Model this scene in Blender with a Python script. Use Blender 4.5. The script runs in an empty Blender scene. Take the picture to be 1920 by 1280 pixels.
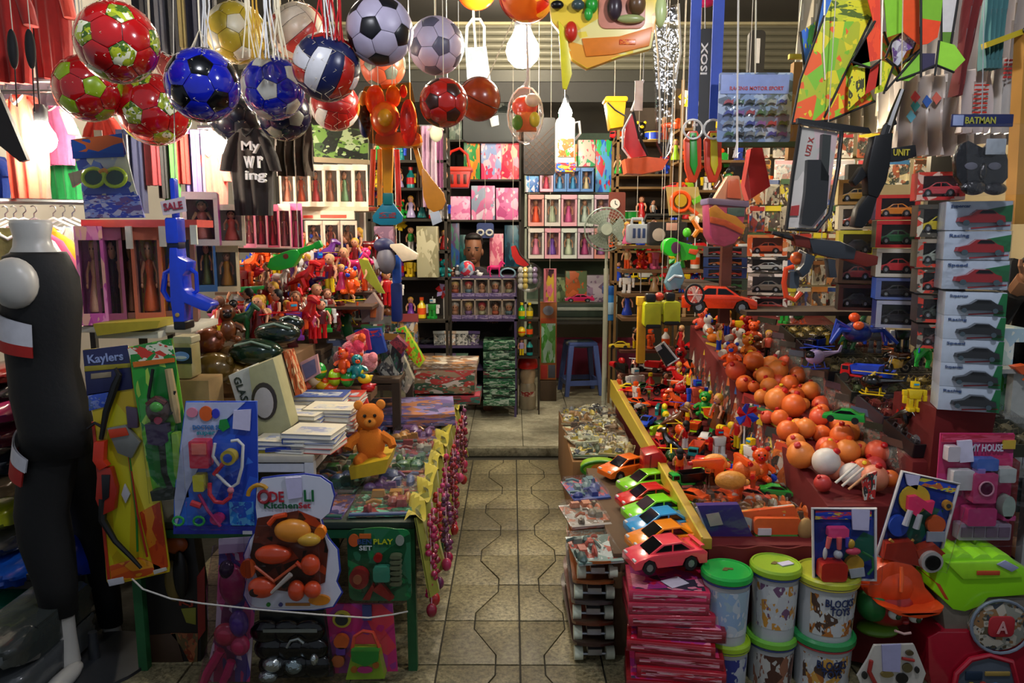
import bpy,bmesh,math,random
from mathutils import Vector,Matrix,Euler
sc=bpy.context.scene
COL=sc.collection
# ------------------------------------------------------------------ camera, world, lamps, exposure
F=1387.0
TH=math.atan(200/F)
CH=1.55
cd=bpy.data.cameras.new('camera');cam=bpy.data.objects.new('camera',cd);COL.objects.link(cam)
cd.sensor_width=36;cd.lens=F/1920*36;cd.clip_start=.05
cam.location=(0,0,CH);cam.rotation_euler=(math.pi/2-TH,0,0)
sc.camera=cam
wd=bpy.data.worlds.new('market_hall_light');sc.world=wd;wd.use_nodes=True
wd.node_tree.nodes['Background'].inputs[0].default_value=(.80,.88,1.0,1)
wd.node_tree.nodes['Background'].inputs[1].default_value=0.16
BULB=1.0
sc.view_settings.view_transform='Standard'
sc.view_settings.look='None'
sc.view_settings.gamma=1
sc.view_settings.use_curve_mapping=False
sc.view_settings.exposure=0.7
try:
    sc.cycles.max_bounces=6;sc.cycles.diffuse_bounces=3;sc.cycles.glossy_bounces=3;sc.cycles.transparent_max_bounces=12
except AttributeError:
    pass
# ------------------------------------------------------------------ helpers
R=math.radians
PI=math.pi
rnd=random.Random(7)
CT,ST=math.cos(TH),math.sin(TH)
def W(px,py,Y):
    u=(px-960)/F;v=(640-py)/F
    d=Vector((u,CT+v*ST,v*CT-ST))
    return Vector((0,0,CH))+d*(Y/d.y)
def FL(px,py,z=0.0):
    u=(px-960)/F;v=(640-py)/F
    d=Vector((u,CT+v*ST,v*CT-ST))
    return Vector((0,0,CH))+d*((z-CH)/d.z)
def mpp(Y,py=640):
    v=(640-py)/F
    return Y/(CT+v*ST)/F
def box_at(x0,y0,x1,y1,Y):
    """bottom-centre point, width, height of an upright thing seen in this pixel box at depth Y"""
    b=W((x0+x1)/2,y1,Y);t=W((x0+x1)/2,y0,Y)
    w=abs(W(x1,(y0+y1)/2,Y).x-W(x0,(y0+y1)/2,Y).x)
    return b,w,t.z-b.z
def quad(a,b,c,d,nu,nv,jit=0.0):
    """points on the surface spanned by four (px,py,Y) corners; a-b front edge, d-c rear edge"""
    A,B,C_,D=[W(*p)for p in(a,b,c,d)]
    for j in range(nv):
        for i in range(nu):
            u=(i+.5+rnd.uniform(-jit,jit))/nu;v=(j+.5+rnd.uniform(-jit,jit))/nv
            yield i,j,(A*(1-u)+B*u)*(1-v)+(D*(1-u)+C_*u)*v
ORD='first second third fourth fifth sixth seventh eighth ninth tenth eleventh twelfth thirteenth fourteenth fifteenth sixteenth seventeenth eighteenth nineteenth twentieth'.split()
ORD+=['twenty-'+o for o in ORD[:9]]+['thirtieth']+['thirty-'+o for o in ORD[:9]]
PAL=dict(red='c8161c',dkred='7c1016',orange='f0591c',ltorange='f78a2a',yellow='f0d020',lime='a8e020',green='1fa63c',dkgreen='12502a',teal='168a8c',cyan='2aa8d8',blue='1d48d0',navy='16205e',purple='6a2a94',pink='ee6aa0',hotpink='e8307e',ltpink='f4b4c8',white='e8e8e6',grey='8c8f92',dkgrey='3c3f44',black='0c0c0e',brown='6a3a1c',tan='c09a68',cream='ece0c0',skin='d99b78',mannequin='b0aca4',silver='b8bcc0',gold='d0a030',olive='6a6a2c',lav='b8a8dc',coral='fb6a52',sky='8ac4ec',maroon='5a0e1a',wood='a8763c')
def lin(h):
    h=PAL.get(h,h)
    c=[int(h[i:i+2],16)/255 for i in(0,2,4)]
    return tuple(x/12.92 if x<=.04045 else((x+.055)/1.055)**2.4 for x in c)+(1,)
MC={}
def nodes(m):
    m.use_nodes=True
    nt=m.node_tree
    return nt,nt.nodes['Principled BSDF']
def M(col,rough=.35,metal=0.,var=.25,scale=40.,coat=0.,bump=0.,sheen=0.):
    k=('M',col,rough,metal,var,scale,coat,bump,sheen)
    if k in MC:return MC[k]
    m=bpy.data.materials.new('%s_surface'%col);nt,p=nodes(m)
    L=nt.links.new
    tc=nt.nodes.new('ShaderNodeTexCoord');nz=nt.nodes.new('ShaderNodeTexNoise')
    nz.inputs['Scale'].default_value=scale;nz.inputs['Detail'].default_value=3
    L(tc.outputs['Object'],nz.inputs['Vector'])
    mx=nt.nodes.new('ShaderNodeMix');mx.data_type='RGBA'
    c=lin(col)
    mx.inputs[6].default_value=c
    mx.inputs[7].default_value=tuple(x*(1-var)for x in c[:3])+(1,)
    L(nz.outputs[0],mx.inputs[0]);L(mx.outputs[2],p.inputs['Base Color'])
    p.inputs['Roughness'].default_value=rough;p.inputs['Metallic'].default_value=metal
    p.inputs['Coat Weight'].default_value=coat
    if sheen:p.inputs['Sheen Weight'].default_value=sheen
    if bump:
        b=nt.nodes.new('ShaderNodeBump');b.inputs['Strength'].default_value=bump;b.inputs['Distance'].default_value=.01
        L(nz.outputs[0],b.inputs['Height']);L(b.outputs[0],p.inputs['Normal'])
    MC[k]=m;return m
def PR(*cols,scale=6.,rough=.3,fine=.35,sq=1.0,seed=0):
    """printed paper or card: patches of flat ink, different on each thing"""
    k=('P',cols,scale,rough,fine,sq,seed)
    if k in MC:return MC[k]
    m=bpy.data.materials.new('printed_%s'%'_'.join(cols[:2]));nt,p=nodes(m);L=nt.links.new
    tc=nt.nodes.new('ShaderNodeTexCoord');oi=nt.nodes.new('ShaderNodeObjectInfo')
    mp=nt.nodes.new('ShaderNodeMapping');mp.inputs['Scale'].default_value=(scale,scale,scale*sq)
    cb=nt.nodes.new('ShaderNodeCombineXYZ');ml=nt.nodes.new('ShaderNodeMath');ml.operation='MULTIPLY';ml.inputs[1].default_value=37.
    L(oi.outputs['Random'],ml.inputs[0])
    for i in range(3):L(ml.outputs[0],cb.inputs[i])
    L(tc.outputs['Generated'],mp.inputs['Vector']);L(cb.outputs[0],mp.inputs['Location'])
    vo=nt.nodes.new('ShaderNodeTexVoronoi');vo.inputs['Scale'].default_value=1.
    L(mp.outputs[0],vo.inputs['Vector'])
    sp=nt.nodes.new('ShaderNodeSeparateColor');L(vo.outputs['Color'],sp.inputs[0])
    def ramp(cs):
        r=nt.nodes.new('ShaderNodeValToRGB');r.color_ramp.interpolation='CONSTANT'
        while len(r.color_ramp.elements)<len(cs):r.color_ramp.elements.new(1.)
        for i,c in enumerate(cs):
            r.color_ramp.elements[i].position=i/len(cs);r.color_ramp.elements[i].color=lin(c)
        return r
    r1=ramp(cols);L(sp.outputs[0],r1.inputs[0])
    vo2=nt.nodes.new('ShaderNodeTexVoronoi');vo2.inputs['Scale'].default_value=3.7;L(mp.outputs[0],vo2.inputs['Vector'])
    sp2=nt.nodes.new('ShaderNodeSeparateColor');L(vo2.outputs['Color'],sp2.inputs[0])
    r2=ramp(tuple(reversed(cols)));L(sp2.outputs[1],r2.inputs[0])
    gt=nt.nodes.new('ShaderNodeMath');gt.operation='LESS_THAN';gt.inputs[1].default_value=fine*.5;L(sp2.outputs[2],gt.inputs[0])
    mx=nt.nodes.new('ShaderNodeMix');mx.data_type='RGBA'
    L(gt.outputs[0],mx.inputs[0]);L(r1.outputs[0],mx.inputs[6]);L(r2.outputs[0],mx.inputs[7]);L(mx.outputs[2],p.inputs['Base Color'])
    p.inputs['Roughness'].default_value=rough
    MC[k]=m;return m
def FILM(col='ffffff',amt=.16,rough=.12):
    k=('F',col,amt,rough)
    if k in MC:return MC[k]
    m=bpy.data.materials.new('clear_plastic');m.use_nodes=True;nt=m.node_tree;nt.nodes.clear();L=nt.links.new
    o=nt.nodes.new('ShaderNodeOutputMaterial');t=nt.nodes.new('ShaderNodeBsdfTransparent');g=nt.nodes.new('ShaderNodeBsdfGlossy')
    g.inputs['Roughness'].default_value=rough;t.inputs[0].default_value=lin(col)
    tc=nt.nodes.new('ShaderNodeTexCoord');nz=nt.nodes.new('ShaderNodeTexNoise');nz.inputs['Scale'].default_value=22;nz.inputs['Detail'].default_value=2
    L(tc.outputs['Object'],nz.inputs['Vector'])
    bp=nt.nodes.new('ShaderNodeBump');bp.inputs['Strength'].default_value=.6;bp.inputs['Distance'].default_value=.012
    L(nz.outputs[0],bp.inputs['Height']);L(bp.outputs[0],g.inputs['Normal'])
    fr=nt.nodes.new('ShaderNodeFresnel');fr.inputs[0].default_value=1.4;L(bp.outputs[0],fr.inputs['Normal'])
    ad=nt.nodes.new('ShaderNodeMath');ad.operation='MULTIPLY_ADD';ad.inputs[1].default_value=.38;ad.inputs[2].default_value=amt*.05;ad.use_clamp=True
    L(fr.outputs[0],ad.inputs[0])
    mx=nt.nodes.new('ShaderNodeMixShader');L(ad.outputs[0],mx.inputs[0]);L(t.outputs[0],mx.inputs[1]);L(g.outputs[0],mx.inputs[2]);L(mx.outputs[0],o.inputs[0])
    MC[k]=m;return m
def EMIT(col,s):
    k=('E',col,s)
    if k in MC:return MC[k]
    m=bpy.data.materials.new('glowing_glass');nt,p=nodes(m)
    p.inputs['Base Color'].default_value=lin(col);p.inputs['Emission Color'].default_value=lin(col);p.inputs['Emission Strength'].default_value=s
    MC[k]=m;return m
def rotm(rx=0,ry=0,rz=0,loc=(0,0,0),s=1.):
    return Matrix.Translation(loc)@Euler((rx,ry,rz)).to_matrix().to_4x4()@Matrix.Scale(s,4)
class MB:
    def __init__(s):s.v=[];s.f=[]
    def add(s,vs,fs,mt=None):
        b=len(s.v)
        s.v+=[tuple(mt@Vector(v))for v in vs]if mt else[tuple(v)for v in vs]
        s.f+=[tuple(b+i for i in f)for f in fs];return s
    def box(s,c,d,mt=None,tx=1.,ty=1.):
        x,y,z=[k/2 for k in d];V=[]
        for sz in(-1,1):
            a,b=(1,1)if sz<0 else(tx,ty)
            V+=[(c[0]-x*a,c[1]-y*b,c[2]+sz*z),(c[0]+x*a,c[1]-y*b,c[2]+sz*z),(c[0]+x*a,c[1]+y*b,c[2]+sz*z),(c[0]-x*a,c[1]+y*b,c[2]+sz*z)]
        return s.add(V,[(3,2,1,0),(4,5,6,7),(0,1,5,4),(1,2,6,5),(2,3,7,6),(3,0,4,7)],mt)
    def cyl(s,p0,p1,r0,r1=None,n=12,mt=None):
        r1=r0 if r1 is None else r1
        p0,p1=Vector(p0),Vector(p1);d=(p1-p0).normalized()
        a=d.orthogonal().normalized();b=d.cross(a);V=[]
        for p,r in((p0,r0),(p1,r1)):
            for i in range(n):
                t=2*PI*i/n;V.append(p+a*(r*math.cos(t))+b*(r*math.sin(t)))
        fs=[(i,(i+1)%n,n+(i+1)%n,n+i)for i in range(n)]+[tuple(range(n-1,-1,-1)),tuple(range(n,2*n))]
        return s.add(V,fs,mt)
    def lathe(s,prof,n=16,mt=None):
        V=[(r*math.cos(2*PI*i/n),r*math.sin(2*PI*i/n),z)for r,z in prof for i in range(n)];fs=[]
        for j in range(len(prof)-1):
            for i in range(n):
                k=(i+1)%n;fs.append((j*n+i,j*n+k,(j+1)*n+k,(j+1)*n+i))
        fs.append(tuple(range(n-1,-1,-1)));fs.append(tuple(range((len(prof)-1)*n,len(prof)*n)))
        return s.add(V,fs,mt)
    def ball(s,c,r,n=12,m=7,mt=None):
        r=(r,r,r)if not hasattr(r,'__len__')else r
        V=[(c[0],c[1],c[2]-r[2])];fs=[]
        for j in range(1,m):
            p=-PI/2+PI*j/m
            for i in range(n):
                t=2*PI*i/n;V.append((c[0]+r[0]*math.cos(p)*math.cos(t),c[1]+r[1]*math.cos(p)*math.sin(t),c[2]+r[2]*math.sin(p)))
        V.append((c[0],c[1],c[2]+r[2]));e=len(V)-1
        for i in range(n):
            k=(i+1)%n
            fs.append((0,1+k,1+i));fs.append((e,e-n+i,e-n+k))
            for j in range(m-2):fs.append((1+j*n+i,1+j*n+k,1+(j+1)*n+k,1+(j+1)*n+i))
        return s.add(V,fs,mt)
    def prism(s,poly,y0,y1,mt=None,cr=1.):
        """outline in x,z drawn out from y0 (front, shrunk by cr about its middle) to y1"""
        n=len(poly);cx=sum(p[0]for p in poly)/n;cz=sum(p[1]for p in poly)/n
        V=[(cx+(x-cx)*cr,y0,cz+(z-cz)*cr)for x,z in poly]+[(x,y1,z)for x,z in poly]
        return s.add(V,[tuple(range(n)),tuple(range(2*n-1,n-1,-1))]+[(i,n+i,n+(i+1)%n,(i+1)%n)for i in range(n)],mt)
    def tube(s,pts,r,n=6,closed=False,mt=None):
        pts=[Vector(p)for p in pts];m=len(pts);V=[];up=None
        for i,p in enumerate(pts):
            a=pts[(i-1)%m]if(closed or i)else p;b=pts[(i+1)%m]if(closed or i<m-1)else p
            d=(b-a).normalized()if(b-a).length>1e-9 else Vector((0,0,1))
            if up is None:up=d.orthogonal().normalized()
            up=(up-d*up.dot(d));up=up.normalized()if up.length>1e-6 else d.orthogonal().normalized()
            q=d.cross(up);rr=r[i]if hasattr(r,'__len__')else r
            V+=[p+up*(rr*math.cos(2*PI*k/n))+q*(rr*math.sin(2*PI*k/n))for k in range(n)]
        fs=[]
        for j in range(m if closed else m-1):
            for k in range(n):
                a,b=j*n,((j+1)%m)*n;fs.append((a+k,a+(k+1)%n,b+(k+1)%n,b+k))
        if not closed:fs+=[tuple(range(n-1,-1,-1)),tuple(range((m-1)*n,m*n))]
        return s.add(V,fs,mt)
    def loft(s,rings,n=14,mt=None):
        """rings of (centre, rx, ry) stacked roughly along z"""
        V=[];m=len(rings)
        for c,rx,ry in rings:
            V+=[(c[0]+rx*math.cos(2*PI*k/n),c[1]+ry*math.sin(2*PI*k/n),c[2])for k in range(n)]
        fs=[(j*n+k,j*n+(k+1)%n,(j+1)*n+(k+1)%n,(j+1)*n+k)for j in range(m-1)for k in range(n)]
        fs+=[tuple(range(n-1,-1,-1)),tuple(range((m-1)*n,m*n))]
        return s.add(V,fs,mt)
    def grid(s,fn,nu,nv,th=0.):
        """surface fn(u,v); th>0 gives it a back face at that depth along y"""
        V=[fn(i/nu,j/nv)for j in range(nv+1)for i in range(nu+1)];w=nu+1
        fs=[(j*w+i,j*w+i+1,(j+1)*w+i+1,(j+1)*w+i)for j in range(nv)for i in range(nu)]
        if th:
            k=len(V);V=V+[(x,y+th,z)for x,y,z in V]
            fs=fs+[tuple(k+i for i in reversed(f))for f in fs]
            rim=[i for i in range(w)]+[j*w+nu for j in range(1,nv+1)]+[nv*w+i for i in range(nu-1,-1,-1)]+[j*w for j in range(nv-1,0,-1)]
            fs+=[(rim[(i+1)%len(rim)],rim[i],k+rim[i],k+rim[(i+1)%len(rim)])for i in range(len(rim))]
        return s.add(V,fs)
    def mesh(s,name,bevel=0.,ang=38.):
        me=bpy.data.meshes.new(name);bm=bmesh.new()
        vs=[bm.verts.new(v)for v in s.v]
        for f in s.f:
            try:bm.faces.new([vs[i]for i in f])
            except ValueError:pass
        bmesh.ops.recalc_face_normals(bm,faces=bm.faces)
        if bevel:
            ed=[e for e in bm.edges if len(e.link_faces)==2 and e.calc_face_angle()>.5]
            bmesh.ops.bevel(bm,geom=ed,offset=bevel,segments=2,profile=.6,affect='EDGES',clamp_overlap=True)
        for f in bm.faces:f.smooth=True
        bm.to_mesh(me);bm.free();me.set_sharp_from_angle(angle=R(ang));me.materials.append(None)
        return me
def put(name,me,mat,parent=None,loc=None,rot=None,scl=None):
    if isinstance(me,MB):me=me.mesh(name)
    o=bpy.data.objects.new(name,me);COL.objects.link(o)
    o.material_slots[0].link='OBJECT';o.material_slots[0].material=mat
    if parent:o.parent=parent
    if loc is not None:o.location=loc
    if rot is not None:o.rotation_euler=rot
    if scl is not None:o.scale=scl
    return o
def tag(o,label,cat,group=None,kind=None):
    o['label']=label;o['category']=cat
    if group:o['group']=group
    if kind:o['kind']=kind
    return o
def struct(name,me,mat,loc=None,rot=None,label=None):
    o=put(name,me,mat,None,loc,rot);o['kind']='structure'
    if label:o['label']=label
    return o
class Kit:
    def __init__(s):s.p=[]
    def add(s,name,mb,mat,parent=None,loc=None,rot=None,bevel=0.,ang=38.):
        me=mb.mesh(name,bevel,ang)if isinstance(mb,MB)else mb
        s.p.append((name,me,mat,parent,loc,rot));return len(s.p)-1
def inst(kit,name,label,cat,loc,rot=(0,0,0),scl=1.,mats=None,group=None,skip=()):
    mats=mats or{}
    scl=(scl,)*3 if not hasattr(scl,'__len__')else scl
    def mt(k):
        if isinstance(k,str):return mats.get(k)or M(k)
        return k
    if len(kit.p)==1:
        n,me,m,_,l,r=kit.p[0]
        o=put(name,me,mt(m),None,loc,rot,scl);tag(o,label,cat,group);return o
    e=bpy.data.objects.new(name,None);COL.objects.link(e);e.empty_display_size=.05
    e.location=loc;e.rotation_euler=rot;e.scale=scl;tag(e,label,cat,group)
    made=[]
    for n,me,m,par,l,r in kit.p:
        if n in skip:made.append(None);continue
        o=put(n,me,mt(m),made[par]if par is not None and made[par]else e,l,r);made.append(o)
    return e
TXT={}
def text_mb(s,w,h,ext=.0012,bold=False):
    """lettering as geometry, fitted to w x h, centred, facing -y"""
    cu=bpy.data.curves.new('lettering','FONT');cu.body=s;cu.size=1;cu.extrude=.02;cu.resolution_u=2
    if bold:cu.offset=.02
    ob=bpy.data.objects.new('lettering',cu);me=bpy.data.meshes.new_from_object(ob)
    b=MB();V=[v.co.copy()for v in me.vertices];fs=[tuple(p.vertices)for p in me.polygons]
    bpy.data.objects.remove(ob);bpy.data.curves.remove(cu);bpy.data.meshes.remove(me)
    x0,x1=min(v.x for v in V),max(v.x for v in V);y0,y1=min(v.y for v in V),max(v.y for v in V)
    sx,sy=w/(x1-x0),h/(y1-y0)
    b.add([((v.x-(x0+x1)/2)*sx,-v.z/.02*ext,(v.y-(y0+y1)/2)*sy)for v in V],fs)
    return b
def rect(w,h,r=0.,n=4,z0=0.):
    """rounded rectangle outline, bottom edge at z0, centred in x"""
    if r<=0:return[(-w/2,z0),(w/2,z0),(w/2,z0+h),(-w/2,z0+h)]
    P=[]
    for cx,cz,a in((w/2-r,z0+r,-90),(w/2-r,z0+h-r,0),(-w/2+r,z0+h-r,90),(-w/2+r,z0+r,180)):
        for i in range(n+1):
            t=R(a+90*i/n);P.append((cx+r*math.cos(t),cz+r*math.sin(t)))
    return P
def disc(r,n=16,cx=0.,cz=0.,rz=None):
    rz=r if rz is None else rz
    return[(cx+r*math.cos(2*PI*i/n),cz+rz*math.sin(2*PI*i/n))for i in range(n)]
def ring_pts(r,n=20,c=(0,0,0),ax='y',rz=None):
    rz=r if rz is None else rz
    o=[]
    for i in range(n):
        a,b=r*math.cos(2*PI*i/n),rz*math.sin(2*PI*i/n)
        o.append((c[0]+a,c[1],c[2]+b)if ax=='y' else(c[0]+a,c[1]+b,c[2])if ax=='z' else(c[0],c[1]+a,c[2]+b))
    return o
GLASS_DK=M('0c0e12',.08,0,.1)
RUB=M('101012',.6)
# ------------------------------------------------------------------ kits: one of each kind of toy
def k_car():
    k=Kit();b=MB()
    b.prism([(-.5,.07),(-.5,.15),(-.46,.175),(-.24,.225),(.2,.235),(.44,.235),(.5,.2),(.5,.07),(.39,.07),(.35,.15),(.27,.18),(.19,.15),(.15,.07),(-.19,.07),(-.23,.15),(-.31,.18),(-.37,.15),(-.41,.07)],-.21,.21)
    b.prism([(-.28,.215),(-.1,.325),(.16,.335),(.36,.23)],-.16,.16,cr=1.)
    b.box((.44,0,.275),(.06,.36,.015));b.box((.44,-.13,.25),(.03,.02,.05));b.box((.44,.13,.25),(.03,.02,.05))
    k.add('body',b,'body',bevel=.012)
    w=MB();w.prism([(-.2,.238),(-.085,.308),(.02,.312),(.02,.238)],-.166,.166);w.prism([(.045,.238),(.045,.312),(.15,.315),(.27,.238)],-.166,.166)
    k.add('side_window',w,GLASS_DK)
    w=MB();w.add([(-.285,-.14,.222),(-.285,.14,.222),(-.108,.135,.329),(-.108,-.135,.329),(-.27,-.14,.217),(-.27,.14,.217),(-.1,.135,.318),(-.1,-.135,.318)],[(0,1,2,3),(7,6,5,4),(0,4,5,1),(1,5,6,2),(2,6,7,3),(3,7,4,0)])
    k.add('windshield',w,GLASS_DK)
    wh=MB();wh.cyl((0,-.03,0),(0,.03,0),.085,n=12);wm=wh.mesh('wheel')
    hb=MB();hb.cyl((0,-.035,0),(0,.035,0),.045,n=8);hm=hb.mesh('hub')
    for x in(-.3,.27):
        for y in(-.185,.185):
            i=k.add('wheel',wm,RUB,loc=(x,y,.085));k.add('hub',hm,M('silver',.3,.8),i)
    h=MB();h.box((-.48,-.14,.16),(.03,.08,.03));h.box((-.48,.14,.16),(.03,.08,.03))
    k.add('headlight',h,M('white',.15))
    return k
def k_car_small():
    k=Kit();b=MB()
    b.prism([(-.5,.07),(-.5,.15),(-.24,.225),(.2,.235),(.47,.235),(.5,.07)],-.2,.2)
    b.prism([(-.28,.215),(-.1,.325),(.16,.335),(.36,.23)],-.155,.155)
    k.add('body',b,'body',bevel=.012)
    w=MB();w.prism([(-.23,.235),(-.09,.31),(.15,.315),(.29,.235)],-.163,.163);w.prism([(-.275,.228),(-.1,.332),(-.08,.32),(-.25,.228)],-.13,.13)
    k.add('window',w,GLASS_DK)
    wh=MB();wh.cyl((0,-.03,0),(0,.03,0),.09,n=10);wm=wh.mesh('wheel')
    for x in(-.3,.27):
        for y in(-.18,.18):k.add('wheel',wm,RUB,loc=(x,y,.09))
    return k
def k_truck():
    k=Kit();b=MB();b.box((.06,0,.16),(.88,.3,.06));b.box((-.33,0,.3),(.26,.32,.26),tx=.8);k.add('cab',b,'body',bevel=.02)
    b=MB();b.add([(-.16,-.17,.22),(.44,-.17,.22),(.44,.17,.22),(-.16,.17,.22),(-.2,-.21,.44),(.52,-.21,.48),(.52,.21,.48),(-.2,.21,.44),(-.12,-.14,.28),(.4,-.14,.28),(.4,.14,.28),(-.12,.14,.28),(-.17,-.18,.44),(.48,-.18,.48),(.48,.18,.48),(-.17,.18,.44)],
[(0,1,2,3),(0,4,5,1),(1,5,6,2),(2,6,7,3),(3,7,4,0),(8,9,10,11),(8,12,13,9),(9,13,14,10),(10,14,15,11),(11,15,12,8),(4,12,13,5),(5,13,14,6),(6,14,15,7),(7,15,12,4)]);k.add('bed',b,'trim')
    w=MB();w.box((-.44,0,.35),(.03,.26,.1));w.box((-.33,0,.35),(.16,.33,.1));k.add('window',w,GLASS_DK)
    wh=MB();wh.cyl((0,-.05,0),(0,.05,0),.115,n=12);wm=wh.mesh('wheel')
    for x in(-.32,.3):
        for y in(-.17,.17):k.add('wheel',wm,RUB,loc=(x,y,.115))
    return k
def k_bike():
    k=Kit();w=MB();w.tube(ring_pts(.16,14),.045,6,True);w.cyl((0,-.03,0),(0,.03,0),.06,n=8);wm=w.mesh('wheel')
    k.add('wheel',wm,RUB,loc=(-.32,0,.2));k.add('wheel',wm,RUB,loc=(.32,0,.2))
    b=MB();b.prism([(-.3,.36),(-.12,.5),(.05,.46),(.1,.4),(.42,.5),(.44,.54),(.2,.44),(.16,.2),(-.12,.18),(-.16,.34)],-.07,.07);k.add('body',b,'body',bevel=.02)
    b=MB();b.cyl((-.32,.06,.2),(-.18,.06,.56),.018,n=6);b.cyl((-.32,-.06,.2),(-.18,-.06,.56),.018,n=6);b.cyl((-.17,-.2,.58),(-.17,.2,.58),.022,n=6);b.cyl((.02,.05,.2),(.32,.05,.2),.03,n=6);k.add('handlebar',b,M('silver',.25,.8))
    b=MB();b.ball((.18,0,.5),(.18,.07,.04),8,5);k.add('seat',b,RUB)
    return k
def k_figure(dress=True):
    """standing doll, 1 tall"""
    k=Kit()
    if dress:
        b=MB();b.loft([((0,0,.06),.2,.16),((0,0,.1),.22,.17),((0,0,.3),.16,.12),((0,0,.5),.09,.07),((0,0,.62),.12,.08),((0,0,.7),.1,.06),((0,0,.73),.03,.03)],12);k.add('dress',b,'body')
    else:
        b=MB();b.loft([((-.07,0,.02),.06,.07),((-.07,0,.2),.055,.055),((-.06,0,.42),.075,.07)],8);b.loft([((.07,0,.02),.06,.07),((.07,0,.2),.055,.055),((.06,0,.42),.075,.07)],8);k.add('trousers',b,'trim')
        b=MB();b.loft([((0,0,.38),.14,.08),((0,0,.52),.12,.08),((0,0,.66),.16,.09),((0,0,.72),.1,.06),((0,0,.74),.03,.03)],12);k.add('top',b,'body')
    b=MB()
    for s in(-1,1):b=MB();b.tube([(s*.12,0,.69),(s*.2,-.03,.55),(s*.19,-.09,.42)],[.045,.035,.03],6);b.ball((s*.19,-.1,.39),.035,6,5);k.add('arm',b,'arm')
    b=MB();b.ball((0,0,.85),(.115,.11,.13),12,8);b.cyl((0,0,.7),(0,0,.78),.04,n=8);b.ball((0,-.115,.84),.018,6,4);h=k.add('head',b,M('skin',.5))
    b=MB();b.ball((0,.03,.88),(.135,.12,.125),12,7);b.ball((0,.08,.74),(.11,.06,.14),8,6);k.add('hair',b,'hair')
    e=MB();e.ball((-.045,-.1,.865),.016,6,4);e.ball((.045,-.1,.865),.016,6,4);k.add('eyes',e,M('black',.2),h)
    return k
def k_horse():
    k=Kit();b=MB()
    b.loft([((0,0,0),.01,.01)],3)if 0 else None
    b.tube([(-.34,0,.62),(-.2,0,.6),(.05,0,.58),(.26,0,.62),(.34,0,.6)],[.1,.15,.135,.15,.08],10)
    b.tube([(.26,0,.64),(.38,0,.8),(.43,0,.92)],[.12,.08,.07],8);b.tube([(.4,0,.94),(.52,0,.86),(.6,0,.8)],[.075,.06,.045],8)
    for x,kx in((-.28,-.06),(.24,.02)):
        for y in(-.08,.08):b.tube([(x,y,.58),(x+kx,y,.3),(x+kx*.3,y,.04),(x+.03,y,0)],[.085,.045,.035,.05],7)
    b.cyl((.42,-.04,.97),(.41,-.05,1.05),.025,.005,5);b.cyl((.42,.04,.97),(.41,.05,1.05),.025,.005,5)
    k.add('body',b,'body')
    b=MB();b.tube([(.4,0,1.0),(.34,0,.92),(.24,0,.78)],[.03,.05,.03],6);k.add('mane',b,'trim')
    b=MB();b.tube([(-.36,0,.66),(-.46,0,.6),(-.48,0,.4),(-.45,0,.25)],[.03,.05,.05,.015],6);k.add('tail',b,'trim')
    return k
RIFLE=[(-.5,.02),(-.5,.05),(-.3,.055),(-.3,.085),(-.27,.085),(-.265,.06),(-.08,.065),(-.06,.1),(.1,.1),(.13,.07),(.22,.07),(.5,.03),(.5,-.09),(.42,-.1),(.2,-.01),(.14,-.02),(.19,-.15),(.13,-.16),(.08,-.02),(-.02,-.02),(-.03,-.02),(-.28,-.02),(-.3,.015)]
def k_rifle():
    """toy assault rifle, 1 long, muzzle at -x"""
    k=Kit();b=MB();b.prism(RIFLE,-.028,.028);k.add('body',b,'body',bevel=.006)
    b=MB();b.prism([(-.07,-.02),(.02,-.02),(0,-.12),(-.06,-.2),(-.14,-.22),(-.1,-.12)],-.02,.02);k.add('magazine',b,'trim',bevel=.006)
    b=MB();b.cyl((-.06,0,.125),(.1,0,.125),.022,n=8);b.box((-.02,0,.105),(.02,.02,.03));b.box((.06,0,.105),(.02,.02,.03));k.add('scope',b,'body')
    b=MB();b.cyl((-.54,0,.035),(-.49,0,.035),.02,n=8);k.add('muzzle',b,'muzzle')
    return k
def k_pistol():
    k=Kit();b=MB();b.prism([(-.5,.1),(-.5,.28),(.35,.3),(.42,.22),(.36,.1),(.46,-.32),(.22,-.36),(.12,.02),(-.1,.05),(-.12,.1)],-.07,.07);k.add('body',b,'body',bevel=.02)
    b=MB();b.tube([(.1,0,.04),(.02,0,-.1),(-.1,0,-.08),(-.12,0,.08)],.018,6);k.add('trigger_guard',b,'body')
    b=MB();b.cyl((-.6,0,.2),(-.48,0,.2),.06,n=8);k.add('muzzle',b,'trim')
    return k
def k_plush():
    k=Kit();b=MB();b.ball((0,0,.3),(.24,.2,.28),12,8)
    for s in(-1,1):
        b.tube([(s*.18,0,.42),(s*.33,-.08,.34),(s*.36,-.14,.26)],[.09,.08,.07],7);b.tube([(s*.12,-.05,.1),(s*.2,-.24,.08)],[.1,.09],8);b.ball((s*.2,-.26,.09),.09,8,5)
    k.add('body',b,'body')
    b=MB();b.ball((0,-.02,.72),(.23,.2,.21),12,8);h=k.add('head',b,'body')
    for s in(-1,1):b=MB();b.ball((s*.18,0,.9),(.08,.05,.08),8,6);k.add('ear',b,'trim',h)
    b=MB();b.ball((0,-.2,.67),(.1,.06,.08),8,6);k.add('muzzle',b,'trim',h)
    b=MB();b.ball((-.08,-.2,.77),.03,6,4);b.ball((.08,-.2,.77),.03,6,4);b.ball((0,-.26,.7),.025,6,4);k.add('eyes',b,M('black',.2),h)
    return k
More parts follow.
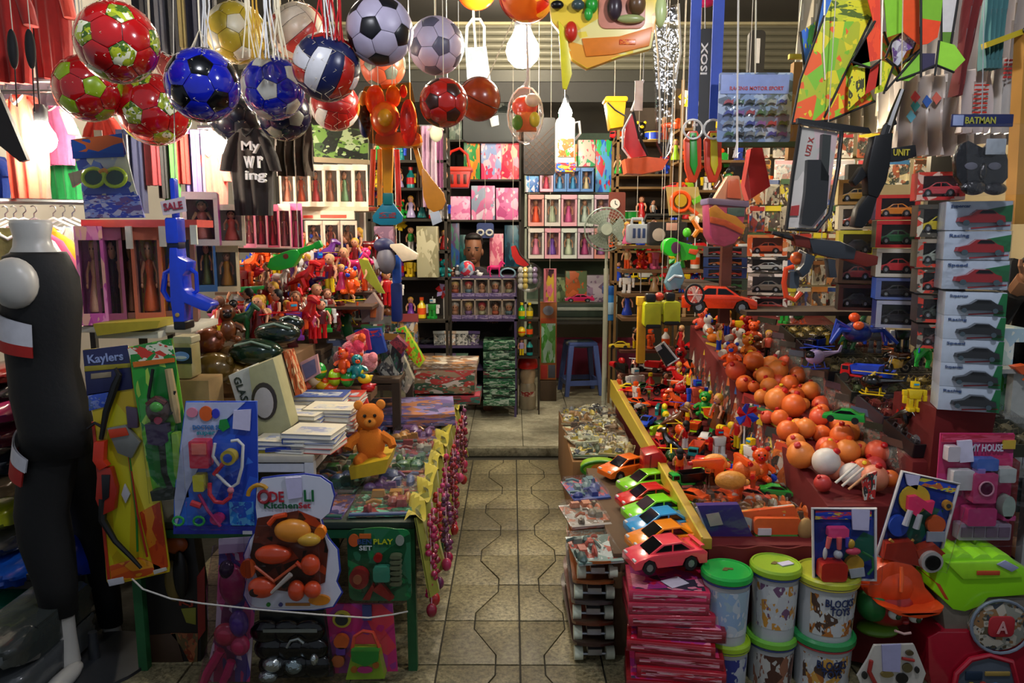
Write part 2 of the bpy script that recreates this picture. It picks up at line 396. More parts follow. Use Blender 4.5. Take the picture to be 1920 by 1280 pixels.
def k_robot():
    k=Kit();b=MB();b.box((0,0,.52),(.34,.2,.28),tx=1.2);k.add('torso',b,'body',bevel=.03)
    b=MB();b.box((0,0,.8),(.2,.18,.18));b.cyl((0,0,.88),(0,0,1),.015,n=6);h=k.add('head',b,'trim',bevel=.02)
    b=MB();b.box((0,-.1,.82),(.14,.03,.05));k.add('visor',b,M('cyan',.1),h)
    for s in(-1,1):
        b=MB();b.box((s*.28,0,.56),(.12,.14,.16));b.box((s*.29,-.04,.36),(.1,.12,.24));k.add('arm',b,'trim',bevel=.02)
        b=MB();b.box((s*.11,0,.24),(.14,.16,.28));b.box((s*.11,-.05,.06),(.17,.26,.12));k.add('leg',b,'body',bevel=.02)
    return k
def k_plane():
    k=Kit();b=MB();b.tube([(-.5,0,.2),(-.4,0,.2),(0,0,.21),(.3,0,.22),(.5,0,.25)],[.02,.07,.09,.06,.02],10);k.add('fuselage',b,'body')
    b=MB();b.add([(-.1,-.5,.2),(.05,-.5,.2),(.12,0,.2),(.05,.5,.2),(-.1,.5,.2),(-.2,0,.2),(-.1,-.5,.22),(.05,-.5,.22),(.12,0,.22),(.05,.5,.22),(-.1,.5,.22),(-.2,0,.22)],[(0,1,2,3,4,5),(11,10,9,8,7,6)]+[(i,6+i,6+(i+1)%6,(i+1)%6)for i in range(6)]);k.add('wing',b,'trim')
    b=MB();b.prism([(.3,.24),(.5,.25),(.52,.42),(.44,.42)],-.012,.012);b.box((.43,0,.26),(.12,.34,.02));k.add('tail',b,'trim')
    b=MB();b.ball((-.18,0,.27),(.1,.05,.05),8,6);k.add('canopy',b,GLASS_DK)
    b=MB();b.cyl((-.1,.12,.0),(-.1,.12,.18),.02,n=6);b.cyl((-.1,-.12,0),(-.1,-.12,.18),.02,n=6);b.cyl((.35,0,0),(.35,0,.2),.02,n=6);k.add('undercarriage',b,RUB)
    return k
def k_helicopter():
    k=Kit();b=MB();b.ball((-.2,0,.3),(.26,.17,.19),12,8);b.tube([(0,0,.34),(.5,0,.4)],[.09,.025],8);b.prism([(.44,.38),(.54,.56),(.58,.56),(.54,.38)],-.012,.012);k.add('body',b,'body')
    b=MB();b.ball((-.3,0,.33),(.17,.15,.13),10,7);k.add('cockpit',b,GLASS_DK)
    b=MB();b.box((-.15,0,.54),(1.0,.05,.012));b.box((-.15,0,.545),(.05,1.0,.012));b.cyl((-.15,0,.45),(-.15,0,.56),.025,n=6);k.add('rotor',b,'trim')
    b=MB()
    for y in(-.16,.16):b.tube([(-.45,y,.06),(-.38,y,.02),(.1,y,.02)],.02,6);b.cyl((-.3,y,.02),(-.3,y*.5,.18),.015,n=5);b.cyl((0,y,.02),(0,y*.5,.18),.015,n=5)
    k.add('skid',b,'trim')
    return k
def k_dino():
    k=Kit();b=MB();b.tube([(-.5,0,.2),(-.35,0,.3),(-.15,0,.42),(.08,0,.5),(.2,0,.62),(.28,0,.8)],[.01,.05,.12,.17,.12,.08],9);b.tube([(.22,0,.84),(.36,0,.84),(.5,0,.78)],[.1,.09,.05],8)
    for s in(-1,1):b.tube([(0,s*.1,.42),(.08,s*.14,.22),(-.02,s*.13,.04),(.1,s*.13,.02)],[.12,.07,.05,.045],7);b.tube([(.22,s*.1,.56),(.32,s*.12,.46),(.36,s*.12,.5)],[.04,.03,.02],6)
    k.add('body',b,'body');b=MB()
    for x,z in((-.25,.45),(-.12,.56),(0,.66),(.1,.74)):b.prism([(x-.05,z-.02),(x+.05,z+.02),(x-.02,z+.1)],-.015,.015)
    k.add('spines',b,'trim');return k
def k_flower():
    """pinwheel on a stick"""
    k=Kit();b=MB();b.cyl((0,0,0),(0,0,.8),.015,n=6);k.add('stick',b,'white')
    pm=MB();pm.add([(0,-.02,0),(.2,-.02,.04),(.16,-.09,.16),(.02,-.02,.12),(0,0,0),(.2,0,.04),(.16,-.07,.16),(.02,0,.12)],[(0,1,2,3),(7,6,5,4),(0,4,5,1),(1,5,6,2),(2,6,7,3),(3,7,4,0)]);me=pm.mesh('blade')
    for i in range(6):k.add('blade',me,'body' if i%2 else 'trim',loc=(0,-.02,.8),rot=(0,R(60*i),0))
    return k
def k_duck():
    k=Kit();b=MB();b.ball((0,0,.25),(.34,.24,.24),12,8);b.tube([(.2,0,.3),(.4,0,.42)],[.16,.02],8);b.ball((-.2,0,.58),(.18,.17,.17),10,7);k.add('body',b,'body')
    b=MB();b.ball((-.4,0,.55),(.1,.08,.04),8,5);k.add('beak',b,'trim');b=MB();b.ball((-.3,-.12,.64),.03,6,4);b.ball((-.3,.12,.64),.03,6,4);k.add('eyes',b,M('black',.2));return k
def k_bottle():
    k=Kit();b=MB();b.lathe([(.16,0),(.2,.03),(.2,.6),(.08,.75),(.08,.85)],12);k.add('body',b,'body');b=MB();b.cyl((0,0,.84),(0,0,.98),.1,n=10);k.add('cap',b,'trim');b=MB();b.lathe([(.203,.2),(.203,.5)],12);k.add('label_band',b,'band');return k
def k_drum():
    k=Kit();b=MB();b.lathe([(.48,.04),(.48,.46)],18);k.add('shell',b,'body');b=MB();b.tube(ring_pts(.48,18,(0,0,.04),'z'),.03,6,True);b.tube(ring_pts(.48,18,(0,0,.46),'z'),.03,6,True);k.add('rim',b,'trim');b=MB();b.lathe([(.46,.455),(.46,.47)],18);k.add('skin',b,M('cream'));return k
def k_egg():
    k=Kit();b=MB();b.ball((0,0,.5),(.38,.38,.5),14,9);k.add('shell',b,'body');b=MB();b.lathe([(.385,.44),(.39,.5),(.385,.56)],14);k.add('band',b,'trim');return k
def k_ballhead():
    """ball rattle with a small handle"""
    k=Kit();b=MB();b.ball((0,0,.5),.5,14,9);k.add('ball',b,'body');b=MB();b.lathe([(.1,.94),(.12,.98),(.12,1.1),(.06,1.14)],10);k.add('cap',b,'trim');return k
def k_blaster():
    k=Kit();b=MB();b.prism([(-.2,.1),(-.2,.3),(.3,.34),(.42,.26),(.4,.12),(.48,-.2),(.28,-.24),(.2,.06),(0,.04)],-.08,.08);k.add('body',b,'body',bevel=.02)
    b=MB();b.cyl((-.5,0,.2),(-.2,0,.2),.1,.13,12);k.add('barrel',b,'trim');b=MB();b.ball((.12,0,.4),(.16,.1,.12),10,7);k.add('tank',b,'tank');return k
def k_bucket():
    k=Kit();b=MB();b.lathe([(.4,0),(.42,.02),(.47,.92),(.49,.93),(.49,.97)],28);k.add('tub',b,'body')
    b=MB();b.lathe([(.5,.9),(.52,.91),(.52,.97),(.49,1.0),(.46,1.0),(.45,.985)],28);l=k.add('lid',b,'lid');b=MB();b.tube(ring_pts(.5,28,(0,0,.88),'z'),.012,6,True);k.add('band',b,'band',l)
    b=MB();n=14
    b.add([(math.cos(a)*r*1.015,math.sin(a)*r*1.015,z)for z,r in((.2,.428),(.8,.463))for a in[R(-150+120*i/n)for i in range(n+1)]],[(i,i+1,n+2+i,n+1+i)for i in range(n)]);k.add('printed_label',b,'print');return k
def k_box(win=True):
    """upright window box, 1x.35x1, window to -y; toy inside added by caller"""
    k=Kit();b=MB();t=.03
    b.box((0,.17,.5),(1,.02,1));b.box((-.49,0,.5),(.02,.35,1));b.box((.49,0,.5),(.02,.35,1));b.box((0,0,.01),(1,.35,.02));b.box((0,0,.99),(1,.35,.02));k.add('carton',b,'body')
    b=MB();b.prism([(-.5,0),(.5,0),(.5,1),(-.5,1)],-.178,-.172)
    b=MB()
    for c,d in(((0,-.176,.06),(1,.008,.12)),((0,-.176,.93),(1,.008,.14)),((-.44,-.176,.5),(.12,.008,.76)),((.44,-.176,.5),(.12,.008,.76))):b.box(c,d)
    k.add('front_frame',b,'front');b=MB();b.box((0,-.173,.5),(.78,.003,.76));k.add('window',b,FILM(amt=.1));return k
def k_dollbox(dress=True):
    k=k_box();f=k_figure(dress)
    def xf(me,s,t):
        me=me.copy();me.transform(Matrix.Translation(t)@Matrix.Diagonal((s[0],s[1],s[2],1)));return me
    b0=len(k.p)
    for n,me,m,par,l,r in f.p:k.add('doll_'+n,xf(me,(1.3,.9,.8),(0,.02,.08)),{'body':'doll','trim':'doll2'}.get(m,m)if isinstance(m,str)else m,None if par is None else b0+par)
    return k
def k_carbox():
    k=k_box();f=KC
    b0=len(k.p)
    for n,me,m,par,l,r in f.p:
        mm=me.copy();mm.transform(Matrix.Translation((0,0,.12))@Matrix.Diagonal((.82,.6,1.6,1)))
        k.add('car_'+n,mm,{'body':'doll'}.get(m,m)if isinstance(m,str)else m,None if par is None else b0+par,None if l is None else(l[0]*.82,l[1]*.6,l[2]*1.6))
    return k
def k_pack():
    """toy in a clear bag with a folded paper header, 1x.2x1"""
    k=Kit();b=MB()
    def fn(u,v):
        x=u-.5;z=v*.82;e=min(u,1-u,v*1.2,(1-v)*2);return(x*(1-.06*math.sin(v*9)),-.02-.12*min(1,e*5)*(.8+.2*math.sin(u*11+v*7)),z)
    b.grid(fn,8,8,.05);k.add('bag',b,FILM(amt=.3));b=MB();b.box((0,-.02,.9),(1,.03,.2));k.add('header_card',b,'header');b=MB();b.box((0,.0,.42),(.92,.012,.8));k.add('backing_card',b,'card');return k
def k_blister():
    """card with bubble, 1x.16x1"""
    k=Kit();b=MB();b.prism(rect(1,1,.05,3),-.006,.006);k.add('card',b,'card');b=MB();b.box((0,-.009,.88),(.92,.006,.16));k.add('header_band',b,'header')
    b=MB();b.prism(rect(.84,.72,.1,3,.05),-.13,-.006,cr=.86);k.add('bubble',b,FILM(amt=.25));return k
def k_shirt():
    """hanging shirt 1 wide 1 tall, folds down the front"""
    k=Kit()
    def fn(u,v):
        w=.62+.06*math.sin(v*3)-(.25*max(0,v-.85)/.15 if v>.85 else 0)
        return((u-.5)*w,-.07*math.sin(PI*u)**.5-.022*math.sin(u*21+v*2)*(1.1-v),v*.96)
    b=MB();b.grid(fn,20,12,.05);k.add('body',b,'body')
    for s in(-1,1):
        b=MB();b.loft([((s*.42,-.02,.5),.1,.06),((s*.36,-.02,.66),.11,.065),((s*.26,-.02,.84),.1,.06),((s*.18,-.02,.92),.04,.04)],10);k.add('sleeve',b,'sleeve')
    b=MB();b.tube([(-.1,-.05,.96),(-.06,-.09,.9),(0,-.1,.87),(.06,-.09,.9),(.1,-.05,.96)],.014,6);k.add('collar',b,'trim')
    return k
def k_trousers():
    k=Kit();b=MB()
    for s in(-1,1):b.grid(lambda u,v,s=s:(s*.14+(u-.5)*.27,-.06*math.sin(PI*u)-.018*math.sin(u*14+s),v),10,8,.05)
    k.add('legs',b,'body');b=MB();b.box((0,-.01,.98),(.6,.1,.06));k.add('waistband',b,'trim');return k
def k_hanger():
    k=Kit();b=MB();b.tube([(0,0,.1),(.5,0,-.16),(.48,0,-.2),(-.48,0,-.2),(-.5,0,-.16)],.03,6,True);k.add('bar',b,'white');b=MB();b.tube([(0,0,.1),(0,0,.2),(.06,0,.26),(.05,0,.34),(0,0,.37),(-.05,0,.35)],.014,5);k.add('hook',b,M('silver',.3,1.));return k
KC=k_car();KS=k_car_small();KT=k_truck();KB=k_bike();KF=k_figure(True);KM=k_figure(False);KH=k_horse();KR=k_rifle();KP=k_pistol();KPL=k_plush();KRO=k_robot();KPN=k_plane();KHE=k_helicopter();KDI=k_dino();KFL=k_flower();KDU=k_duck();KBO=k_bottle();KDR=k_drum();KEG=k_egg();KBH=k_ballhead();KBL=k_blaster();KBU=k_bucket();KBX=k_box();KDB=k_dollbox(True);KDM=k_dollbox(False);KCB=k_carbox();KPK=k_pack();KBC=k_blister();KSH=k_shirt();KTR=k_trousers();KHG=k_hanger()
# toys that fill heaps: (kit, name, category, words, size, sits)
HEAP=dict(car=(KS,'toy_car','toy car','toy car',.15),truck=(KT,'toy_truck','toy truck','tipper truck',.15),bike=(KB,'toy_motorbike','motorbike','toy motorbike',.13),figure=(KM,'toy_figure','figure','standing toy figure',.15),doll=(KF,'small_doll','doll','small doll',.15),horse=(KH,'toy_horse','toy horse','toy horse',.13),pistol=(KP,'toy_pistol','toy gun','toy pistol',.15),blaster=(KBL,'water_blaster','toy gun','water blaster',.16),plush=(KPL,'plush_toy','plush toy','little plush toy',.13),robot=(KRO,'toy_robot','robot','toy robot',.15),plane=(KPN,'toy_plane','toy plane','toy plane',.17),helicopter=(KHE,'toy_helicopter','helicopter','toy helicopter',.17),dino=(KDI,'toy_dinosaur','dinosaur','toy dinosaur',.16),duck=(KDU,'toy_duck','toy duck','toy duck',.11),bottle=(KBO,'bubble_bottle','bottle','bubble bottle',.14),drum=(KDR,'toy_drum','drum','toy drum',.11),egg=(KEG,'toy_egg','toy egg','toy egg',.09),pinwheel=(KFL,'pinwheel','pinwheel','pinwheel on a stick',.24))
CNAME=dict(red='red',orange='orange',ltorange='light orange',yellow='yellow',lime='lime green',green='green',teal='teal',cyan='light blue',blue='blue',navy='navy',purple='purple',pink='pink',hotpink='hot pink',white='white',black='black',dkgreen='dark green',brown='brown',grey='grey',coral='coral',silver='silver',gold='gold',lav='lavender',dkred='dark red',sky='sky blue',cream='cream',maroon='maroon',ltpink='pale pink',tan='tan',dkgrey='dark grey',olive='olive')
SEEN=set()
def uniq(lab):
    base=lab;i=1
    while lab in SEEN:
        i+=1;lab=base+', '+ORD[i-1]+' such one'
    SEEN.add(lab);return lab
def toy(kind,col,loc,where,rz=0.,s=1.,trim=None,group=None,tilt=(0,0)):
    kit,nm,cat,words,size=HEAP[kind]
    trim=trim or rnd.choice(['yellow','black','white','red','blue','orange'])
    rough=.25
    m=dict(body=M(col,rough,coat=.4),trim=M(trim,rough),hair=M(rnd.choice(['brown','black','gold','tan']),.6),arm=M('skin',.5),tank=M(trim,.2),muzzle=M('orange'),band=M(trim))
    return inst(kit,nm,uniq('%s %s %s'%(CNAME[col],words,where)),cat,loc,(tilt[0],tilt[1],rz),size*s,m,group)
# ------------------------------------------------------------------ things measured off the photograph, each at its own distance
def px(name,label,cat,Y,items,group=None,yaw=0.,bevel=.0,hang=None):
    """items: (part, kind, data, material, y0, y1[, parent part index]); points are photo pixels taken at distance Y, y0/y1 metres off that plane"""
    allp=[]
    for it in items:
        kd,d=it[1],it[2]
        if kd=='p':allp+=list(d)
        elif kd=='r':allp+=[(d[0],d[1]),(d[2],d[3])]
        elif kd=='t':allp+=list(d[0])
        elif kd=='x':allp+=[(d[1],d[2])]
        else:allp+=[(d[0]-d[2],d[1]-(d[3]if len(d)>3 else d[2])),(d[0]+d[2],d[1]+(d[3]if len(d)>3 else d[2]))]
    cx=(min(p[0]for p in allp)+max(p[0]for p in allp))/2;by=max(p[1]for p in allp)
    O=W(cx,by,Y);m=mpp(Y,by)
    L=lambda p:(lambda w:(w.x-O.x,w.z-O.z))(W(p[0],p[1],Y))
    k=Kit()
    for it in items:
        pn,kd,d,mat,y0,y1=it[:6];par=it[6]if len(it)>6 else None;b=MB();ang=38
        bv=bevel
        if kd=='p':b.prism([L(p)for p in d],y0,y1)
        elif kd=='r':
            x0,z1=L((d[0],d[1]));x1,z0=L((d[2],d[3]));rr=d[4]*m if len(d)>4 else 0
            b.prism([(x+(x0+x1)/2,z)for x,z in rect(x1-x0,z1-z0,rr,4,z0)],y0,y1)
        elif kd=='d':
            c=L((d[0],d[1]));b.prism(disc(d[2]*m,20,c[0],c[1],(d[3]if len(d)>3 else d[2])*m),y0,y1)
        elif kd=='t':
            pts=[(*L(p),)for p in d[0]];n=len(pts);b.tube([(x,y0+(y1-y0)*i/max(1,n-1),z)for i,(x,z)in enumerate(pts)],[q*m for q in d[1]]if hasattr(d[1],'__len__')else d[1]*m,7,len(d)>2 and d[2]);bv=0
        elif kd=='b':
            c=L((d[0],d[1]));ry=d[3]if len(d)>3 else d[2];dp=(d[4]if len(d)>4 else min(d[2],ry))*m;b.ball((c[0],y0,c[1]),(d[2]*m,dp,ry*m),16,10);bv=0
        elif kd=='x':
            c=L((d[1],d[2]));t=text_mb(d[0],d[3]*m,d[4]*m,bold=True);b.add(t.v,t.f,rotm(0,R(-(d[5]if len(d)>5 else 0)),0,(c[0],y0,c[1])));bv=0
        k.add(pn,b,mat,par,bevel=bv)
    if hang:
        h=L(hang);b=MB();b.tube([(h[0],0,h[1]),(h[0],0,3.445-O.z)],.0016,5);k.add('hanging_cord',b,M('c8c0b0',.7))
    return inst(k,name,label,cat,O,(0,0,yaw),1.,{},group)
def pxloft(rows,Y,O,n=16,ratio=.8,pad=0.):
    """rows (cx, py, half width px) from the bottom up -> rings for MB.loft"""
    out=[]
    for r in rows:
        c=W(r[0],r[1],Y+(r[4]if len(r)>4 else 0))-O;h=r[2]*mpp(Y,r[1])+pad
        out.append((c,h,(r[3]if len(r)>3 else ratio)*(h-pad)+pad))
    return out
def cloth(name,part,mat,x0,y0,x1,y1,Y,folds=5,amp=.02,taper=0.,th=.012,sway=0.,extra=None,label='',cat='',group=None,hem=0.):
    """hanging piece of cloth with folds; taper narrows (or widens) it at the bottom"""
    O,w,h=box_at(x0,y0,x1,y1,Y);ph=rnd.uniform(0,6)
    def fn(u,v):
        ww=w*(1-taper*(1-v))
        return((u-.5)*ww+sway*(1-v)*w,amp*math.sin(u*folds*2*PI+ph+1.3*math.sin(v*4))*(1.15-v*.6),h*v+hem*h*math.sin(u*5+ph)*(1-v))
    b=MB();b.grid(fn,max(14,folds*7),10,th)
    k=Kit();k.add(part,b,mat)
    for e in extra or[]:k.add(*e(w,h))
    return inst(k,name,label,cat,O,group=group)
def string(x,z0,y,x1=None,z1=3.44,y1=None,r=.0016):
    b=MB();b.tube([(x,y,z0),(x if x1 is None else x1,y if y1 is None else y1,z1)],r,5);return b
FAB=lambda c:M(c,.85,var=.35,scale=12,bump=.3,sheen=.2)
# ------------------------------------------------------------------ the setting
def stone(a,b,scale,name,rough=.45):
    m=bpy.data.materials.new(name);nt,p=nodes(m);L=nt.links.new
    tc=nt.nodes.new('ShaderNodeNewGeometry');n1=nt.nodes.new('ShaderNodeTexNoise');n1.inputs['Scale'].default_value=scale;n1.inputs['Detail'].default_value=6;n1.inputs['Roughness'].default_value=.75
    n2=nt.nodes.new('ShaderNodeTexNoise');n2.inputs['Scale'].default_value=2.2;n2.inputs['Detail'].default_value=4
    L(tc.outputs['Position'],n1.inputs['Vector']);L(tc.outputs['Position'],n2.inputs['Vector'])
    r=nt.nodes.new('ShaderNodeValToRGB');r.color_ramp.elements[0].position=.36;r.color_ramp.elements[0].color=lin(b);r.color_ramp.elements[1].position=.62;r.color_ramp.elements[1].color=lin(a)
    L(n1.outputs[0],r.inputs[0])
    r2=nt.nodes.new('ShaderNodeValToRGB');r2.color_ramp.elements[0].position=.4;r2.color_ramp.elements[0].color=(.38,.37,.35,1);r2.color_ramp.elements[1].position=.6;r2.color_ramp.elements[1].color=(1,1,1,1)
    L(n2.outputs[0],r2.inputs[0]);mx=nt.nodes.new('ShaderNodeMix');mx.data_type='RGBA';mx.blend_type='MULTIPLY';mx.inputs[0].default_value=.8
    L(r.outputs[0],mx.inputs[6]);L(r2.outputs[0],mx.inputs[7]);L(mx.outputs[2],p.inputs['Base Color']);p.inputs['Roughness'].default_value=rough
    bp=nt.nodes.new('ShaderNodeBump');bp.inputs['Strength'].default_value=.25;bp.inputs['Distance'].default_value=.004;L(n1.outputs[0],bp.inputs['Height']);L(bp.outputs[0],p.inputs['Normal'])
    return m
ST1=stone('a09672','4c4630',55,'speckled_floor_tile');ST2=stone('b4b09a','8a8670',30,'pale_floor_tile')
b=MB();b.box((0,3.2,-.05),(7.2,7.6,.08));fl=struct('floor',b,M('2a2820',.8,bump=.3),label='dark grout bed under the aisle tiles')
def zig(j):return .09 if j%2 else .18
rows=[2.5+.31*(j-3)for j in range(12)]
for j in range(len(rows)-1):
    y0,y1=rows[j]+.003,min(rows[j+1],5.06)-.003
    if y1<=y0:continue
    a,c=zig(j),zig(j+1)
    for s in(-1,1):
        zx=[(a,y0),(a,y0+.06),(c,y1-.06),(c,y1)]
        P1=[(.0035,y0)]+[(x-.0025,y)for x,y in zx]+[(.0035,y1)]
        P2=[(x+.0025,y)for x,y in zx]+[(.297,y1),(.297,y0)]
        for P in(P1,P2):
            b=MB();h=.0+rnd.uniform(-.0015,.0015)
            P=[(.03+s*x,y)for x,y in P];n=len(P)
            b.add([(x,y,-.02)for x,y in P]+[(x,y,h)for x,y in P],[tuple(range(n)),tuple(range(n,2*n))]+[(i,(i+1)%n,n+(i+1)%n,n+i)for i in range(n)])
            put('tile',b.mesh('tile',.0015),ST1,fl)
tq=MB();tq.box((0,0,-.01),(.293,.303,.02));tq=tq.mesh('tile',.002)
for j in range(len(rows)-1):
    for i,cx in enumerate((-1.32,-1.02,-.72,-.42,.48,.78,1.08,1.38)):
        if rows[j]<4.7:put('tile',tq,ST1,fl,(cx,rows[j]+.155,rnd.uniform(-.0015,.0015)))
b=MB();b.box((0,6.85,.0),(7.2,3.56,.08));fr=struct('floor_rear',b,M('55523f',.8),label='low raised floor at the rear of the shop');
t4=MB();t4.box((0,0,0),(.395,.395,.016));t4=t4.mesh('tile',.002)
for j in range(8):
    for i in range(6):put('tile',t4,ST2,fr,(-.92+.4*i,5.34+.4*j,.044))
b=MB();b.box((0,5.085,.03),(7.2,.05,.06));struct('trim_1',b.mesh('trim',.006),stone('9a967e','5c5844',30,'step_edge_stone'),label='stone nosing on the low step across the aisle')
PLA=M('8e8a7c',.8,var=.4,scale=3,bump=.2)
b=MB();b.box((0,8.66,1.7),(7.2,.1,3.6));struct('wall_back',b,M('6c6860',.8,var=.4,scale=3))
b=MB();b.box((-2.75,5.4,1.7),(.1,6.6,3.6));struct('wall_left',b,M('b8b4ac',.8,var=.25,scale=3))
b=MB();b.box((3.3,5.4,1.7),(.1,6.6,3.6));struct('wall_right',b,M('bfae88',.8,var=.3,scale=3))
b=MB();b.box((.25,5.2,3.5),(6.4,7.0,.1));struct('ceiling',b,M('3c3a36',.9,var=.4,scale=2))
# concrete lintel and the rolled-down shutter under it
zl=W(1400,46,7.0).z
b=MB();b.box((.1,7.15,(zl+3.45)/2),(5.8,.3,3.45-zl));struct('trim_2',b.mesh('trim',.01),M('a89f7c',.8,var=.4,scale=4,bump=.3),label='beige concrete lintel above the shutter')
k=Kit();sl=MB();sl.prism([(-2.6,0),(2.6,0),(2.6,.05),(-2.6,.05)],-.012,.012);s2=MB()
n=6;s2.add([(x,-.014*math.sin(PI*i/n),.056*i/n)for x in(-2.6,2.6)for i in range(n+1)]+[(x,.012-.014*math.sin(PI*i/n),.056*i/n)for x in(-2.6,2.6)for i in range(n+1)],[(i,i+1,n+2+i,n+1+i)for i in range(n)]+[(2*n+2+i,3*n+3+i,3*n+4+i,2*n+3+i)for i in range(n)]);s2=s2.mesh('slat')
zb=W(1400,128,7.0).z
SLM=M('706e5e',.5,.3,var=.35,scale=5)
for i in range(int((zl-zb)/.06)+1):k.add('slat',s2,SLM,loc=(0,0,i*.06))
b=MB();b.box((0,0,-.06),(5.2,.05,.1));k.add('bottom_bar',b,M('3a3a34',.5,.5))
b=MB();b.box((0,0,-.2),(5.2,.03,.18));k.add('weather_strip',b,M('2c2c2a',.7))
inst(k,'roller_shutter','ribbed metal roller shutter under the concrete lintel at the back','shutter',(.1,7.05,zb))
# ------------------------------------------------------------------ bulbs
def bulb(px,py,Y,r,P,label,col='fff2d8',shape='globe',top=3.44):
    c=W(px,py,Y)if Y>1.5 else Vector((px,Y,py))
    k=Kit();b=MB()
    if shape=='globe':b.lathe([(.001,-r),(r*.5,-r*.87),(r*.87,-r*.5),(r,0),(r*.9,r*.45),(r*.6,r*.95),(r*.42,r*1.4)],16)
    k.add('glass',b,EMIT(col,BULB*P/(4*PI*r*r*PI)),ang=180)
    b=MB();b.lathe([(r*.45,r*1.3),(r*.5,r*1.4),(r*.5,r*2.2),(r*.3,r*2.6)],12);k.add('socket',b,M('dkgrey',.5))
    b=MB();b.tube([(0,0,r*2.5),(0,0,top-c.z)],.004,5);k.add('cord',b,M('black',.6))
    return inst(k,'light_bulb',label,'light bulb',c)
bulb(980,96,3.6,.078,46,'large glowing bulb in front of the roller shutter')
bulb(80,262,2.9,.05,20,'glowing bulb among the hanging shirts above the mannequin')
bulb(404,270,3.5,.05,16,'glowing bulb beside the brown printed shirt')
bulb(205,234,4.2,.035,7,'small distant glowing bulb beside the red soccer balls')
bulb(1060,212,5.6,.05,18,'glowing bulb hanging over the white bottle at the back')
bulb(1702,262,3.7,.035,9,'glowing bulb behind the pale plastic bags')
# lamps of the shop and of the passage that hang above the frame
for i,(x,y,z,P,w)in enumerate(((-1.1,4.4,3.1,55,'over the left counter'),(1.35,4.3,3.1,62,'over the right counter'),(.1,6.0,3.3,75,'over the raised rear floor'),(-.75,1.55,2.6,19,'just outside the left stall above the cards'),(.95,1.5,2.6,36,'just outside the right stall above the buckets'))):
    k=Kit();r=.06;b=MB();b.ball((0,0,0),r,14,9);k.add('glass',b,EMIT('ffeed2' if i<3 else 'f4f6ff',BULB*P/(4*PI*r*r*PI)),ang=180)
    b=MB();b.cyl((0,0,r*.8),(0,0,r*2),.028,n=10);k.add('socket',b,M('dkgrey',.5));b=MB();b.cyl((0,0,r*2),(0,0,3.45-z),.004,n=5);k.add('cord',b,M('black',.6))
    inst(k,'light_bulb','bare bulb hanging %s'%w,'light bulb',(x,y,z))
# ------------------------------------------------------------------ the balls in nets
G_=(1+5**.5)/2
ICO=[Vector(v).normalized()for v in((-1,G_,0),(1,G_,0),(-1,-G_,0),(1,-G_,0),(0,-1,G_),(0,1,G_),(0,-1,-G_),(0,1,-G_),(G_,0,-1),(G_,0,1),(-G_,0,-1),(-G_,0,1))]
IE=[(i,j)for i in range(12)for j in range(i+1,12)if(ICO[i]-ICO[j]).length<1.1]
IF=[(i,j,k_)for i in range(12)for j in range(i+1,12)for k_ in range(j+1,12)if all(e in IE for e in((i,j),(j,k_),(i,k_)))]
def panel(poly,r,puff=.012):
    c=sum(poly,Vector()).normalized();a=(poly[0]-c*poly[0].dot(c)).normalized();bb=c.cross(a)
    poly=sorted(poly,key=lambda p:math.atan2(p.dot(bb),p.dot(a)));n=len(poly);pts=[]
    for i in range(n):
        p,q=poly[i],poly[(i+1)%n]
        for s in(0,1/3,2/3):pts.append((p*(1-s)+q*s).normalized())
    m=len(pts);V=[c*r*(1+puff)];fs=[]
    for f,rr in((.55,1+puff*.9),(.86,1+puff*.5),(.975,1-.004),(.985,.97)):V+=[(c*(1-f)+p*f).normalized()*(r*rr)for p in pts]
    for i in range(m):
        j=(i+1)%m;fs.append((0,1+i,1+j))
        for g in range(3):fs.append((1+g*m+i,1+g*m+j,1+(g+1)*m+j,1+(g+1)*m+i))if 0 else fs.append((1+g*m+i,1+(g+1)*m+i,1+(g+1)*m+j,1+g*m+j))
    b=MB();b.add(V,fs);return b
BR=.11
PENT=[];HEXA=[]
for i in range(12):
    nb=[j for j in range(12)if(min(i,j),max(i,j))in IE];PENT.append(panel([(ICO[i]*2+ICO[j]).normalized()for j in nb],BR).mesh('pentagon_panel',ang=60))
for f in IF:
    P=[]
    for a in f:
        for c in f:
            if a!=c:P.append((ICO[a]*2+ICO[c]).normalized())
    HEXA.append(panel(P,BR).mesh('hexagon_panel',ang=60))
def net_mb(r,top):
    b=MB();e=r*1.012
    for i in range(5):
        a=2*PI*i/5;a2=a+2*PI/10
        pts=[(0,0,r*1.5)]
        for j in range(1,13):
            p=PI*j/12;q=a+(.22 if j%2 else-.22);pts.append((e*math.sin(p)*math.cos(q),e*math.sin(p)*math.sin(q),e*math.cos(p)))
        b.tube(pts,.0008,4)
        pts=[(0,0,r*1.5)]+[(e*math.sin(PI*j/12)*math.cos(a2-(.22 if j%2 else-.22)),e*math.sin(PI*j/12)*math.sin(a2-(.22 if j%2 else-.22)),e*math.cos(PI*j/12))for j in range(1,13)]
        b.tube(pts,.0008,4)
    b.tube([(0,0,r*1.48),(.01,0,(r*1.5+top)/2),(0,0,top)],.003,5)
    return b
VOLL=[]
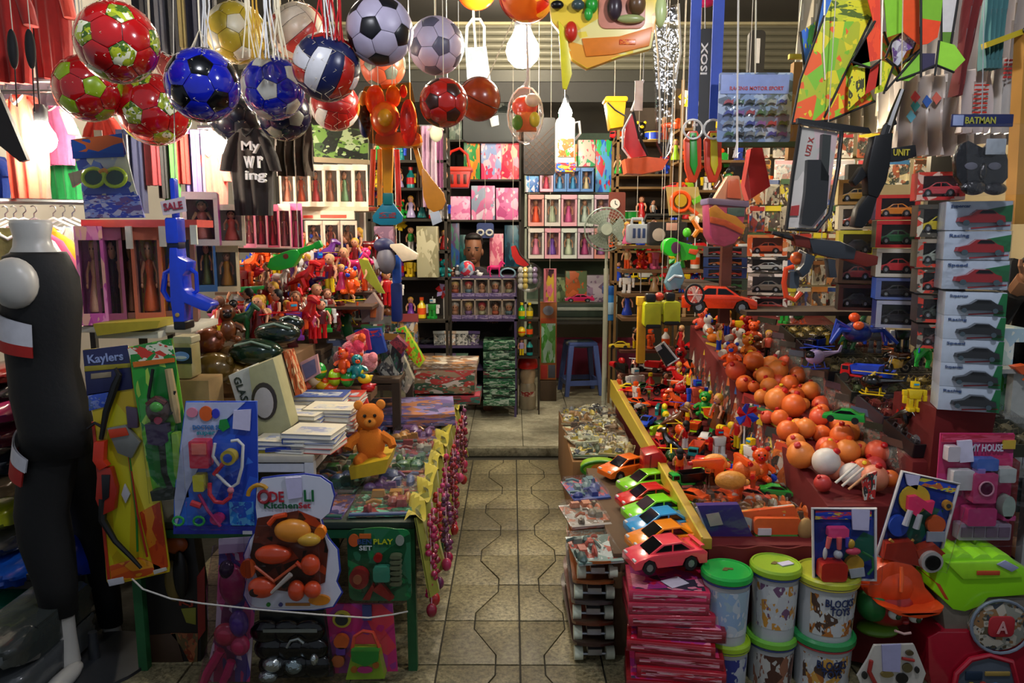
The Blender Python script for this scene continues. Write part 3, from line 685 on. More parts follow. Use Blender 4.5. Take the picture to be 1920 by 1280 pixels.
for ax in range(3):
    for sg in(-1,1):
        for st in range(3):
            b=MB();lo,hi=(-1,-.34,.34)[st],(-.34,.34,1)[st];V=[];nn=6
            for j in range(nn+1):
                for i in range(nn+1):
                    u=-1+2*i/nn;w=lo+(hi-lo)*j/nn
                    edge=i in(0,nn)or j in(0,nn);u*=.99;w=w+(.012 if j==0 else-.012 if j==nn else 0)
                    q=[0,0,0];q[ax]=sg;q[(ax+1)%3]=math.tan(u*PI/4);q[(ax+2)%3]=math.tan(w*PI/4)
                    V.append(Vector(q).normalized()*(BR*(.985 if edge else 1.004)))
            b.add(V,[(j*7+i,j*7+i+1,(j+1)*7+i+1,(j+1)*7+i)for j in range(nn)for i in range(nn)]);VOLL.append((ax,st,b.mesh('panel',ang=60)))
CORE=MB();CORE.ball((0,0,0),BR*.978,24,14);CORE=CORE.mesh('bladder',ang=180)
def ballplace(px_,py_,rp,real):
    t=real*F/rp;v=(640-py_)/F;return W(px_,py_,t*(CT+v*ST))
def soccer(px_,py_,rp,hexm,pentm,label,rot,real=BR,net=True,group='footballs in string nets'):
    c=ballplace(px_,py_,rp,real);s=real/BR;k=Kit();k.add('bladder',CORE,M('black',.5))
    for i,me in enumerate(PENT):k.add('pentagon_panel',me,pentm,rot=rot)
    for i,me in enumerate(HEXA):k.add('hexagon_panel',me,hexm[i%len(hexm)]if isinstance(hexm,(list,tuple))else hexm,rot=rot)
    k.add('net',net_mb(BR,(3.44-c.z)/s)if net else MB().tube([(0,0,BR),(0,0,(3.44-c.z)/s)],.002,5),M('cream',.7))
    return inst(k,'soccer_ball',label,'ball',c,scl=s,group=group)
def volley(px_,py_,rp,label,rot,cols,real=BR):
    c=ballplace(px_,py_,rp,real);s=real/BR;k=Kit();k.add('bladder',CORE,M('black',.5))
    for ax,st,me in VOLL:k.add('panel',me,cols[(ax+st)%3],rot=rot)
    k.add('net',net_mb(BR,(3.44-c.z)/s),M('cream',.7))
    return inst(k,'volleyball',label,'ball',c,scl=s,group='volleyballs in string nets')
REDB=M('b80c12',.16,coat=1.,var=.3);GOLDP=PR('a8b428','8a9a24','e0e0c0','406020',scale=3,rough=.2,fine=.3)
BLUB=M('0c1cb0',.14,coat=1.,var=.3);WHP=M('d8d8cc',.3);LAVW=M('b6aec6',.4,var=.15);DKP=M('16161c',.35)
soccer(220,80,73,REDB,GOLDP,'largest glossy red soccer ball with gold pentagons, top of its cluster',(.3,.5,.2))
soccer(165,166,60,REDB,M('8fae1c',.25),'red soccer ball with plain lime pentagons above the swim goggles',(1.1,.2,.7))
soccer(290,206,65,REDB,GOLDP,'glossy red soccer ball hanging lowest, beside the blue ball',(.1,.3,1.4),real=.125)
soccer(338,118,44,M('6a0a0c',.3),M('5a1010',.3),'dark red soccer ball half hidden behind the glossy blue one',(.4,.1,.2))
soccer(380,160,67,BLUB,M('05060c',.2),'glossy blue soccer ball with black pentagons',(.62,.1,.3))
soccer(440,222,46,M('0a0e26',.3),M('30343c',.3),'dark navy soccer ball under the glossy blue balls',(.2,.7,.3))
soccer(443,62,55,M('b8a02c',.35),M('d8d0b0',.4),'mustard yellow soccer ball in a bundle of cords',(.9,.4,.3))
soccer(512,165,58,BLUB,WHP,'blue soccer ball with white printed pentagons beside the volleyball',(.62,.42,.9))
soccer(532,212,50,M('080c30',.25),M('7a7c70',.4),'navy soccer ball tucked under the white-patched blue ball',(.1,.42,.3))
volley(612,126,62,'red, white and navy volleyball in front of its cluster',(.5,.3,.55),(M('c02018',.25,coat=.5),M('e4e4e8',.3),M('1a2250',.3)))
volley(628,198,46,'red and white volleyball half hidden below another one',(1.2,.2,.2),(M('b01c18',.3),M('d8d4d0',.3),M('a01818',.3)))
volley(560,60,52,'red and cream volleyball hanging behind the cords',(.2,.9,.2),(M('c04034',.3),M('e4d8c4',.3),M('d8c8b0',.3)))
soccer(712,58,62,LAVW,DKP,'large pale soccer ball with black pentagons',(.25,.12,.45),net=False)
soccer(718,122,42,M('b85030',.35),M('5c6458',.4),'orange and grey ball behind the large pale soccer ball',(.4,.4,.2),net=False)
soccer(818,86,52,LAVW,M('5c5c70',.4),'smaller pale soccer ball with grey pentagons',(.5,.3,1.0),net=False)
soccer(832,193,45,M('b81c10',.22,coat=.8),M('3c1c14',.3),'small shiny red ball with dark patches',(.5,.52,.3),real=.085,net=False)
def plainball(px_,py_,rp,real,mat,lab,seam,kind='rubber_ball'):
    c=ballplace(px_,py_,rp,real);k=Kit();b=MB();b.ball((0,0,0),real,28,18);k.add('shell',b,mat,ang=180)
    b=MB()
    for r_ in((0,0,0),(PI/2,0,0),(0,PI/2,.4)):b.tube([Euler(r_).to_matrix()@Vector(p)for p in ring_pts(real*1.0,32)],.0018,5,True)
    k.add('seam',b,seam);b=MB();b.tube([(0,0,real),(0,0,3.44-c.z)],.002,5);k.add('string',b,M('cream'));inst(k,kind,lab,'ball',c,(.3,.4,.2))
plainball(898,186,40,.085,M('9c3a14',.25,var=.4),'small brown basketball beside the shiny red ball',M('3a1408'),'basketball')
plainball(893,-22,38,.1,M('e08418',.25,var=.5,scale=14),'orange and yellow ball cut off by the top edge',M('c03010'),'beach_ball')
plainball(988,-14,54,.11,PR('e0661a','c82818','e8b040',scale=3,fine=.1),'red and orange beach ball above the large bulb',M('902010'),'beach_ball')
plainball(1325,-14,26,.07,M('a01850',.3,var=.5,scale=18),'magenta ball above the blue straps',M('400818'))
# cords bundled between the balls
for i,(x,c)in enumerate(((392,'white'),(470,'cream'),(482,'gold'),(505,'white'),(524,'cream'),(600,'red'),(614,'white'),(622,'red'),(640,'red'))):
    O=W(x,110 if i<5 else 78,2.5);b=MB()
    for j in range(5):b.tube([(rnd.uniform(-.03,.03),rnd.uniform(-.02,.02),0),(rnd.uniform(-.01,.01),0,.16),(0,0,3.44-O.z)],.0025,5)
    tag(put('cord_tassel',b,M(c,.8),None,O),'%s frayed cords hanging at position %s of nine among the balls'%(c if c!='gold' else 'golden',ORD[i]),'cord','cords among the balls')
# ------------------------------------------------------------------ clothes at upper left
def shirt(x0,y0,x1,y1,Y,col,label,sleeve=None,text=None,pr=None,yaw=0.):
    O,w,h=box_at(x0,y0,x1,y1,Y)
    return inst(KSH,'hanging_shirt',label,'shirt',O,(0,0,yaw),(w*1.05,.5,h),dict(body=pr or FAB(col),sleeve=FAB(sleeve or col),trim=FAB('white' if col not in('white',)else 'grey')),'shirts hanging in the clothes stall')
def trous(x0,y0,x1,y1,Y,col,label,yaw=0.):
    O,w,h=box_at(x0,y0,x1,y1,Y);inst(KTR,'hanging_trousers',label,'trousers',O,(0,0,yaw),(w*1.6,.6,h),dict(body=FAB(col),trim=FAB(col)),'trousers hanging behind the balls')
shirt(-30,-60,78,158,2.8,'b01c14','dark red jersey with black streaks in the top corner','a01810')
shirt(60,-80,150,150,2.95,'98140c','deep red jersey hanging behind the streaked one','c83c28')
for i,x in enumerate((24,57)):px('black_tassel','long black tassel on the red jersey, %s of two'%('outer' if i==0 else 'inner'),'tassel',2.62,[('tuft','b',(x,92,9,36),M('black',.8),0,0),('thread','t',([(x,60),(x+4,130),(x+8,200+10*i)],1.2),M('black',.8),0,0)],hang=(x,62))
cloth('white_sheet','sheet',FAB('e8dcea'),-10,155,150,215,3.4,6,.03,label='crumpled white sheet bunched above the hanging shirts',cat='sheet')
shirt(8,172,108,372,3.0,'f0543c','bright coral orange shirt beside the glowing bulb')
shirt(78,196,150,310,3.25,'e67ab0','pink shirt with white shoulders behind the coral one','white')
shirt(88,215,168,380,3.35,'18a050','green shirt with white panels beside the goggles pack','white')
px('black_flag','black cloth triangle hanging at the edge of the frame','cloth',2.75,[('cloth','p',[(-20,165),(0,172),(54,300),(40,304),(-20,255)],FAB('10141a'),-.01,.01)],hang=(0,174))
shirt(-28,290,24,372,3.1,'2454c8','blue shirt under the black triangle of cloth')
shirt(165,215,235,300,3.9,'e0402c','red shirt under the small distant bulb')
shirt(372,278,436,402,3.75,'f07060','salmon pink shirt under the bulb by the brown shirt')
for i,(x0,x1,c,n)in enumerate(((255,285,'1c1e26','charcoal'),(282,312,'4a4c58','slate grey'),(308,338,'14161e','black'),(330,352,'7a6a34','mustard'),(348,384,'1a2038','dark blue'),(376,410,'10121a','jet black'))):trous(x0,-40,x1,92+6*(i%3),3.1+.05*i,c,'%s trousers hanging high above the blue ball'%n)
for i,(x0,x1,y1,c,n)in enumerate(((234,278,400,'141c44','navy'),(272,306,348,'7c1420','crimson'),(302,318,372,'0e0e12','black'),(312,340,392,'3c8030','green'),(336,356,345,'c02c20','red'),(350,380,380,'7868a0','lilac'),(378,394,370,'9080a8','grey violet'))):trous(x0,246,x1,y1,3.5+.04*i,c,'%s trousers in the row below the red balls'%n)
O,w,h=box_at(428,236,524,404,3.2)
k=Kit()
for p in KSH.p:k.add(*p[:3])
for i,t in enumerate(('My','w r','ing')):q=text_mb(t,.3 if i<2 else .34,.13,.02,True);b=MB();b.add(q.v,q.f,Matrix.Translation((.12+.03*i,-.16,.74-.16*i)));k.add('lettering',b,M('white',.6))
inst(k,'hanging_shirt','dark brown shirt printed with white lettering','shirt',O,scl=(w*1.15,.5,h),mats=dict(body=FAB('2c2420'),sleeve=FAB('241c1a'),trim=FAB('1c1614')),group='shirts hanging in the clothes stall')
cloth('brown_cloth','cloth',FAB('3c2c1e'),516,236,586,330,3.4,4,.02,label='dark brown cloth hanging beside the lettered shirt',cat='cloth')
# row of shirts on white hangers
for i,(x,c,n)in enumerate(((10,'7a7440','olive'),(26,'d8d0c8','off-white'),(44,'a03060','magenta'),(64,'e8a010','golden yellow'),(100,'a8a8a8','grey'),(118,'1a70c8','blue'),(136,'d0d4dc','pale'))):
    Y=2.85+.07*i;O=W(x,408,Y);w=82*mpp(Y)
    inst(KHG,'coat_hanger','white plastic coat hanger holding the %s shirt'%n,'hanger',O+Vector((0,0,-.02)),(0,0,R(35)),w,{},'white hangers above the mannequin')
    inst(KSH,'hanging_shirt','%s shirt on a white hanger behind the mannequin'%n,'shirt',O+Vector((0,0,-.48)),(0,0,R(35)),(.36,.4,.46),dict(body=FAB(c),sleeve=FAB(c),trim=FAB('white')),'shirts on white hangers')
b=MB();b.cyl((-2.1,2.75,W(60,385,3.0).z+.01),(-1.75,3.5,W(60,385,3.0).z+.03),.012,n=8);b.cyl((-1.76,3.48,W(60,385,3.0).z+.03),(-1.76,3.48,3.44),.008,n=8);b.cyl((-2.1,2.76,W(60,385,3.0).z+.01),(-2.1,2.76,3.44),.008,n=8);b=tag(put('clothes_rail',b,M('silver',.3,1.)),'thin metal rail carrying the white hangers','rail')
# ------------------------------------------------------------------ hanging goods, top middle
OR=M('ff6a10',.3,coat=.3);OY=M('f8a818',.3,coat=.3);RD=M('f02c10',.3,coat=.3)
px('toy_paw_set','orange and red plastic skittles packed in a clear net bag','toy set',2.9,[('bag','p',[(690,168),(775,160),(796,270),(770,278),(700,272),(672,210)],FILM('ffd090',.3),-.06,-.055),('skittle','b',(705,190,18,28),OR,-.02,0),('skittle','b',(738,182,14,20),OY,-.01,0),('skittle','b',(725,225,27,32),OR,-.03,0),('skittle','b',(768,232,16,42),RD,-.03,0),('skittle','b',(757,172,7,12),RD,-.01,0),('ball','b',(728,226,14,16),OY,-.07,0),('skittle','b',(685,228,13,30),M('navy',.4),0,0),('skittle','b',(682,185,10,14),M('cream',.4),0,0),('base','r',(706,250,790,276,8),OY,-.03,.03),('string','t',([(735,168),(740,-60)],1),M('cream'),0,0)])
px('toy_shovel','toy spade with yellow shaft and teal blade pointing down','shovel',2.95,[('shaft','p',[(716,272),(738,272),(735,366),(720,366)],M('f4a012',.35),-.015,.015),('socket','r',(719,362,737,384),M('0f7c78',.35),-.018,.018),('blade','p',[(719,380),(737,380),(756,405),(754,416),(742,422),(714,422),(700,416),(699,405)],M('0f8aa0',.35,coat=.4),-.012,.012),('printed_label','r',(712,398,744,409),PR('b03028','0f6a80',scale=6),-.015,-.011)],bevel=.003)
px('toy_shovel','amber paddle spade with a white price tag on its tip','shovel',2.9,[('handle','p',[(772,266),(780,264),(796,322),(788,330)],M('f09a1e',.35),-.01,.01),('blade','p',[(790,318),(796,316),(812,338),(832,362),(836,378),(830,392),(814,398),(802,390),(794,368)],M('f0961e',.35,coat=.4),-.012,.012),('price_tag','p',[(806,400),(824,395),(830,415),(812,423)],M('white',.7),-.016,-.014)],bevel=.003)
for i,(x,c,n)in enumerate(((700,'e05028','orange'),(712,'d89018','amber'),(744,'d83020','red'))):px('toy_rake','%s plastic rake handle behind the teal spade'%n,'rake',3.05,[('shaft','t',([(x,280),(x+4*(i-1),385)],5),M(c,.4),0,0),('grip','t',([(x-8,392),(x+8,392)],4),M(c,.4),0,0)],hang=(x,282))
px('netted_toy_bag','oval clear bag of orange toys below the large bulb','toy bag',3.4,[('film','b',(985,216,33,54,22),FILM('ffffff',.35),0,0),('toy','b',(984,200,24,20,12),M('e8502a',.3),0,0),('toy','p',[(968,212),(1000,212),(1006,246),(968,246)],M('f07a28',.3),-.03,.02),('toy','b',(998,190,14,12),M('e8e0d0',.3),-.03,0),('toy','b',(970,232,10,14),M('60a040',.3),-.04,0),('toy','b',(1002,226,10,14),M('d8d040',.3),-.03,0),('rim','t',([(985+33*math.cos(a*PI/8),216+53*math.sin(a*PI/8))for a in range(16)],1.6,True),M('white',.3),-.01,-.01),('neck','t',([(985,164),(990,148),(985,-60)],[7,3,1]),M('c8d0d8',.4),0,0)])
px('checkered_case','black quilted case with tan lattice pattern hanging under the bulb','case',4.2,[('case','r',(982,222,1040,328,4),M('0a0808',.5),-.03,.03)]+[('stitching','t',([(984,238+12*i),(984+min(54,88-12*i+0),238+12*i+min(54,88-12*i))],.5),M('5a3c28',.6),-.031,-.031)for i in range(7)]+[('stitching','t',([(1038,238+12*i),(1038-min(54,88-12*i),238+12*i+min(54,88-12*i))],.5),M('5a3c28',.6),-.031,-.031)for i in range(7)],hang=(1010,224))
px('feeding_bottle','oversized white toy feeding bottle with printed fruit','bottle',4.0,[('body','r',(1042,222,1076,312,8),M('f0f0ea',.3),-.05,.05),('collar','r',(1048,206,1068,222,3),M('7cd0c4',.4),-.03,.03),('teat','p',[(1053,206),(1065,206),(1061,184),(1057,184)],M('f4f0e4',.4),-.012,.012),('print','r',(1044,262,1074,296),PR('e86838','f0f0e8','58b048',scale=4),-.054,-.05),('handle','t',([(1074,232),(1086,228),(1088,250),(1078,262)],2.5),M('e8e8e8',.4),0,0),('base','r',(1042,306,1078,324,4),PR('d83030','2860c0','e8c040',scale=4),-.052,.052),('string','t',([(1059,184),(1060,-40)],.8),M('cream'),0,0)],bevel=.004)
px('toy_bucket','small yellow toy bucket with black handle hanging by the sail boat','bucket',4.4,[('tub','p',[(1134,190),(1172,186),(1166,240),(1142,244)],M('e8b414',.35),-.06,.06),('rim','r',(1132,184,1174,194,4),M('f0c020',.35),-.068,.068),('handle','t',([(1136,196),(1150,210),(1170,222)],1.5),M('black'),-.072,-.072)],bevel=.006,hang=(1152,190))
px('toy_sailboat','toy sailing boat with red sail and orange hull in clear wrap','toy boat',3.3,[('hull','p',[(1168,300),(1210,296),(1250,300),(1238,320),(1200,328),(1172,326)],M('f2641e',.3),-.05,.05),('sail','p',[(1186,212),(1172,240),(1170,275),(1184,296),(1212,292),(1196,262)],M('d81c18',.35),-.008,.008),('sail_edge','t',([(1186,210),(1196,250),(1214,292)],3),M('black',.5),-.004,-.004),('mast','t',([(1184,208),(1206,150)],2.5),M('white',.4),0,0),('sail_tape','t',([(1184,214),(1168,244),(1167,278),(1182,298)],2),M('white',.4),-.004,-.004),('pennant','r',(1190,152,1204,208),M('e4d8d0',.4),-.01,-.004),('string','t',([(1206,150),(1212,-60)],.8),M('grey'),0,0)])
px('clear_plastic_sleeve','long empty clear plastic sleeve hanging beside the sail boat','plastic sleeve',3.0,[('film','p',[(1222,20),(1268,10),(1276,90),(1262,190),(1258,280),(1246,300),(1232,270),(1228,150)],FILM('e8e8e8',.5),-.02,.02),('crease','t',([(1224,20),(1232,110),(1236,200),(1234,270)],2),M('c8c4b8',.2),-.02,-.02),('crease','t',([(1270,10),(1274,100),(1264,150)],2.4),M('d0ccc0',.2),-.02,-.02),('crease','t',([(1242,110),(1262,120),(1258,240),(1246,296)],1.6),M('b8b4a8',.2),-.02,-.02),('header','t',([(1246,20),(1246,-60)],2),M('white',.4),0,0)])
YB=PR('f4d040','f4a83c','f0e090','f4dc50',scale=3,fine=.15)
px('beach_tote','yellow and orange beach tote printed with animals','tote bag',2.8,[('pouch','p',[(1026,-30),(1240,-30),(1226,60),(1220,92),(1160,108),(1100,130),(1072,112),(1058,70),(1034,40)],YB,-.01,.03),('strap','p',[(1046,40),(1062,60),(1068,110),(1072,140),(1062,170),(1054,168),(1050,110)],M('f4e428',.35),-.02,-.01),('printed_patch','p',[(1090,74),(1160,70),(1222,52),(1216,88),(1150,104),(1098,108)],M('f0841c',.35),-.016,-.01),('printed_patch','r',(1122,-20,1208,56,14),M('d88a70',.4),-.016,-.01),('toy','b',(1070,62,12,18),M('d83020',.3),-.02,0),('toy','b',(1108,12,12,16),M('28a030',.3),-.02,0),('toy','b',(1102,30,8,12),M('38b040',.3),-.025,0),('toy','b',(1044,14,12,8),M('black',.3),-.03,0),('toy','b',(1082,14,12,10),M('3c5050',.3),-.03,0),('toy','b',(1150,18,14,24),M('3a2c34',.3),-.03,0),('toy','b',(1192,12,16,20),M('6a4c30',.3),-.03,0),('toy','b',(1238,20,12,30),M('c8d890',.3),0,0),('toy','b',(1180,40,26,8),M('a8b070',.3),-.03,0),('print','r',(1160,76,1190,86),PR('c83020','f08a2c',scale=8),-.02,-.016)],bevel=.004)
# blue straps with rings and flippers
for i,(x,lab,fc,fe)in enumerate(((1303,'blue strap with a white ring, nearer the sail boat','e8481c','18a028'),(1345,'blue strap with a white ring, nearer the blister pack of motorbikes','d8401c','c8b818'))):
    xr=1298+38*i
    px('hanging_strap',lab,'strap',3.1,[('webbing','r',(x-5,-60,x+5,226),M('2a4cb8',.6),-.003,.003),('ring','t',([(xr+18*math.cos(a*PI/8),243+18*math.sin(a*PI/8))for a in range(16)],2.2,True),M('d4d4d0',.3),-.012,-.012)])
    px('swim_flipper',('%s swim flipper hanging from a white ring'%('green and red' if i==0 else 'yellow and red')),'flipper',3.12,[('blade','p',[(xr-16,262),(xr-6,246),(xr+8,246),(xr+16,262),(xr+16,316),(xr+6,342),(xr-6,342),(xr-14,316)],M(fc,.35),-.012,.012),('pocket','p',[(xr-6,250),(xr+6,250),(xr+8,310),(xr+2,330),(xr-6,310)],M(fe,.35),-.022,-.01),('eyelet','d',(xr,258,3),M('black'),-.026,-.02)],bevel=.003)
px('racket_case','long black slim case with vertical white lettering','case',3.6,[('case','r',(1308,56,1338,282,8),M('0a0a0c',.45),-.02,.02),('lettering','x',('ISOX',1318,112,56,12,90),M('white'),-.024,0),('lettering','x',('in 5',1302,212,50,10,90),M('d0d0d0'),-.024,0),('loop','t',([(1322,56),(1322,-60)],1),M('grey'),0,0)])
px('racket_case','second black case with a white logo further along the shutter','case',4.2,[('case','r',(1404,58,1430,140,8),M('0c0c0e',.45),-.02,.02),('logo','r',(1416,74,1421,120),M('d8d8d8'),-.024,-.02),('loop','t',([(1418,58),(1418,-60)],1),M('grey'),0,0)])
BK=PR('7890b8','586890','a0b0c8','48586c',scale=5,fine=.4)
items=[('card','r',(1349,136,1481,266,4),BK,0,.004),('header','r',(1352,140,1478,176),M('8094d0',.3),-.004,0),('lettering','x',('RACING MOTOR SPORT',1418,166,100,7),M('b03848'),-.006,0),('bubble','r',(1352,180,1478,262,6),FILM(amt=.4),-.05,-.045),('hanger_cord','t',([(1384,138),(1386,-60)],1.4),M('b8b4a0'),0,0),('hanger_cord','t',([(1416,138),(1418,-60)],1.4),M('c8c4b0'),0,0)]
cc=['982838','283890','707880','305838','784890','909498','202428']
for j in range(4):
    for i in range(6):x=1364+20*i;y=192+20*j;items.append(('motorbike_toy','p',[(x-9,y+5),(x-6,y-2),(x-1,y-5),(x+4,y-2),(x+9,y-5),(x+8,y+5),(x+3,y+2),(x-3,y+2)],M(cc[(i*3+j)%7],.3),-.02,-.002))
px('motorbike_blister_pack','large blue blister pack of tiny motorbikes on two cords','blister pack',3.0,items)
px('green_price_rail','thin green wooden slat under the motorbike pack','slat',3.15,[('slat','r',(1330,266,1500,276),M('4a5c38',.7),-.02,.02)],hang=(1400,268))
# ------------------------------------------------------------------ kites
KY=lambda*c:PR(*c,scale=5,rough=.55,fine=.25)
KB_=M('101010',.7)
def kite(label,panels,Y,spars,tails=()):
    tp=min((p for P,m in panels for p in P),key=lambda p:p[1])
    it=[('panel','p',P,m,0,.004)for P,m in panels]+[('spar','t',(s,2.2),KB_,-.003,-.003)for s in spars]+[('tail','t',(s,1.6),M('cream'),-.004,-.004)for s in tails]
    px('kite',label,'kite',Y,it,hang=tp)
kite('long green and yellow kite with orange shapes beside the motorbike pack',[([(1545,40),(1630,40),(1600,110),(1540,225),(1484,232),(1500,150)],KY('7ab828','d8cc20','a8b424','e85c20')),([(1630,40),(1650,0),(1560,0),(1545,40)],KY('d0d020','b8c020','506818')),([(1540,225),(1600,110),(1622,150),(1640,190),(1556,226)],KY('e86020','90c028','e8d020'))],2.75,[[(1545,30),(1500,150),(1484,232)],[(1484,232),(1556,226),(1640,190)],[(1640,20),(1545,220)]],[[(1546,0),(1543,90),(1546,150)]])
kite('blue and white kite corner at the top beside the pale ceiling',[([(1544,-30),(1572,-30),(1590,40),(1560,80),(1530,80)],M('3a78d8',.5)),([(1566,-30),(1622,-30),(1592,42)],M('a8c0d0',.5))],2.85,[[(1564,-20),(1592,42)],[(1622,-30),(1592,42)],[(1546,-30),(1524,80)]])
kite('red and green striped kite in the middle of the row',[([(1620,-30),(1650,-30),(1652,110),(1600,124),(1596,110),(1640,50)],KY('d83a1c','e8481c')),([(1600,124),(1596,110),(1625,70),(1632,124)],M('80c83c',.5)),([(1656,-30),(1690,-30),(1694,60),(1664,70)],M('88c82c',.5)),([(1690,-30),(1724,-30),(1724,84),(1694,60)],M('e8501c',.5))],2.68,[[(1596,116),(1632,128),(1652,112)],[(1640,40),(1596,116)]],[[(1654,-20),(1650,160)]])
kite('lime and orange kite draped over the black rifle',[([(1724,-30),(1770,-30),(1764,40),(1726,34)],M('78b028',.5)),([(1726,34),(1764,40),(1758,70),(1740,82),(1728,84)],M('e8481c',.5)),([(1726,100),(1700,118),(1680,150),(1704,152),(1728,132)],M('84c038',.5)),([(1760,76),(1790,84),(1810,112),(1786,136),(1754,122)],M('98d83c',.5)),([(1726,100),(1754,100),(1752,128),(1728,132)],M('3a3450',.5))],2.6,[[(1726,-20),(1726,145)],[(1680,152),(1728,134),(1754,122),(1788,136)],[(1660,170),(1725,95)],[(1760,76),(1752,142)]])
kite('purple and grey kite with black hoop behind the lime one',[([(1672,80),(1700,58),(1722,60),(1712,90),(1690,100),(1676,118)],KY('6a4a8c','8c8498','c8c8d0')),([(1676,118),(1690,100),(1700,96),(1684,124)],M('c8c8d4',.5))],2.72,[[(1660,108),(1672,78),(1700,54),(1724,54)],[(1660,110),(1682,126),(1726,92)]])
kite('yellow and red kite hanging lowest beside the black rifle',[([(1600,126),(1632,128),(1622,176),(1590,206),(1592,150)],KY('d8d028','e0c818','404020')),([(1622,128),(1650,118),(1648,160),(1622,178)],M('c82c1c',.5)),([(1650,112),(1674,122),(1660,170),(1640,176)],KY('e0d828','a8b820'))],2.7,[[(1660,110),(1674,124),(1656,176)]])
cloth('red_streamer','streamer',FAB('701414'),1798,-30,1836,180,2.75,2,.02,taper=.6,sway=-.6,label='dark red fabric streamer among the kites',cat='streamer')
cloth('teal_streamer','streamer',FAB('4a8488'),1834,-30,1876,130,2.9,4,.025,taper=.3,label='teal gauze streamer in front of the yellow bar',cat='streamer')
cloth('plastic_bag','bag',M('d8ccc4',.35,var=.3,scale=8),1672,140,1800,292,3.1,5,.04,taper=-.1,label='large pale crumpled plastic bag behind the black rifle',cat='bag')
cloth('plastic_bag','bag',M('e0d4d0',.35,var=.3,scale=8),1790,130,1850,250,3.0,3,.03,label='pale plastic bag printed with red lines',cat='bag',extra=[lambda w,h:('print',(lambda b:[b.box((0,-.045,h*(.3+.07*i)),(w*.4,.01,.005))for i in range(7)]and b)(MB()),M('c83028'))])
cloth('plastic_bag','bag',M('d8d4d0',.35,var=.3,scale=8),1848,110,1906,250,3.1,3,.03,label='pale plastic bag with a checked collar near the yellow post',cat='bag',extra=[lambda w,h:('checked_collar',(lambda b:[b.box((-w*.3+.018*(i%5),-.05,h*.72+.016*(i//5)),(.009,.01,.008))for i in range(25)]and b)(MB()),M('c03838'))])
for i,(x,y,c)in enumerate(((1716,198,'3a9898'),(1716,182,'d84848'),(1738,190,'3868c0'),(1756,184,'e07060'),(1708,218,'68b8d0'))):px('paper_flag','small %s printed flag on the pale bag'%('teal','red','blue','coral','light blue')[i],'flag',3.06,[('flag','p',[(x,y-12),(x+10,y),(x,y+12),(x-8,y)],M(c,.6),0,.004)])
px('wooden_post','tan wooden upright beside the motorbike pack','post',3.3,[('post','p',[(1486,118),(1502,118),(1492,300),(1474,300)],M('a07840',.7,var=.4,scale=8),-.02,.02),('crossbar','r',(1476,104,1512,113),M('c0b020',.5),-.03,-.01)],hang=(1494,106))
px('shop_post','yellow wooden post at the edge of the stall','post',2.85,[('post','p',[(1912,60),(1932,60),(1912,420),(1892,420)],M('c08a38',.7,var=.4,scale=8),-.03,.03),('arm','p',[(1842,82),(1912,56),(1914,66),(1844,92)],M('c8b020',.5),-.02,.01),('bolt','b',(1914,60,6),M('black',.4),-.03,0)])
for i,(x0,y0,x1,y1,Y,c,n)in enumerate(((1486,-60,1640,250,3.7,'c8c0a8','cream'),(1630,-60,1760,240,3.8,'d4ccc4','pale grey'),(1750,-60,1930,270,3.7,'d0c4bc','pinkish'))):cloth('dust_sheet','sheet',M(c,.5,var=.3,scale=6),x0,y0,x1,y1,Y,6,.04,label='%s dust sheet hanging behind the kites'%n,cat='sheet')
kite('small yellow and blue kite tucked behind the green one',[([(1500,60),(1545,30),(1540,120),(1510,150)],KY('3a70c8','d8c820','58a838')),([(1510,150),(1540,120),(1548,190),(1500,210)],KY('d8a820','e05c20','a8b820'))],2.95,[[(1500,60),(1510,150),(1500,210)],[(1545,30),(1548,190)]])
kite('green and white kite with dark edging at the top',[([(1764,-30),(1800,-30),(1790,60),(1768,60)],M('e8e4e0',.5)),([(1768,60),(1790,60),(1780,84),(1764,80)],M('6c9c38',.5))],2.78,[[(1764,-30),(1764,80)],[(1800,-30),(1782,84)]])
kite('orange and yellow kite behind the purple hooped one',[([(1656,60),(1726,50),(1726,98),(1690,150),(1650,120)],KY('e88030','d8c030','88b838'))],2.9,[[(1656,60),(1690,150)],[(1726,50),(1690,150)]])
for i,(px0,px1,py,Y,n)in enumerate(((-20,160,150,2.86,'red jerseys'),(0,175,172,3.2,'coral, pink and green shirts'),(230,400,246,3.65,'row of trousers below the red balls'),(370,530,238,3.4,'brown lettered shirt'),(160,240,214,3.92,'red shirt by the distant bulb'))):
    A,B=W(px0,py,Y),W(px1,py,Y+.12);b=MB();b.cyl(A,B,.009,n=8)
    for p in(A.lerp(B,.05),A.lerp(B,.95)):b.cyl(p,(p.x,p.y,3.445),.004,n=6)
    tag(put('hanging_rail',b,M('silver',.35,.9)),'thin metal rail carrying the %s'%n,'rail','rails in the clothes stall')
# ------------------------------------------------------------------ left stall: tables and racks
GRN=M('1c5a30',.5,var=.3)
def table(name,label,x0,x1,y0,y1,z,mat,leg,th=.025,zf=0.,lr=.016,cat='table',rails=True):
    k=Kit();w,d=x1-x0,y1-y0;b=MB();b.box((0,0,z-th/2-zf),(w,d,th));k.add('top',b,mat,bevel=.004)
    for sx in(-1,1):
        for sy in(-1,1):b=MB();b.box((sx*(w/2-lr),sy*(d/2-lr),(z-zf-th)/2),(2*lr,2*lr,z-zf-th));k.add('leg',b,leg)
    if rails:
        for sy in(-1,1):b=MB();b.box((0,sy*(d/2-lr),z-zf-th-.02),(w-4*lr,2*lr*.8,.03));k.add('rail',b,leg)
        for sx in(-1,1):b=MB();b.box((sx*(w/2-lr),0,z-zf-th-.02),(2*lr*.8,d-4*lr,.03));k.add('rail',b,leg)
    return inst(k,name,label,cat,((x0+x1)/2,(y0+y1)/2,zf))
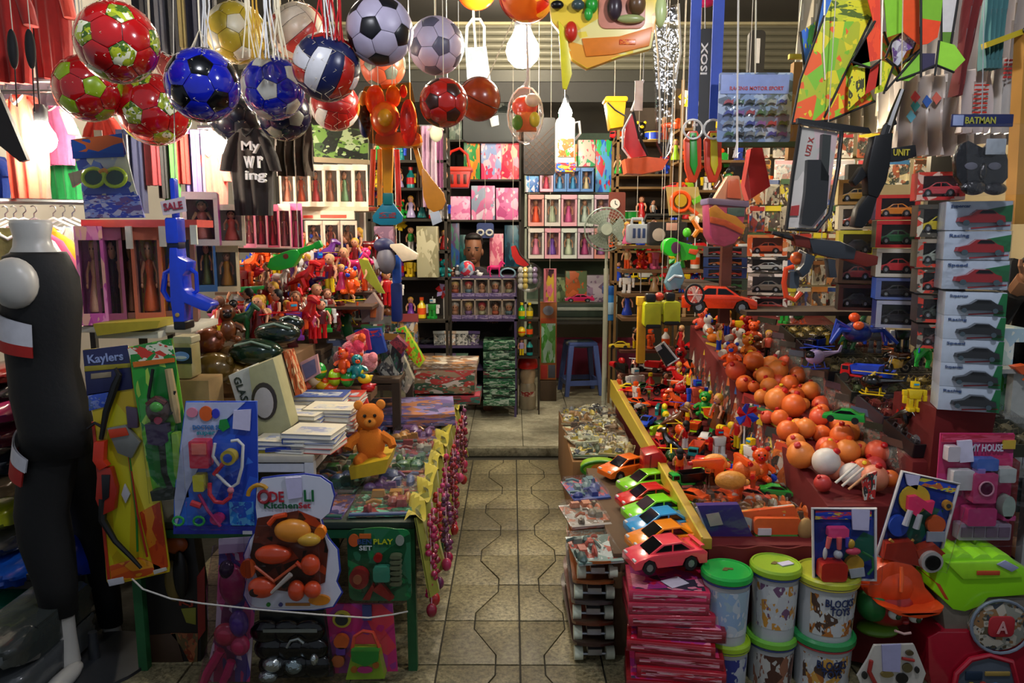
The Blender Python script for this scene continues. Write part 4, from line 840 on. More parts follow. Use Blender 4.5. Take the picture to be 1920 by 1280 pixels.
table('display_table','long green metal-legged table along the aisle under toy packs',-1.34,-.34,2.46,3.5,.56,M('2c3a2c',.6),GRN)
table('end_table','shorter table continuing the aisle row towards the step',-.9,-.34,3.51,4.15,.56,M('2c3a2c',.6),GRN)
table('side_table','low white-framed table holding the books above the kitchen set',-1.32,-.70,2.52,3.48,.78,M('c8c0a8',.6),M('d8d8d4',.4),zf=.561)
table('back_bench','dark wooden bench under the heap of dolls',-1.75,-.92,3.52,4.5,1.0,M('4a3826',.7),M('3a2c1e',.7),lr=.025)
table('rear_bench','dark bench with leaning boxes near the raised floor',-.88,-.56,3.62,4.13,.84,M('4a3826',.7),M('3a2c1e',.7),lr=.02,zf=.561)
table('clothes_table','low dark table of plastic-wrapped clothes behind the mannequin',-2.65,-1.72,2.6,3.4,.3,M('2c2824',.7),M('2c2824',.7),lr=.03)
k=Kit();b=MB();b.box((0,0,.13),(.38,.38,.26));k.add('crate',b,M('6a4c2c',.8,var=.4,scale=6),bevel=.004)
for z in(.06,.13,.2):b=MB();b.box((0,-.196,z),(.38,.012,.05));k.add('slat',b,M('7c5a34',.8))
inst(k,'wooden_crate','slatted crate under the front of the doll heap','crate',(-1.12,3.27,.781))
k=Kit();b=MB();b.box((0,0,1.2),(.52,.26,.025));k.add('top',b,M('c8c4b4',.5),bevel=.004)
for x in(-.245,.07):
    for y in(-.115,.115):b=MB();b.box((x,y,.594),(.022,.022,1.187));k.add('leg',b,M('3c3a34',.6))
inst(k,'wall_shelf','raised shelf under the pink doll boxes','shelf',(-1.46,2.875,0))
# ------------------------------------------------------------------ mannequin
Ym=2.45;O=W(150,1255,Ym)
MAN=M('b4b2ac',.35,var=.1);BLK=M('08080a',.75,var=.3,scale=60,bump=.1)
k=Kit();b=MB()
torso=[(112,850,62),(110,800,66),(95,740,66),(86,690,62),(84,640,66),(82,570,72),(78,520,70),(72,480,56),(66,462,40),(64,445,34),(62,420,40),(60,412,36)]
leg1=[(128,1262,20,.9,-.02),(118,1240,34,.9),(118,1190,26),(112,1150,28),(104,1090,36),(88,1020,46),(78,960,46),(88,890,50),(100,820,54)]
leg2=[(222,1232,16,.9,.28),(216,1210,22,.9,.28),(208,1170,20,.8,.28),(200,1110,24,.8,.28),(186,1040,30,.8,.26),(165,960,38,.8,.2),(148,890,44,.8,.1),(124,820,50,.8,.03)]
torso=[(c[0]-4,c[1],c[2]*(.88 if c[1]>460 else .95))for c in torso];leg1=[(c[0],c[1],c[2]*.9)+tuple(c[3:])for c in leg1];leg2=[(c[0],c[1],c[2]*.88)+tuple(c[3:])for c in leg2]
b.loft(pxloft(torso,Ym,O),20);b.loft(pxloft(leg1,Ym,O),16);b.loft(pxloft(leg2,Ym,O),16)
c1=W(136,1258,Ym-.03)-O;b.ball((c1.x+.01,c1.y-.08,c1.z+.01),(.035,.12,.03),12,7);c2=W(224,1228,Ym+.2)-O;b.ball((c2.x,c2.y-.03,c2.z+.01),(.032,.11,.03),12,7)
k.add('body',b,MAN,ang=180)
c=W(66,527,Ym)-O;b=MB();b.ball((c.x,c.y-.105,c.z),(.074,.055,.082),18,11);k.add('shoulder_cap',b,MAN,ang=180)
b=MB();b.loft(pxloft([(c[0],c[1],c[2]+1.5)for c in torso[:8]]+[(72,472,42)],Ym,O,pad=.011),20);k.add('tank_top',b,BLK,ang=180);tt=len(k.p)-1
def stripe(rows,t0,t1,top,bot,pad,part,m,par,ratio=.8):
    def at(py):
        rr=sorted(rows,key=lambda r:r[1])
        for a,c in zip(rr,rr[1:]):
            if a[1]<=py<=c[1]:f=(py-a[1])/(c[1]-a[1]);return a[0]+(c[0]-a[0])*f,a[2]+(c[2]-a[2])*f
        return(rr[0]if py<rr[0][1]else rr[-1])[0::2][:2]
    b=MB()
    def fn(u,v,pd):
        th=R(t0+(t1-t0)*u);py=(top[0]+(top[1]-top[0])*u)*v+(bot[0]+(bot[1]-bot[0])*u)*(1-v)
        cx,hw=at(py);c=W(cx,py,Ym)-O;h=hw*mpp(Ym,py);return(c.x+(h+pd)*math.cos(th),c.y+(ratio*h+pd)*math.sin(th),c.z)
    g1=MB();g1.grid(lambda u,v:fn(u,v,pad),14,4);g2=MB();g2.grid(lambda u,v:fn(u,v,pad-.006),14,4)
    b.add(g1.v,g1.f);b.add(g2.v,[tuple(reversed(f))for f in g2.f]);k.add(part,b,m,par,ang=180)
stripe(torso,130,285,(548,602),(608,643),.03,'white_stripe',M('d8d8e0',.7),tt);stripe(torso,130,285,(607,642),(632,662),.0305,'red_stripe',M('b01c14',.7),tt)
b=MB();b.loft(pxloft([(c[0],c[1],c[2]+2)+tuple(c[3:])for c in leg1[3:]]+[(106,780,56)],Ym,O,pad=.008),16);b.loft(pxloft([(c[0],c[1],c[2]+2)+tuple(c[3:])for c in leg2[2:]],Ym,O,pad=.008),16);k.add('leggings',b,BLK,ang=180);lg=len(k.p)-1
stripe(leg1,150,262,(786,846),(826,870),.034,'white_stripe',M('d0d0d8',.7),lg);stripe(leg1,150,258,(825,869),(856,896),.0345,'red_stripe',M('a81c14',.7),lg)
b=MB();b.lathe([(.2,-.0),(.2,.012),(.02,.02),(.015,.12)],24);
fz=-O.z;b2=MB();b2.add(b.v,b.f,Matrix.Translation((.02,.06,fz+.002)));k.add('stand',b2,M('dkgrey',.4,.5))
inst(k,'mannequin','headless grey mannequin in black tank top and leggings','mannequin',O)
# plastic-wrapped clothes stacked behind the mannequin
BAGM=lambda c:M(c,.22,var=.5,scale=9,bump=.8,coat=.6)
WR=[(24,1200,84,60,'3c4240','dark grey'),(22,1120,120,60,'0c6048','emerald green'),(30,1060,90,46,'1450c0','bright blue'),(10,1005,80,40,'5a5a58','grey'),(4,960,60,40,'c8d828','neon yellow'),(6,905,70,40,'6a5c48','taupe'),(20,860,70,44,'1c2430','black'),(22,810,70,44,'5a1c2c','maroon'),(10,765,66,40,'a02c5c','magenta'),(16,730,60,34,'2c2c30','charcoal'),(20,1262,100,54,'54585a','steel grey'),(150,1030,40,90,'1638b8','royal blue'),(10,700,56,30,'902020','brick red')]
for i,(x,y,w,h,c,n)in enumerate(WR):
    Y=2.75-.03*(i%3)if i not in(0,10)else 2.3
    O,ww,hh=box_at(x-w/2,y-h/2,x+w/2,y+h/2,Y);b=MB()
    def fn(u,v,ww=ww,hh=hh,i=i):return((u-.5)*ww*1.3,-.16*math.sin(PI*u)**.4*math.sin(PI*v)**.4+.012*math.sin(u*17+v*13+i),v*hh)
    b.grid(fn,14,8,.3);tag(put('wrapped_garment',b,BAGM(c),None,O),'%s folded garment in glossy plastic in the pile behind the mannequin'%n,'garment','wrapped clothes behind the mannequin')
# ------------------------------------------------------------------ front row of carded toys
WT=M('e4e4ea',.5)
k_=[('card','p',[(132,268),(228,252),(252,350),(272,408),(160,410),(150,330)],PR('5878c8','a8b0b8','2840a0','c8c8b0',scale=3,fine=.3),0,.005),('header','p',[(134,262),(230,250),(234,290),(138,298)],PR('c0602c','1c50a8',scale=2,fine=.05),-.004,0),('header_stripe','p',[(138,284),(234,288),(234,294),(138,298)],M('1848a8',.4),-.006,-.002),('tag_loop','r',(176,244,192,256),M('d8d8c8'),-.002,.002)]
for sx in(184,224):k_+=[('lens','d',(sx,334,17,14),M('103c28',.08),-.03,-.02),('lens_rim','t',([(sx+20*math.cos(a*PI/8),334+17*math.sin(a*PI/8))for a in range(16)],3.4,True),M('a8c81c',.3),-.03,-.03)]
k_+=[('bridge','t',([(196,324),(204,320),(212,324)],4),M('d89018',.3),-.032,-.032),('strap','p',[(134,326),(164,318),(166,336),(142,352)],M('b8a890',.5),-.02,-.01),('bottom_print','p',[(158,366),(262,366),(272,408),(162,408)],PR('3848b8','8898d8','b8b8d8','6a5090',scale=6),-.006,-.001),('bubble','p',[(146,300),(246,304),(260,364),(158,366)],FILM(amt=.3),-.05,-.045)]
px('swim_goggles_pack','carded lime green swim goggles hanging above the pink doll boxes','goggles pack',2.7,k_)
px('archery_set','yellow carded archery set with black bow and red grip','toy bow set',2.42,[
('card','p',[(158,655),(238,648),(248,660),(300,930),(318,1060),(318,1072),(206,1098),(200,1090),(180,830)],PR('c8c020','d4b818','c0a418','e0d040',scale=2.5,fine=.1),0,.006),
('header','p',[(156,656),(240,646),(246,690),(250,728),(164,742)],M('262a58',.35),-.004,0),('lettering','x',('Kaylers',200,672,64,20,6),M('98a8d8'),-.006,0,1),('header_band','p',[(160,686),(246,680),(246,688),(160,696)],M('a89828',.4),-.006,-.002,1),('header_label','p',[(172,700),(210,696),(210,706),(172,710)],M('9c8c70',.5),-.006,-.003,1),
('blue_band','p',[(166,738),(218,730),(206,760),(168,770)],PR('3858c0','7888c8','506898',scale=4),-.004,0),('red_strip','p',[(172,790),(178,790),(208,1090),(202,1090)],M('b83018',.5),-.003,0),('orange_flames','p',[(262,960),(300,940),(316,1062),(290,1070)],PR('c84818','b83818','d8801c',scale=3),-.003,0),('orange_flames','p',[(206,1060),(262,1044),(300,1060),(310,1072),(210,1092)],PR('c86018','d89018','b84818',scale=3),-.003,0),
('bow_limb','t',([(196,820),(205,770),(222,720),(230,700),(222,688)],[4,6,7,5,3]),M('141414',.4),-.02,-.02),('bow_limb','t',([(200,930),(198,970),(222,1010),(252,1040),(270,1060)],[8,7,5,4,3]),M('141414',.4),-.02,-.02),('bow_grip','p',[(186,824),(206,822),(204,858),(212,868),(196,876),(184,858)],M('d8361c',.35),-.035,-.01),('bow_handle','p',[(192,872),(216,872),(226,910),(222,950),(200,960),(188,930)],M('a82818',.35),-.03,-.005),('bow_inner','p',[(200,884),(216,884),(214,926),(202,934)],M('16161c',.4),-.034,-.03),('bow_side','t',([(170,800),(184,790),(196,796)],3),M('141414',.4),-.02,-.02),
('arrow','t',([(240,800),(260,960),(262,1030)],2),M('18781c',.4),-.015,-.015),('arrow','t',([(244,840),(262,960),(280,1040)],2),M('a82414',.4),-.015,-.015),('quiver','p',[(206,800),(240,794),(268,826),(252,856),(226,846)],M('8a8c88',.3,.3),-.02,-.004),('quiver_badge','p',[(210,802),(242,798),(248,812),(214,818)],M('d8401c',.4),-.026,-.02),('clip','p',[(240,760),(262,764),(262,800),(244,800)],M('584860',.4),-.016,-.004),('silver_point','p',[(236,905),(246,925),(238,942),(230,925)],M('c8c8d0',.3),-.01,-.002),('price_sticker','p',[(202,1086),(232,1080),(234,1092),(206,1098)],M('c8c8d0',.6),-.005,0),('caption','p',[(288,1068),(312,1062),(314,1068),(290,1076)],M('d0ccc0',.6),-.005,0)],bevel=.0015)
GA=M('187a28',.4);GB=M('58a828',.4)
px('warrior_weapon_pack','bright green carded pack of warrior armour with dark mask','toy pack',2.38,[('card','p',[(242,650),(322,634),(336,720),(346,790),(366,920),(300,934),(288,926),(272,850),(250,720)],PR('2a9a30','68b82c','1c7a30','a0c848',scale=3,fine=.2),0,.006),('header','p',[(240,652),(322,636),(330,672),(248,684)],PR('208838','d8d8c0','188028','c83828',scale=4,fine=.3),-.004,0),('orange_band','p',[(250,678),(328,670),(328,678),(252,688)],M('d87018',.4),-.005,-.001),('mask','b',(302,765,22,26,16),M('4a3c38',.35),-.02,0),('mask_brow','t',([(286,754),(302,742),(320,752)],5),M('5c2c28',.4),-.035,-.035),('gem','b',(304,758,12,10,8),M('58b848',.15),-.04,0),('chest_plate','p',[(282,790),(322,790),(326,820),(314,830),(288,826)],M('38284c',.4),-.04,-.01),('medallion','d',(308,782,7),M('a02848',.3),-.046,-.04)]+[('blade','p',[(290+14*i,806),(300+14*i,806),(314+13*i,890),(322+12*i,912),(308+13*i,906),(298+13*i,880)],(M('28702c',.3),M('20281c',.3),M('389838',.3),M('88b848',.3))[i],-.03-.004*i,-.01)for i in range(4)]+[('strap','t',([(292,690),(284,740),(290,790),(330,770),(332,730)],3),M('101410',.5),-.02,-.02),('figure_arm','t',([(320,690),(332,760),(338,790)],[7,8,5]),M('b8a070',.5),-.015,-.015),('sandals','p',[(292,914),(330,906),(362,906),(364,924),(318,930),(296,932)],M('303830',.35),-.04,-.005),('bubble','p',[(276,740),(340,740),(364,924),(296,932)],FILM(amt=.3),-.06,-.055)])
BLC=PR('2a58c8','1c40b0','3a70d8','4868c8',scale=3,fine=.2)
px('doctor_set','blue and white carded doctor set with white stethoscope','toy doctor set',2.34,[('card','p',[(348,752),(482,752),(484,1000),(326,1000),(326,930)],BLC,0,.006),('white_field','p',[(350,754),(460,754),(420,790),(400,820),(352,920),(330,990),(328,932)],M('b8c0e0',.4),-.004,0),('letter','d',(388,774,12,14),M('e0601c',.4),-.01,-.002),('letter','d',(406,774,7,9),M('3038c0',.4),-.01,-.002),('letter','p',[(414,786),(426,784),(432,800),(420,808),(412,800)],M('188838',.4),-.01,-.002),('letter','d',(362,772,10,9),M('d88098',.4),-.01,-.002),('lettering','x',('DOCTOR SET',392,800,56,9),M('3878b8'),-.008,0),('lettering','x',('super',388,812,34,8),M('2890a0'),-.008,0),('price_paper','p',[(440,768),(472,766),(470,806),(438,802)],M('d0ccec',.6),-.01,-.004),('red_case','r',(364,820,402,870,3),M('d0344c',.35),-.045,-.004),('case_label','r',(370,824,398,844),M('e87868',.5),-.048,-.044,8),('yellow_box','r',(370,884,392,914,3),M('d0c838',.35),-.04,-.004),('stethoscope_tube','t',([(410,826),(406,850),(420,870),(412,882),(430,900),(440,908),(452,900),(460,870),(462,830),(452,820),(440,822)],3),M('dcdcd8',.3),-.03,-.03),('stethoscope_disc','d',(438,850,14),M('c8b030',.3),-.05,-.02),('stethoscope_disc_face','d',(438,850,8),M('2850c0',.3),-.054,-.05,11),('thermometer','t',([(408,884),(428,860)],4),M('d82c38',.35),-.03,-.03),('headband','t',([(400,900),(400,920),(410,934),(425,936),(438,926),(440,912)],4),M('e03848',.35),-.03,-.03),('knob','b',(440,912,6),M('e08090',.3),-.035,0),('scissors','t',([(366,936),(384,942)],6),M('d82c38',.35),-.03,-.03),('spectacles','t',([(342+10*math.cos(a*PI/5),970+8*math.sin(a*PI/5))for a in range(10)],2.4,True),M('28a048',.35),-.03,-.03),('spectacles','t',([(380+10*math.cos(a*PI/5),970+8*math.sin(a*PI/5))for a in range(10)],2.4,True),M('28a048',.35),-.03,-.03),('bandage','d',(412,968,12,10),M('c03070',.35),-.03,-.005),('syringe','t',([(380,920),(396,950),(420,980)],3),M('b02868',.35),-.03,-.03),('blue_print','r',(430,940,478,985),PR('1c80d8','2a58c8','58a8e0',scale=4),-.004,0),('bottom_band','p',[(326,984),(484,984),(484,1000),(326,1000)],M('28309c',.4),-.004,0),('barcode','r',(456,994,474,1000),M('e0e0e0',.6),-.006,-.003),('bubble','r',(356,816,470,980,12),FILM(amt=.25),-.06,-.056)])
CHEF=[(482,912),(492,898),(520,894),(545,892),(570,890),(600,894),(620,908),(626,930),(618,960),(602,974),(606,990),(615,1010),(632,1030),(636,1070),(630,1090),(640,1110),(624,1136),(590,1142),(520,1142),(470,1138),(458,1115),(464,1080),(458,1040),(470,1010),(484,990),(480,950)]
OK_=M('e04a1c',.3,coat=.4)
px('kitchen_set_card','chef-hat shaped kitchen set card with orange pots','toy kitchen set',2.3,[('border','p',[((x-548)*1.03+548,(y-1016)*1.02+1016)for x,y in CHEF],M('2038a0',.4),.002,.007),('card','p',CHEF,M('ccd0e0',.4,var=.08),-.002,.003),('logo_arc','t',([(486+20*math.cos(R(180+20*a)),928-20*math.sin(R(20*a))*1)for a in range(8)],4),M('c8901c',.4),-.004,-.004),('ring_logo','t',([(496+10*math.cos(a*PI/6),930+11*math.sin(a*PI/6))for a in range(12)],3,True),M('901c28'),-.006,-.006),('lettering','x',('DE',520,930,26,20),M('b02030'),-.006,0),('lettering','x',('LI',580,928,18,22),M('186838'),-.006,0),('lettering','x',('Kitchen',528,946,62,12),M('185838'),-.006,0),('lettering','x',('Set',572,946,22,11),M('b02838'),-.006,0),('price_paper','p',[(536,894),(566,892),(568,930),(542,934)],M('c8c4e8',.6),-.01,-.004),('dark_field','p',[(484,970),(560,956),(600,972),(616,1030),(610,1090),(560,1110),(490,1100),(470,1040)],PR('301810','58281c','1c1410','a03818',scale=3,fine=.2),-.006,-.001),('pot','b',(552,990,34,22,16),M('e89430',.3),-.02,0),('pot_lid','b',(584,1004,22,12,14),M('d8a838',.3),-.03,0),('plate','d',(604,993,10,12),M('e07818',.3),-.03,-.006),('pan','b',(516,1034,34,18,16),OK_,-.02,0),('teapot','b',(586,1052,18,20,14),OK_,-.025,0),('teapot_spout','t',([(572,1056),(560,1046)],4),OK_,-.03,-.03),('bowl','b',(496,1094,26,20,16),OK_,-.025,0),('bowl_inside','d',(486,1098,9,8),M('281410',.4),-.05,-.045),('cup','b',(560,1100,16,20,14),OK_,-.025,0),('cup','b',(590,1098,16,16,14),OK_,-.025,0),('ladle','t',([(516,1100),(552,1066)],[3,5]),M('c8c0b8',.3),-.04,-.04),('fork','t',([(484,1052),(520,1080),(560,1050)],3),M('d86038',.3),-.035,-.035),('saucer','d',(468,1062,14,18),M('d85820',.3),-.02,-.006),('top_ornament','t',([(508,978),(520,964),(540,960)],5),OK_,-.02,-.02),('footer_dot','d',(504,1132,4),M('28802c'),-.006,-.002),('footer_dot','d',(527,1132,4),M('404488'),-.006,-.002),('footer_caption','r',(536,1129,582,1134),M('b87830'),-.006,-.002),('foot','d',(600,1122,20,10),M('d88418',.4),-.012,-.002),('bubble','r',(470,970,612,1120,22),FILM(amt=.25),-.07,-.066)])
px('ninja_play_set','green rounded play-set card with red shield and small armour pieces','toy play set',2.38,[('card','r',(650,992,772,1126,14),PR('186038','1c7840','104828','286848',scale=3,fine=.2),0,.006),('green_arch','d',(712,1008,56,20),M('187030',.4),.001,.005),('lettering','x',('BEN',684,1014,26,10),M('284878'),-.005,0),('lettering','x',('PLAY',719,1014,36,10),M('b8c020'),-.005,0),('lettering','x',('SET',686,1026,24,9),M('c8d0d0'),-.005,0),('orange_badge','d',(664,1012,10,12),M('c85820',.4),-.006,0),('orange_label','r',(674,1000,696,1008),M('c86020',.4),-.006,0),('grey_badge','d',(750,1012,8,10),M('8c9488',.4),-.006,0),('shield','d',(676,1078,18,20),M('8c1c1c',.3),-.03,-.004),('shield_boss','d',(674,1078,8,9),M('a05838',.3),-.036,-.03),('torso','r',(702,1056,734,1084,6),M('3a8c70',.3),-.03,-.004),('red_gem','d',(710,1042,8),M('981c18',.2),-.02,-.004),('claw','p',[(700,1100),(716,1086),(740,1116),(732,1120)],M('8c1c18',.3),-.025,-.004),('claw','p',[(682,1118),(700,1090),(704,1094),(696,1118)],M('8c1c18',.3),-.025,-.004)]+[('gauntlet_ring','d',(744,1038+10*i,11,4),M('5c6448',.35),-.03,-.004)for i in range(6)]+[('bubble','r',(658,1036,766,1120,12),FILM(amt=.25),-.05,-.046)])
px('pink_doll_bag','clear bag of pink and violet toys leaning against the table','toy bag',2.34,[('film','p',[(412,1010),(478,1006),(484,1080),(470,1280),(380,1280),(404,1180),(400,1090)],FILM('f0e8f0',.5),-.06,-.05),('backing','p',[(412,1010),(478,1006),(482,1080),(468,1278),(384,1278),(404,1180)],PR('b8386c','70305c','c8588c','4c4488','c8c0c8',scale=4,fine=.4),0,.005),('pink_leg','t',([(420,1210),(396,1250),(386,1276)],[9,9,7]),M('d8346c',.2,coat=.5),-.03,-.03),('pink_leg','t',([(440,1230),(432,1252),(420,1278)],[8,9,7]),M('d83070',.2,coat=.5),-.03,-.03),('pink_body','b',(440,1090,24,40,16),M('a82c60',.25,coat=.5),-.02,0),('violet_piece','b',(454,1160,18,26,14),M('50308c',.25,coat=.5),-.03,0),('red_piece','b',(430,1180,22,22,14),M('b82c4c',.25,coat=.5),-.03,0),('red_piece','b',(456,1200,18,20,14),M('c83060',.25,coat=.5),-.03,0),('dark_piece','b',(432,1060,14,18,12),M('301c38',.25),-.03,0),('header','p',[(412,1008),(478,1004),(479,1030),(412,1036)],M('a898b0',.4),-.01,-.004)])
px('rifle_box','dark red-edged box with a toy rifle behind the white string','toy gun box',2.52,[('box','p',[(262,1100),(300,1000),(362,1000),(378,1110),(376,1268),(272,1268)],M('181412',.5),0,.06),('edge','p',[(262,1100),(274,1100),(282,1268),(272,1268)],M('782018',.5),-.004,0),('edge','p',[(370,1080),(384,1060),(386,1180),(372,1200)],M('882018',.5),-.004,0),('grip','b',(330,1084,16,40,10),M('6a5828',.4),-.02,0),('stock','b',(346,1070,14,46,10),M('100e0c',.4),-.03,0),('orange_top','b',(332,1018,22,18,10),M('a8501c',.4),-.01,0),('lettering','x',('KJ',350,1130,26,14),M('982c1c'),-.004,0),('printed_leaf','p',[(340,1140),(368,1138),(368,1170),(350,1166)],M('88882c',.5),-.004,0),('trim_lettering','x',('ARMY',268,1160,60,9,90),M('a89890'),-.006,0),('tan_panel','p',[(280,1190),(330,1186),(352,1266),(286,1266)],M('3c2818',.5),-.004,0),('red_panel','p',[(320,1186),(372,1186),(370,1266),(340,1210)],PR('702c18','58482c','8c5030',scale=4),-.004,0)],bevel=.001)
FOIL=M('16181a',.14,.6,var=.4,scale=14,bump=1.2,coat=.6)
px('foil_bag','shiny black foil bag standing under the kitchen set','foil bag',2.36,[('backing','p',[(486,1146),(606,1146),(626,1268),(488,1272)],M('202424',.3,var=.4),0,.03)]+[('bulge','b',(500+40*(i%3)+8*(i//3),1180+32*(i//3),30,24,14),FOIL,-.01,0)for i in range(9)]+[('sheen_print','r',(500,1168,600,1174),M('8c9490',.3,.5),-.04,-.036),('emblem','t',([(545,1200),(552,1188),(566,1184),(576,1192)],2.5),M('9ca4a0',.25,.6),-.045,-.045),('silver_crumple','b',(516,1236,18,14,12),M('c0c8c8',.15,.9,bump=1.),-.03,0),('silver_crumple','b',(556,1240,16,14,12),M('90a0a4',.15,.9,bump=1.),-.03,0),('silver_crumple','b',(594,1226,8,12,10),M('c0c8c8',.15,.9,bump=1.),-.03,0),('silver_crumple','b',(508,1258,18,12,12),M('a0a8a8',.15,.9,bump=1.),-.03,0)])
px('handbag_play_card','magenta card with a toy green handbag','toy set',2.38,[('card','p',[(610,1132),(736,1132),(746,1258),(626,1262)],PR('b02868','a02c84','c83848','88307c',scale=3,fine=.15),0,.006),('bag_body','p',[(666,1206),(714,1206),(726,1256),(654,1258)],M('8ab020',.3,coat=.3),-.05,-.004),('bag_flap','p',[(664,1204),(716,1204),(714,1222),(690,1232),(666,1222)],M('1c8c2c',.3,coat=.3),-.056,-.03),('clasp','d',(690,1238,14,6),M('b82878',.3),-.058,-.05),('bag_button','d',(670,1238,6),M('a8601c',.3),-.056,-.05),('bag_button','d',(710,1230,6),M('a8601c',.3),-.056,-.05),('bag_handle','t',([(664,1206),(668,1184),(684,1174),(702,1176),(714,1204)],3.4),M('d84830',.3),-.03,-.03),('clover','d',(642,1198,14,14),M('c85818',.35),-.02,-.004),('block','r',(632,1208,650,1222,3),M('582c88',.35),-.02,-.004),('orange_disc','d',(636,1234,12,12),M('a85828',.35),-.02,-.004),('sun_badge','d',(642,1158,17,16),M('b8a838',.4),-.012,-.002),('badge_centre','d',(642,1158,12,11),M('282c2c',.4),-.015,-.01),('window_label','r',(680,1132,698,1160),M('3c4478',.4),-.01,-.002),('bubble','r',(624,1170,734,1256,10),FILM(amt=.25),-.07,-.066)])
b=MB();b.tube([W(*p)for p in((248,1085,2.3),(268,1104,2.22),(320,1122,2.2),(380,1131,2.2),(480,1142,2.16),(600,1152,2.18),(690,1158,2.22),(735,1152,2.3),(764,1146,2.38))],.0028,6);tag(put('white_string',b,M('d0ccc4',.7)),'thin white string stretched in front of the carded toys','string')
# yellow-green cloth along the aisle edge of the table, and the strands hanging on it
k=Kit();P0=W(795,985,2.42);P1=W(872,762,4.15);P0.z=P1.z=.575;b=MB()
def fn(u,v):y=2.42+1.75*u;return(-.335+.045*(1-v)+.02*math.sin(u*46)*(1.2-v)+.012*math.sin(u*91),y,.30+.29*v+.02*math.sin(u*30)*(1-v))
b.grid(fn,60,6,0.);b2=MB();b2.add([(x+.006*q,y,z)for q in(0,1)for x,y,z in b.v],b.f+[tuple(len(b.v)+i for i in reversed(f))for f in b.f]);k.add('cloth',b2,FAB('9a9a2c'))
b=MB();b.grid(lambda u,v:(-.37+.06*v+.008*math.sin(u*46),2.42+1.75*u,.575+.02*math.sin(u*60+v*3)+.012*(1-abs(v-.5))),60,3,0.);k.add('hem',b,FAB('b8a81c'));inst(k,'table_skirt','crumpled olive yellow cloth skirt along the aisle side of the table','cloth',(0,0,0))
SC=['a81c4c','8c1c34','c83864','5c2848','b82c2c','78305c','d04878','601c2c']
SN=['raspberry','wine red','rose','plum','red','mauve','pink','dark red']
for i in range(22):
    u=i/21;Y=2.44+1.6*u;x=-.285+rnd.uniform(-.015,.02)+.02*(i%2);zt=.56+rnd.uniform(-.02,.02);ln=rnd.uniform(.2,.34);b=MB();n=int(ln/.02)
    for j in range(n):b.ball((rnd.uniform(-.012,.012),rnd.uniform(-.015,.015),-j*.02),.010+.004*rnd.random(),7,5)
    k=Kit();k.add('beads',b,M(SC[i%8],.2,coat=.6));b=MB();b.tube([(0,0,.03),(0,0,-ln)],.002,5);k.add('thread',b,M('ltpink'))
    b=MB();b.ball((0,0,-ln-.02),(.02,.018,.026),10,7);k.add('pendant',b,M(SC[(i*3+1)%8],.25,coat=.5))
    inst(k,'bead_strand','%s bead strand on the table skirt, %s counted from the front'%(SN[i%8],ORD[i]),'necklace',(x,Y,zt),group='bead strands hanging along the aisle')
# ------------------------------------------------------------------ packs lying on the long table
TP=[PR('28584c','804038','9aa098','3c3c50','b8a888',scale=5,fine=.5),PR('404858','7888a0','983848','2c6848',scale=6,fine=.5),PR('503c68','8c7ca8','a8602c','404070',scale=6,fine=.5),PR('2c7050','70b898','903838','1c3838',scale=6,fine=.5),PR('6c5c48','a8a090','484c50','8c4038',scale=7,fine=.5)]
def flatkit(seed):
    q=random.Random(seed);k=Kit();b=MB();b.box((0,0,.01),(1,1,.02));k.add('card',b,'card');b=MB();b2=MB()
    for i in range(13):
        x,y=q.uniform(-.4,.4),q.uniform(-.36,.4);t=b if i%2 else b2;w,d=q.uniform(.05,.16),q.uniform(.05,.2)
        if i%3==0:t.box((x,y,.05),(w*1.6,d*1.6,q.uniform(.04,.1)),rotm(0,0,0),tx=.8,ty=.8)
        elif i%3==1:t.ball((x,y,.04),(w,d,.07),8,5)
        else:a=q.uniform(0,6);t.tube([(x-d*math.cos(a),y-d*math.sin(a),.05),(x,y,.08),(x+d*math.cos(a),y+d*math.sin(a),.05)],.025,5)
    k.add('toys',b,'toys');k.add('trinkets',b2,'toys2');b=MB();b.box((0,0,.07),(.96,.96,.1),tx=.94,ty=.94);k.add('clear_cover',b,FILM(amt=.5));b=MB();b.box((0,-.46,.025),(.98,.08,.02));k.add('header_strip',b,'header');return k
KFL_=[flatkit(i)for i in range(6)];fi=[0]
def nextflat():fi[0]+=1;return KFL_[fi[0]%6]
FCO=['38685c','8c3838','586890','9c9c90','6c4c80','3c6c38','a87838']
FNM=['green','red','blue','silver','violet','olive','amber']
n=0
for j in range(7):
    for i in range(4):
        x=-1.2+.245*i+rnd.uniform(-.01,.01);y=2.6+.235*j
        if i<2 and j<5 and i*1<2 and x<-.78:continue
        c=(i*2+j*3)%7;n+=1
        inst(nextflat(),'flat_toy_pack','%s clear-topped pack on the long table, row %s from front, %s from aisle'%(FNM[c],ORD[j],ORD[3-i]),'toy pack',(x,y,.562+.004*((i+j)%2)),(R(rnd.uniform(0,3)),0,R(rnd.uniform(-7,7))),(.22,.215,.35),dict(card=TP[(i+j)%5],toys=M(FCO[c],.3),toys2=M(FCO[(c+2)%7],.3),header=M(FCO[(c+3)%7])),'flat packs on the long table')
for i,(a,b_)in enumerate((((792,945),(880,865)),((640,850),(690,790)))):
    A=W(a[0],a[1],2.62);B=W(b_[0],b_[1],3.1)
k=Kit()
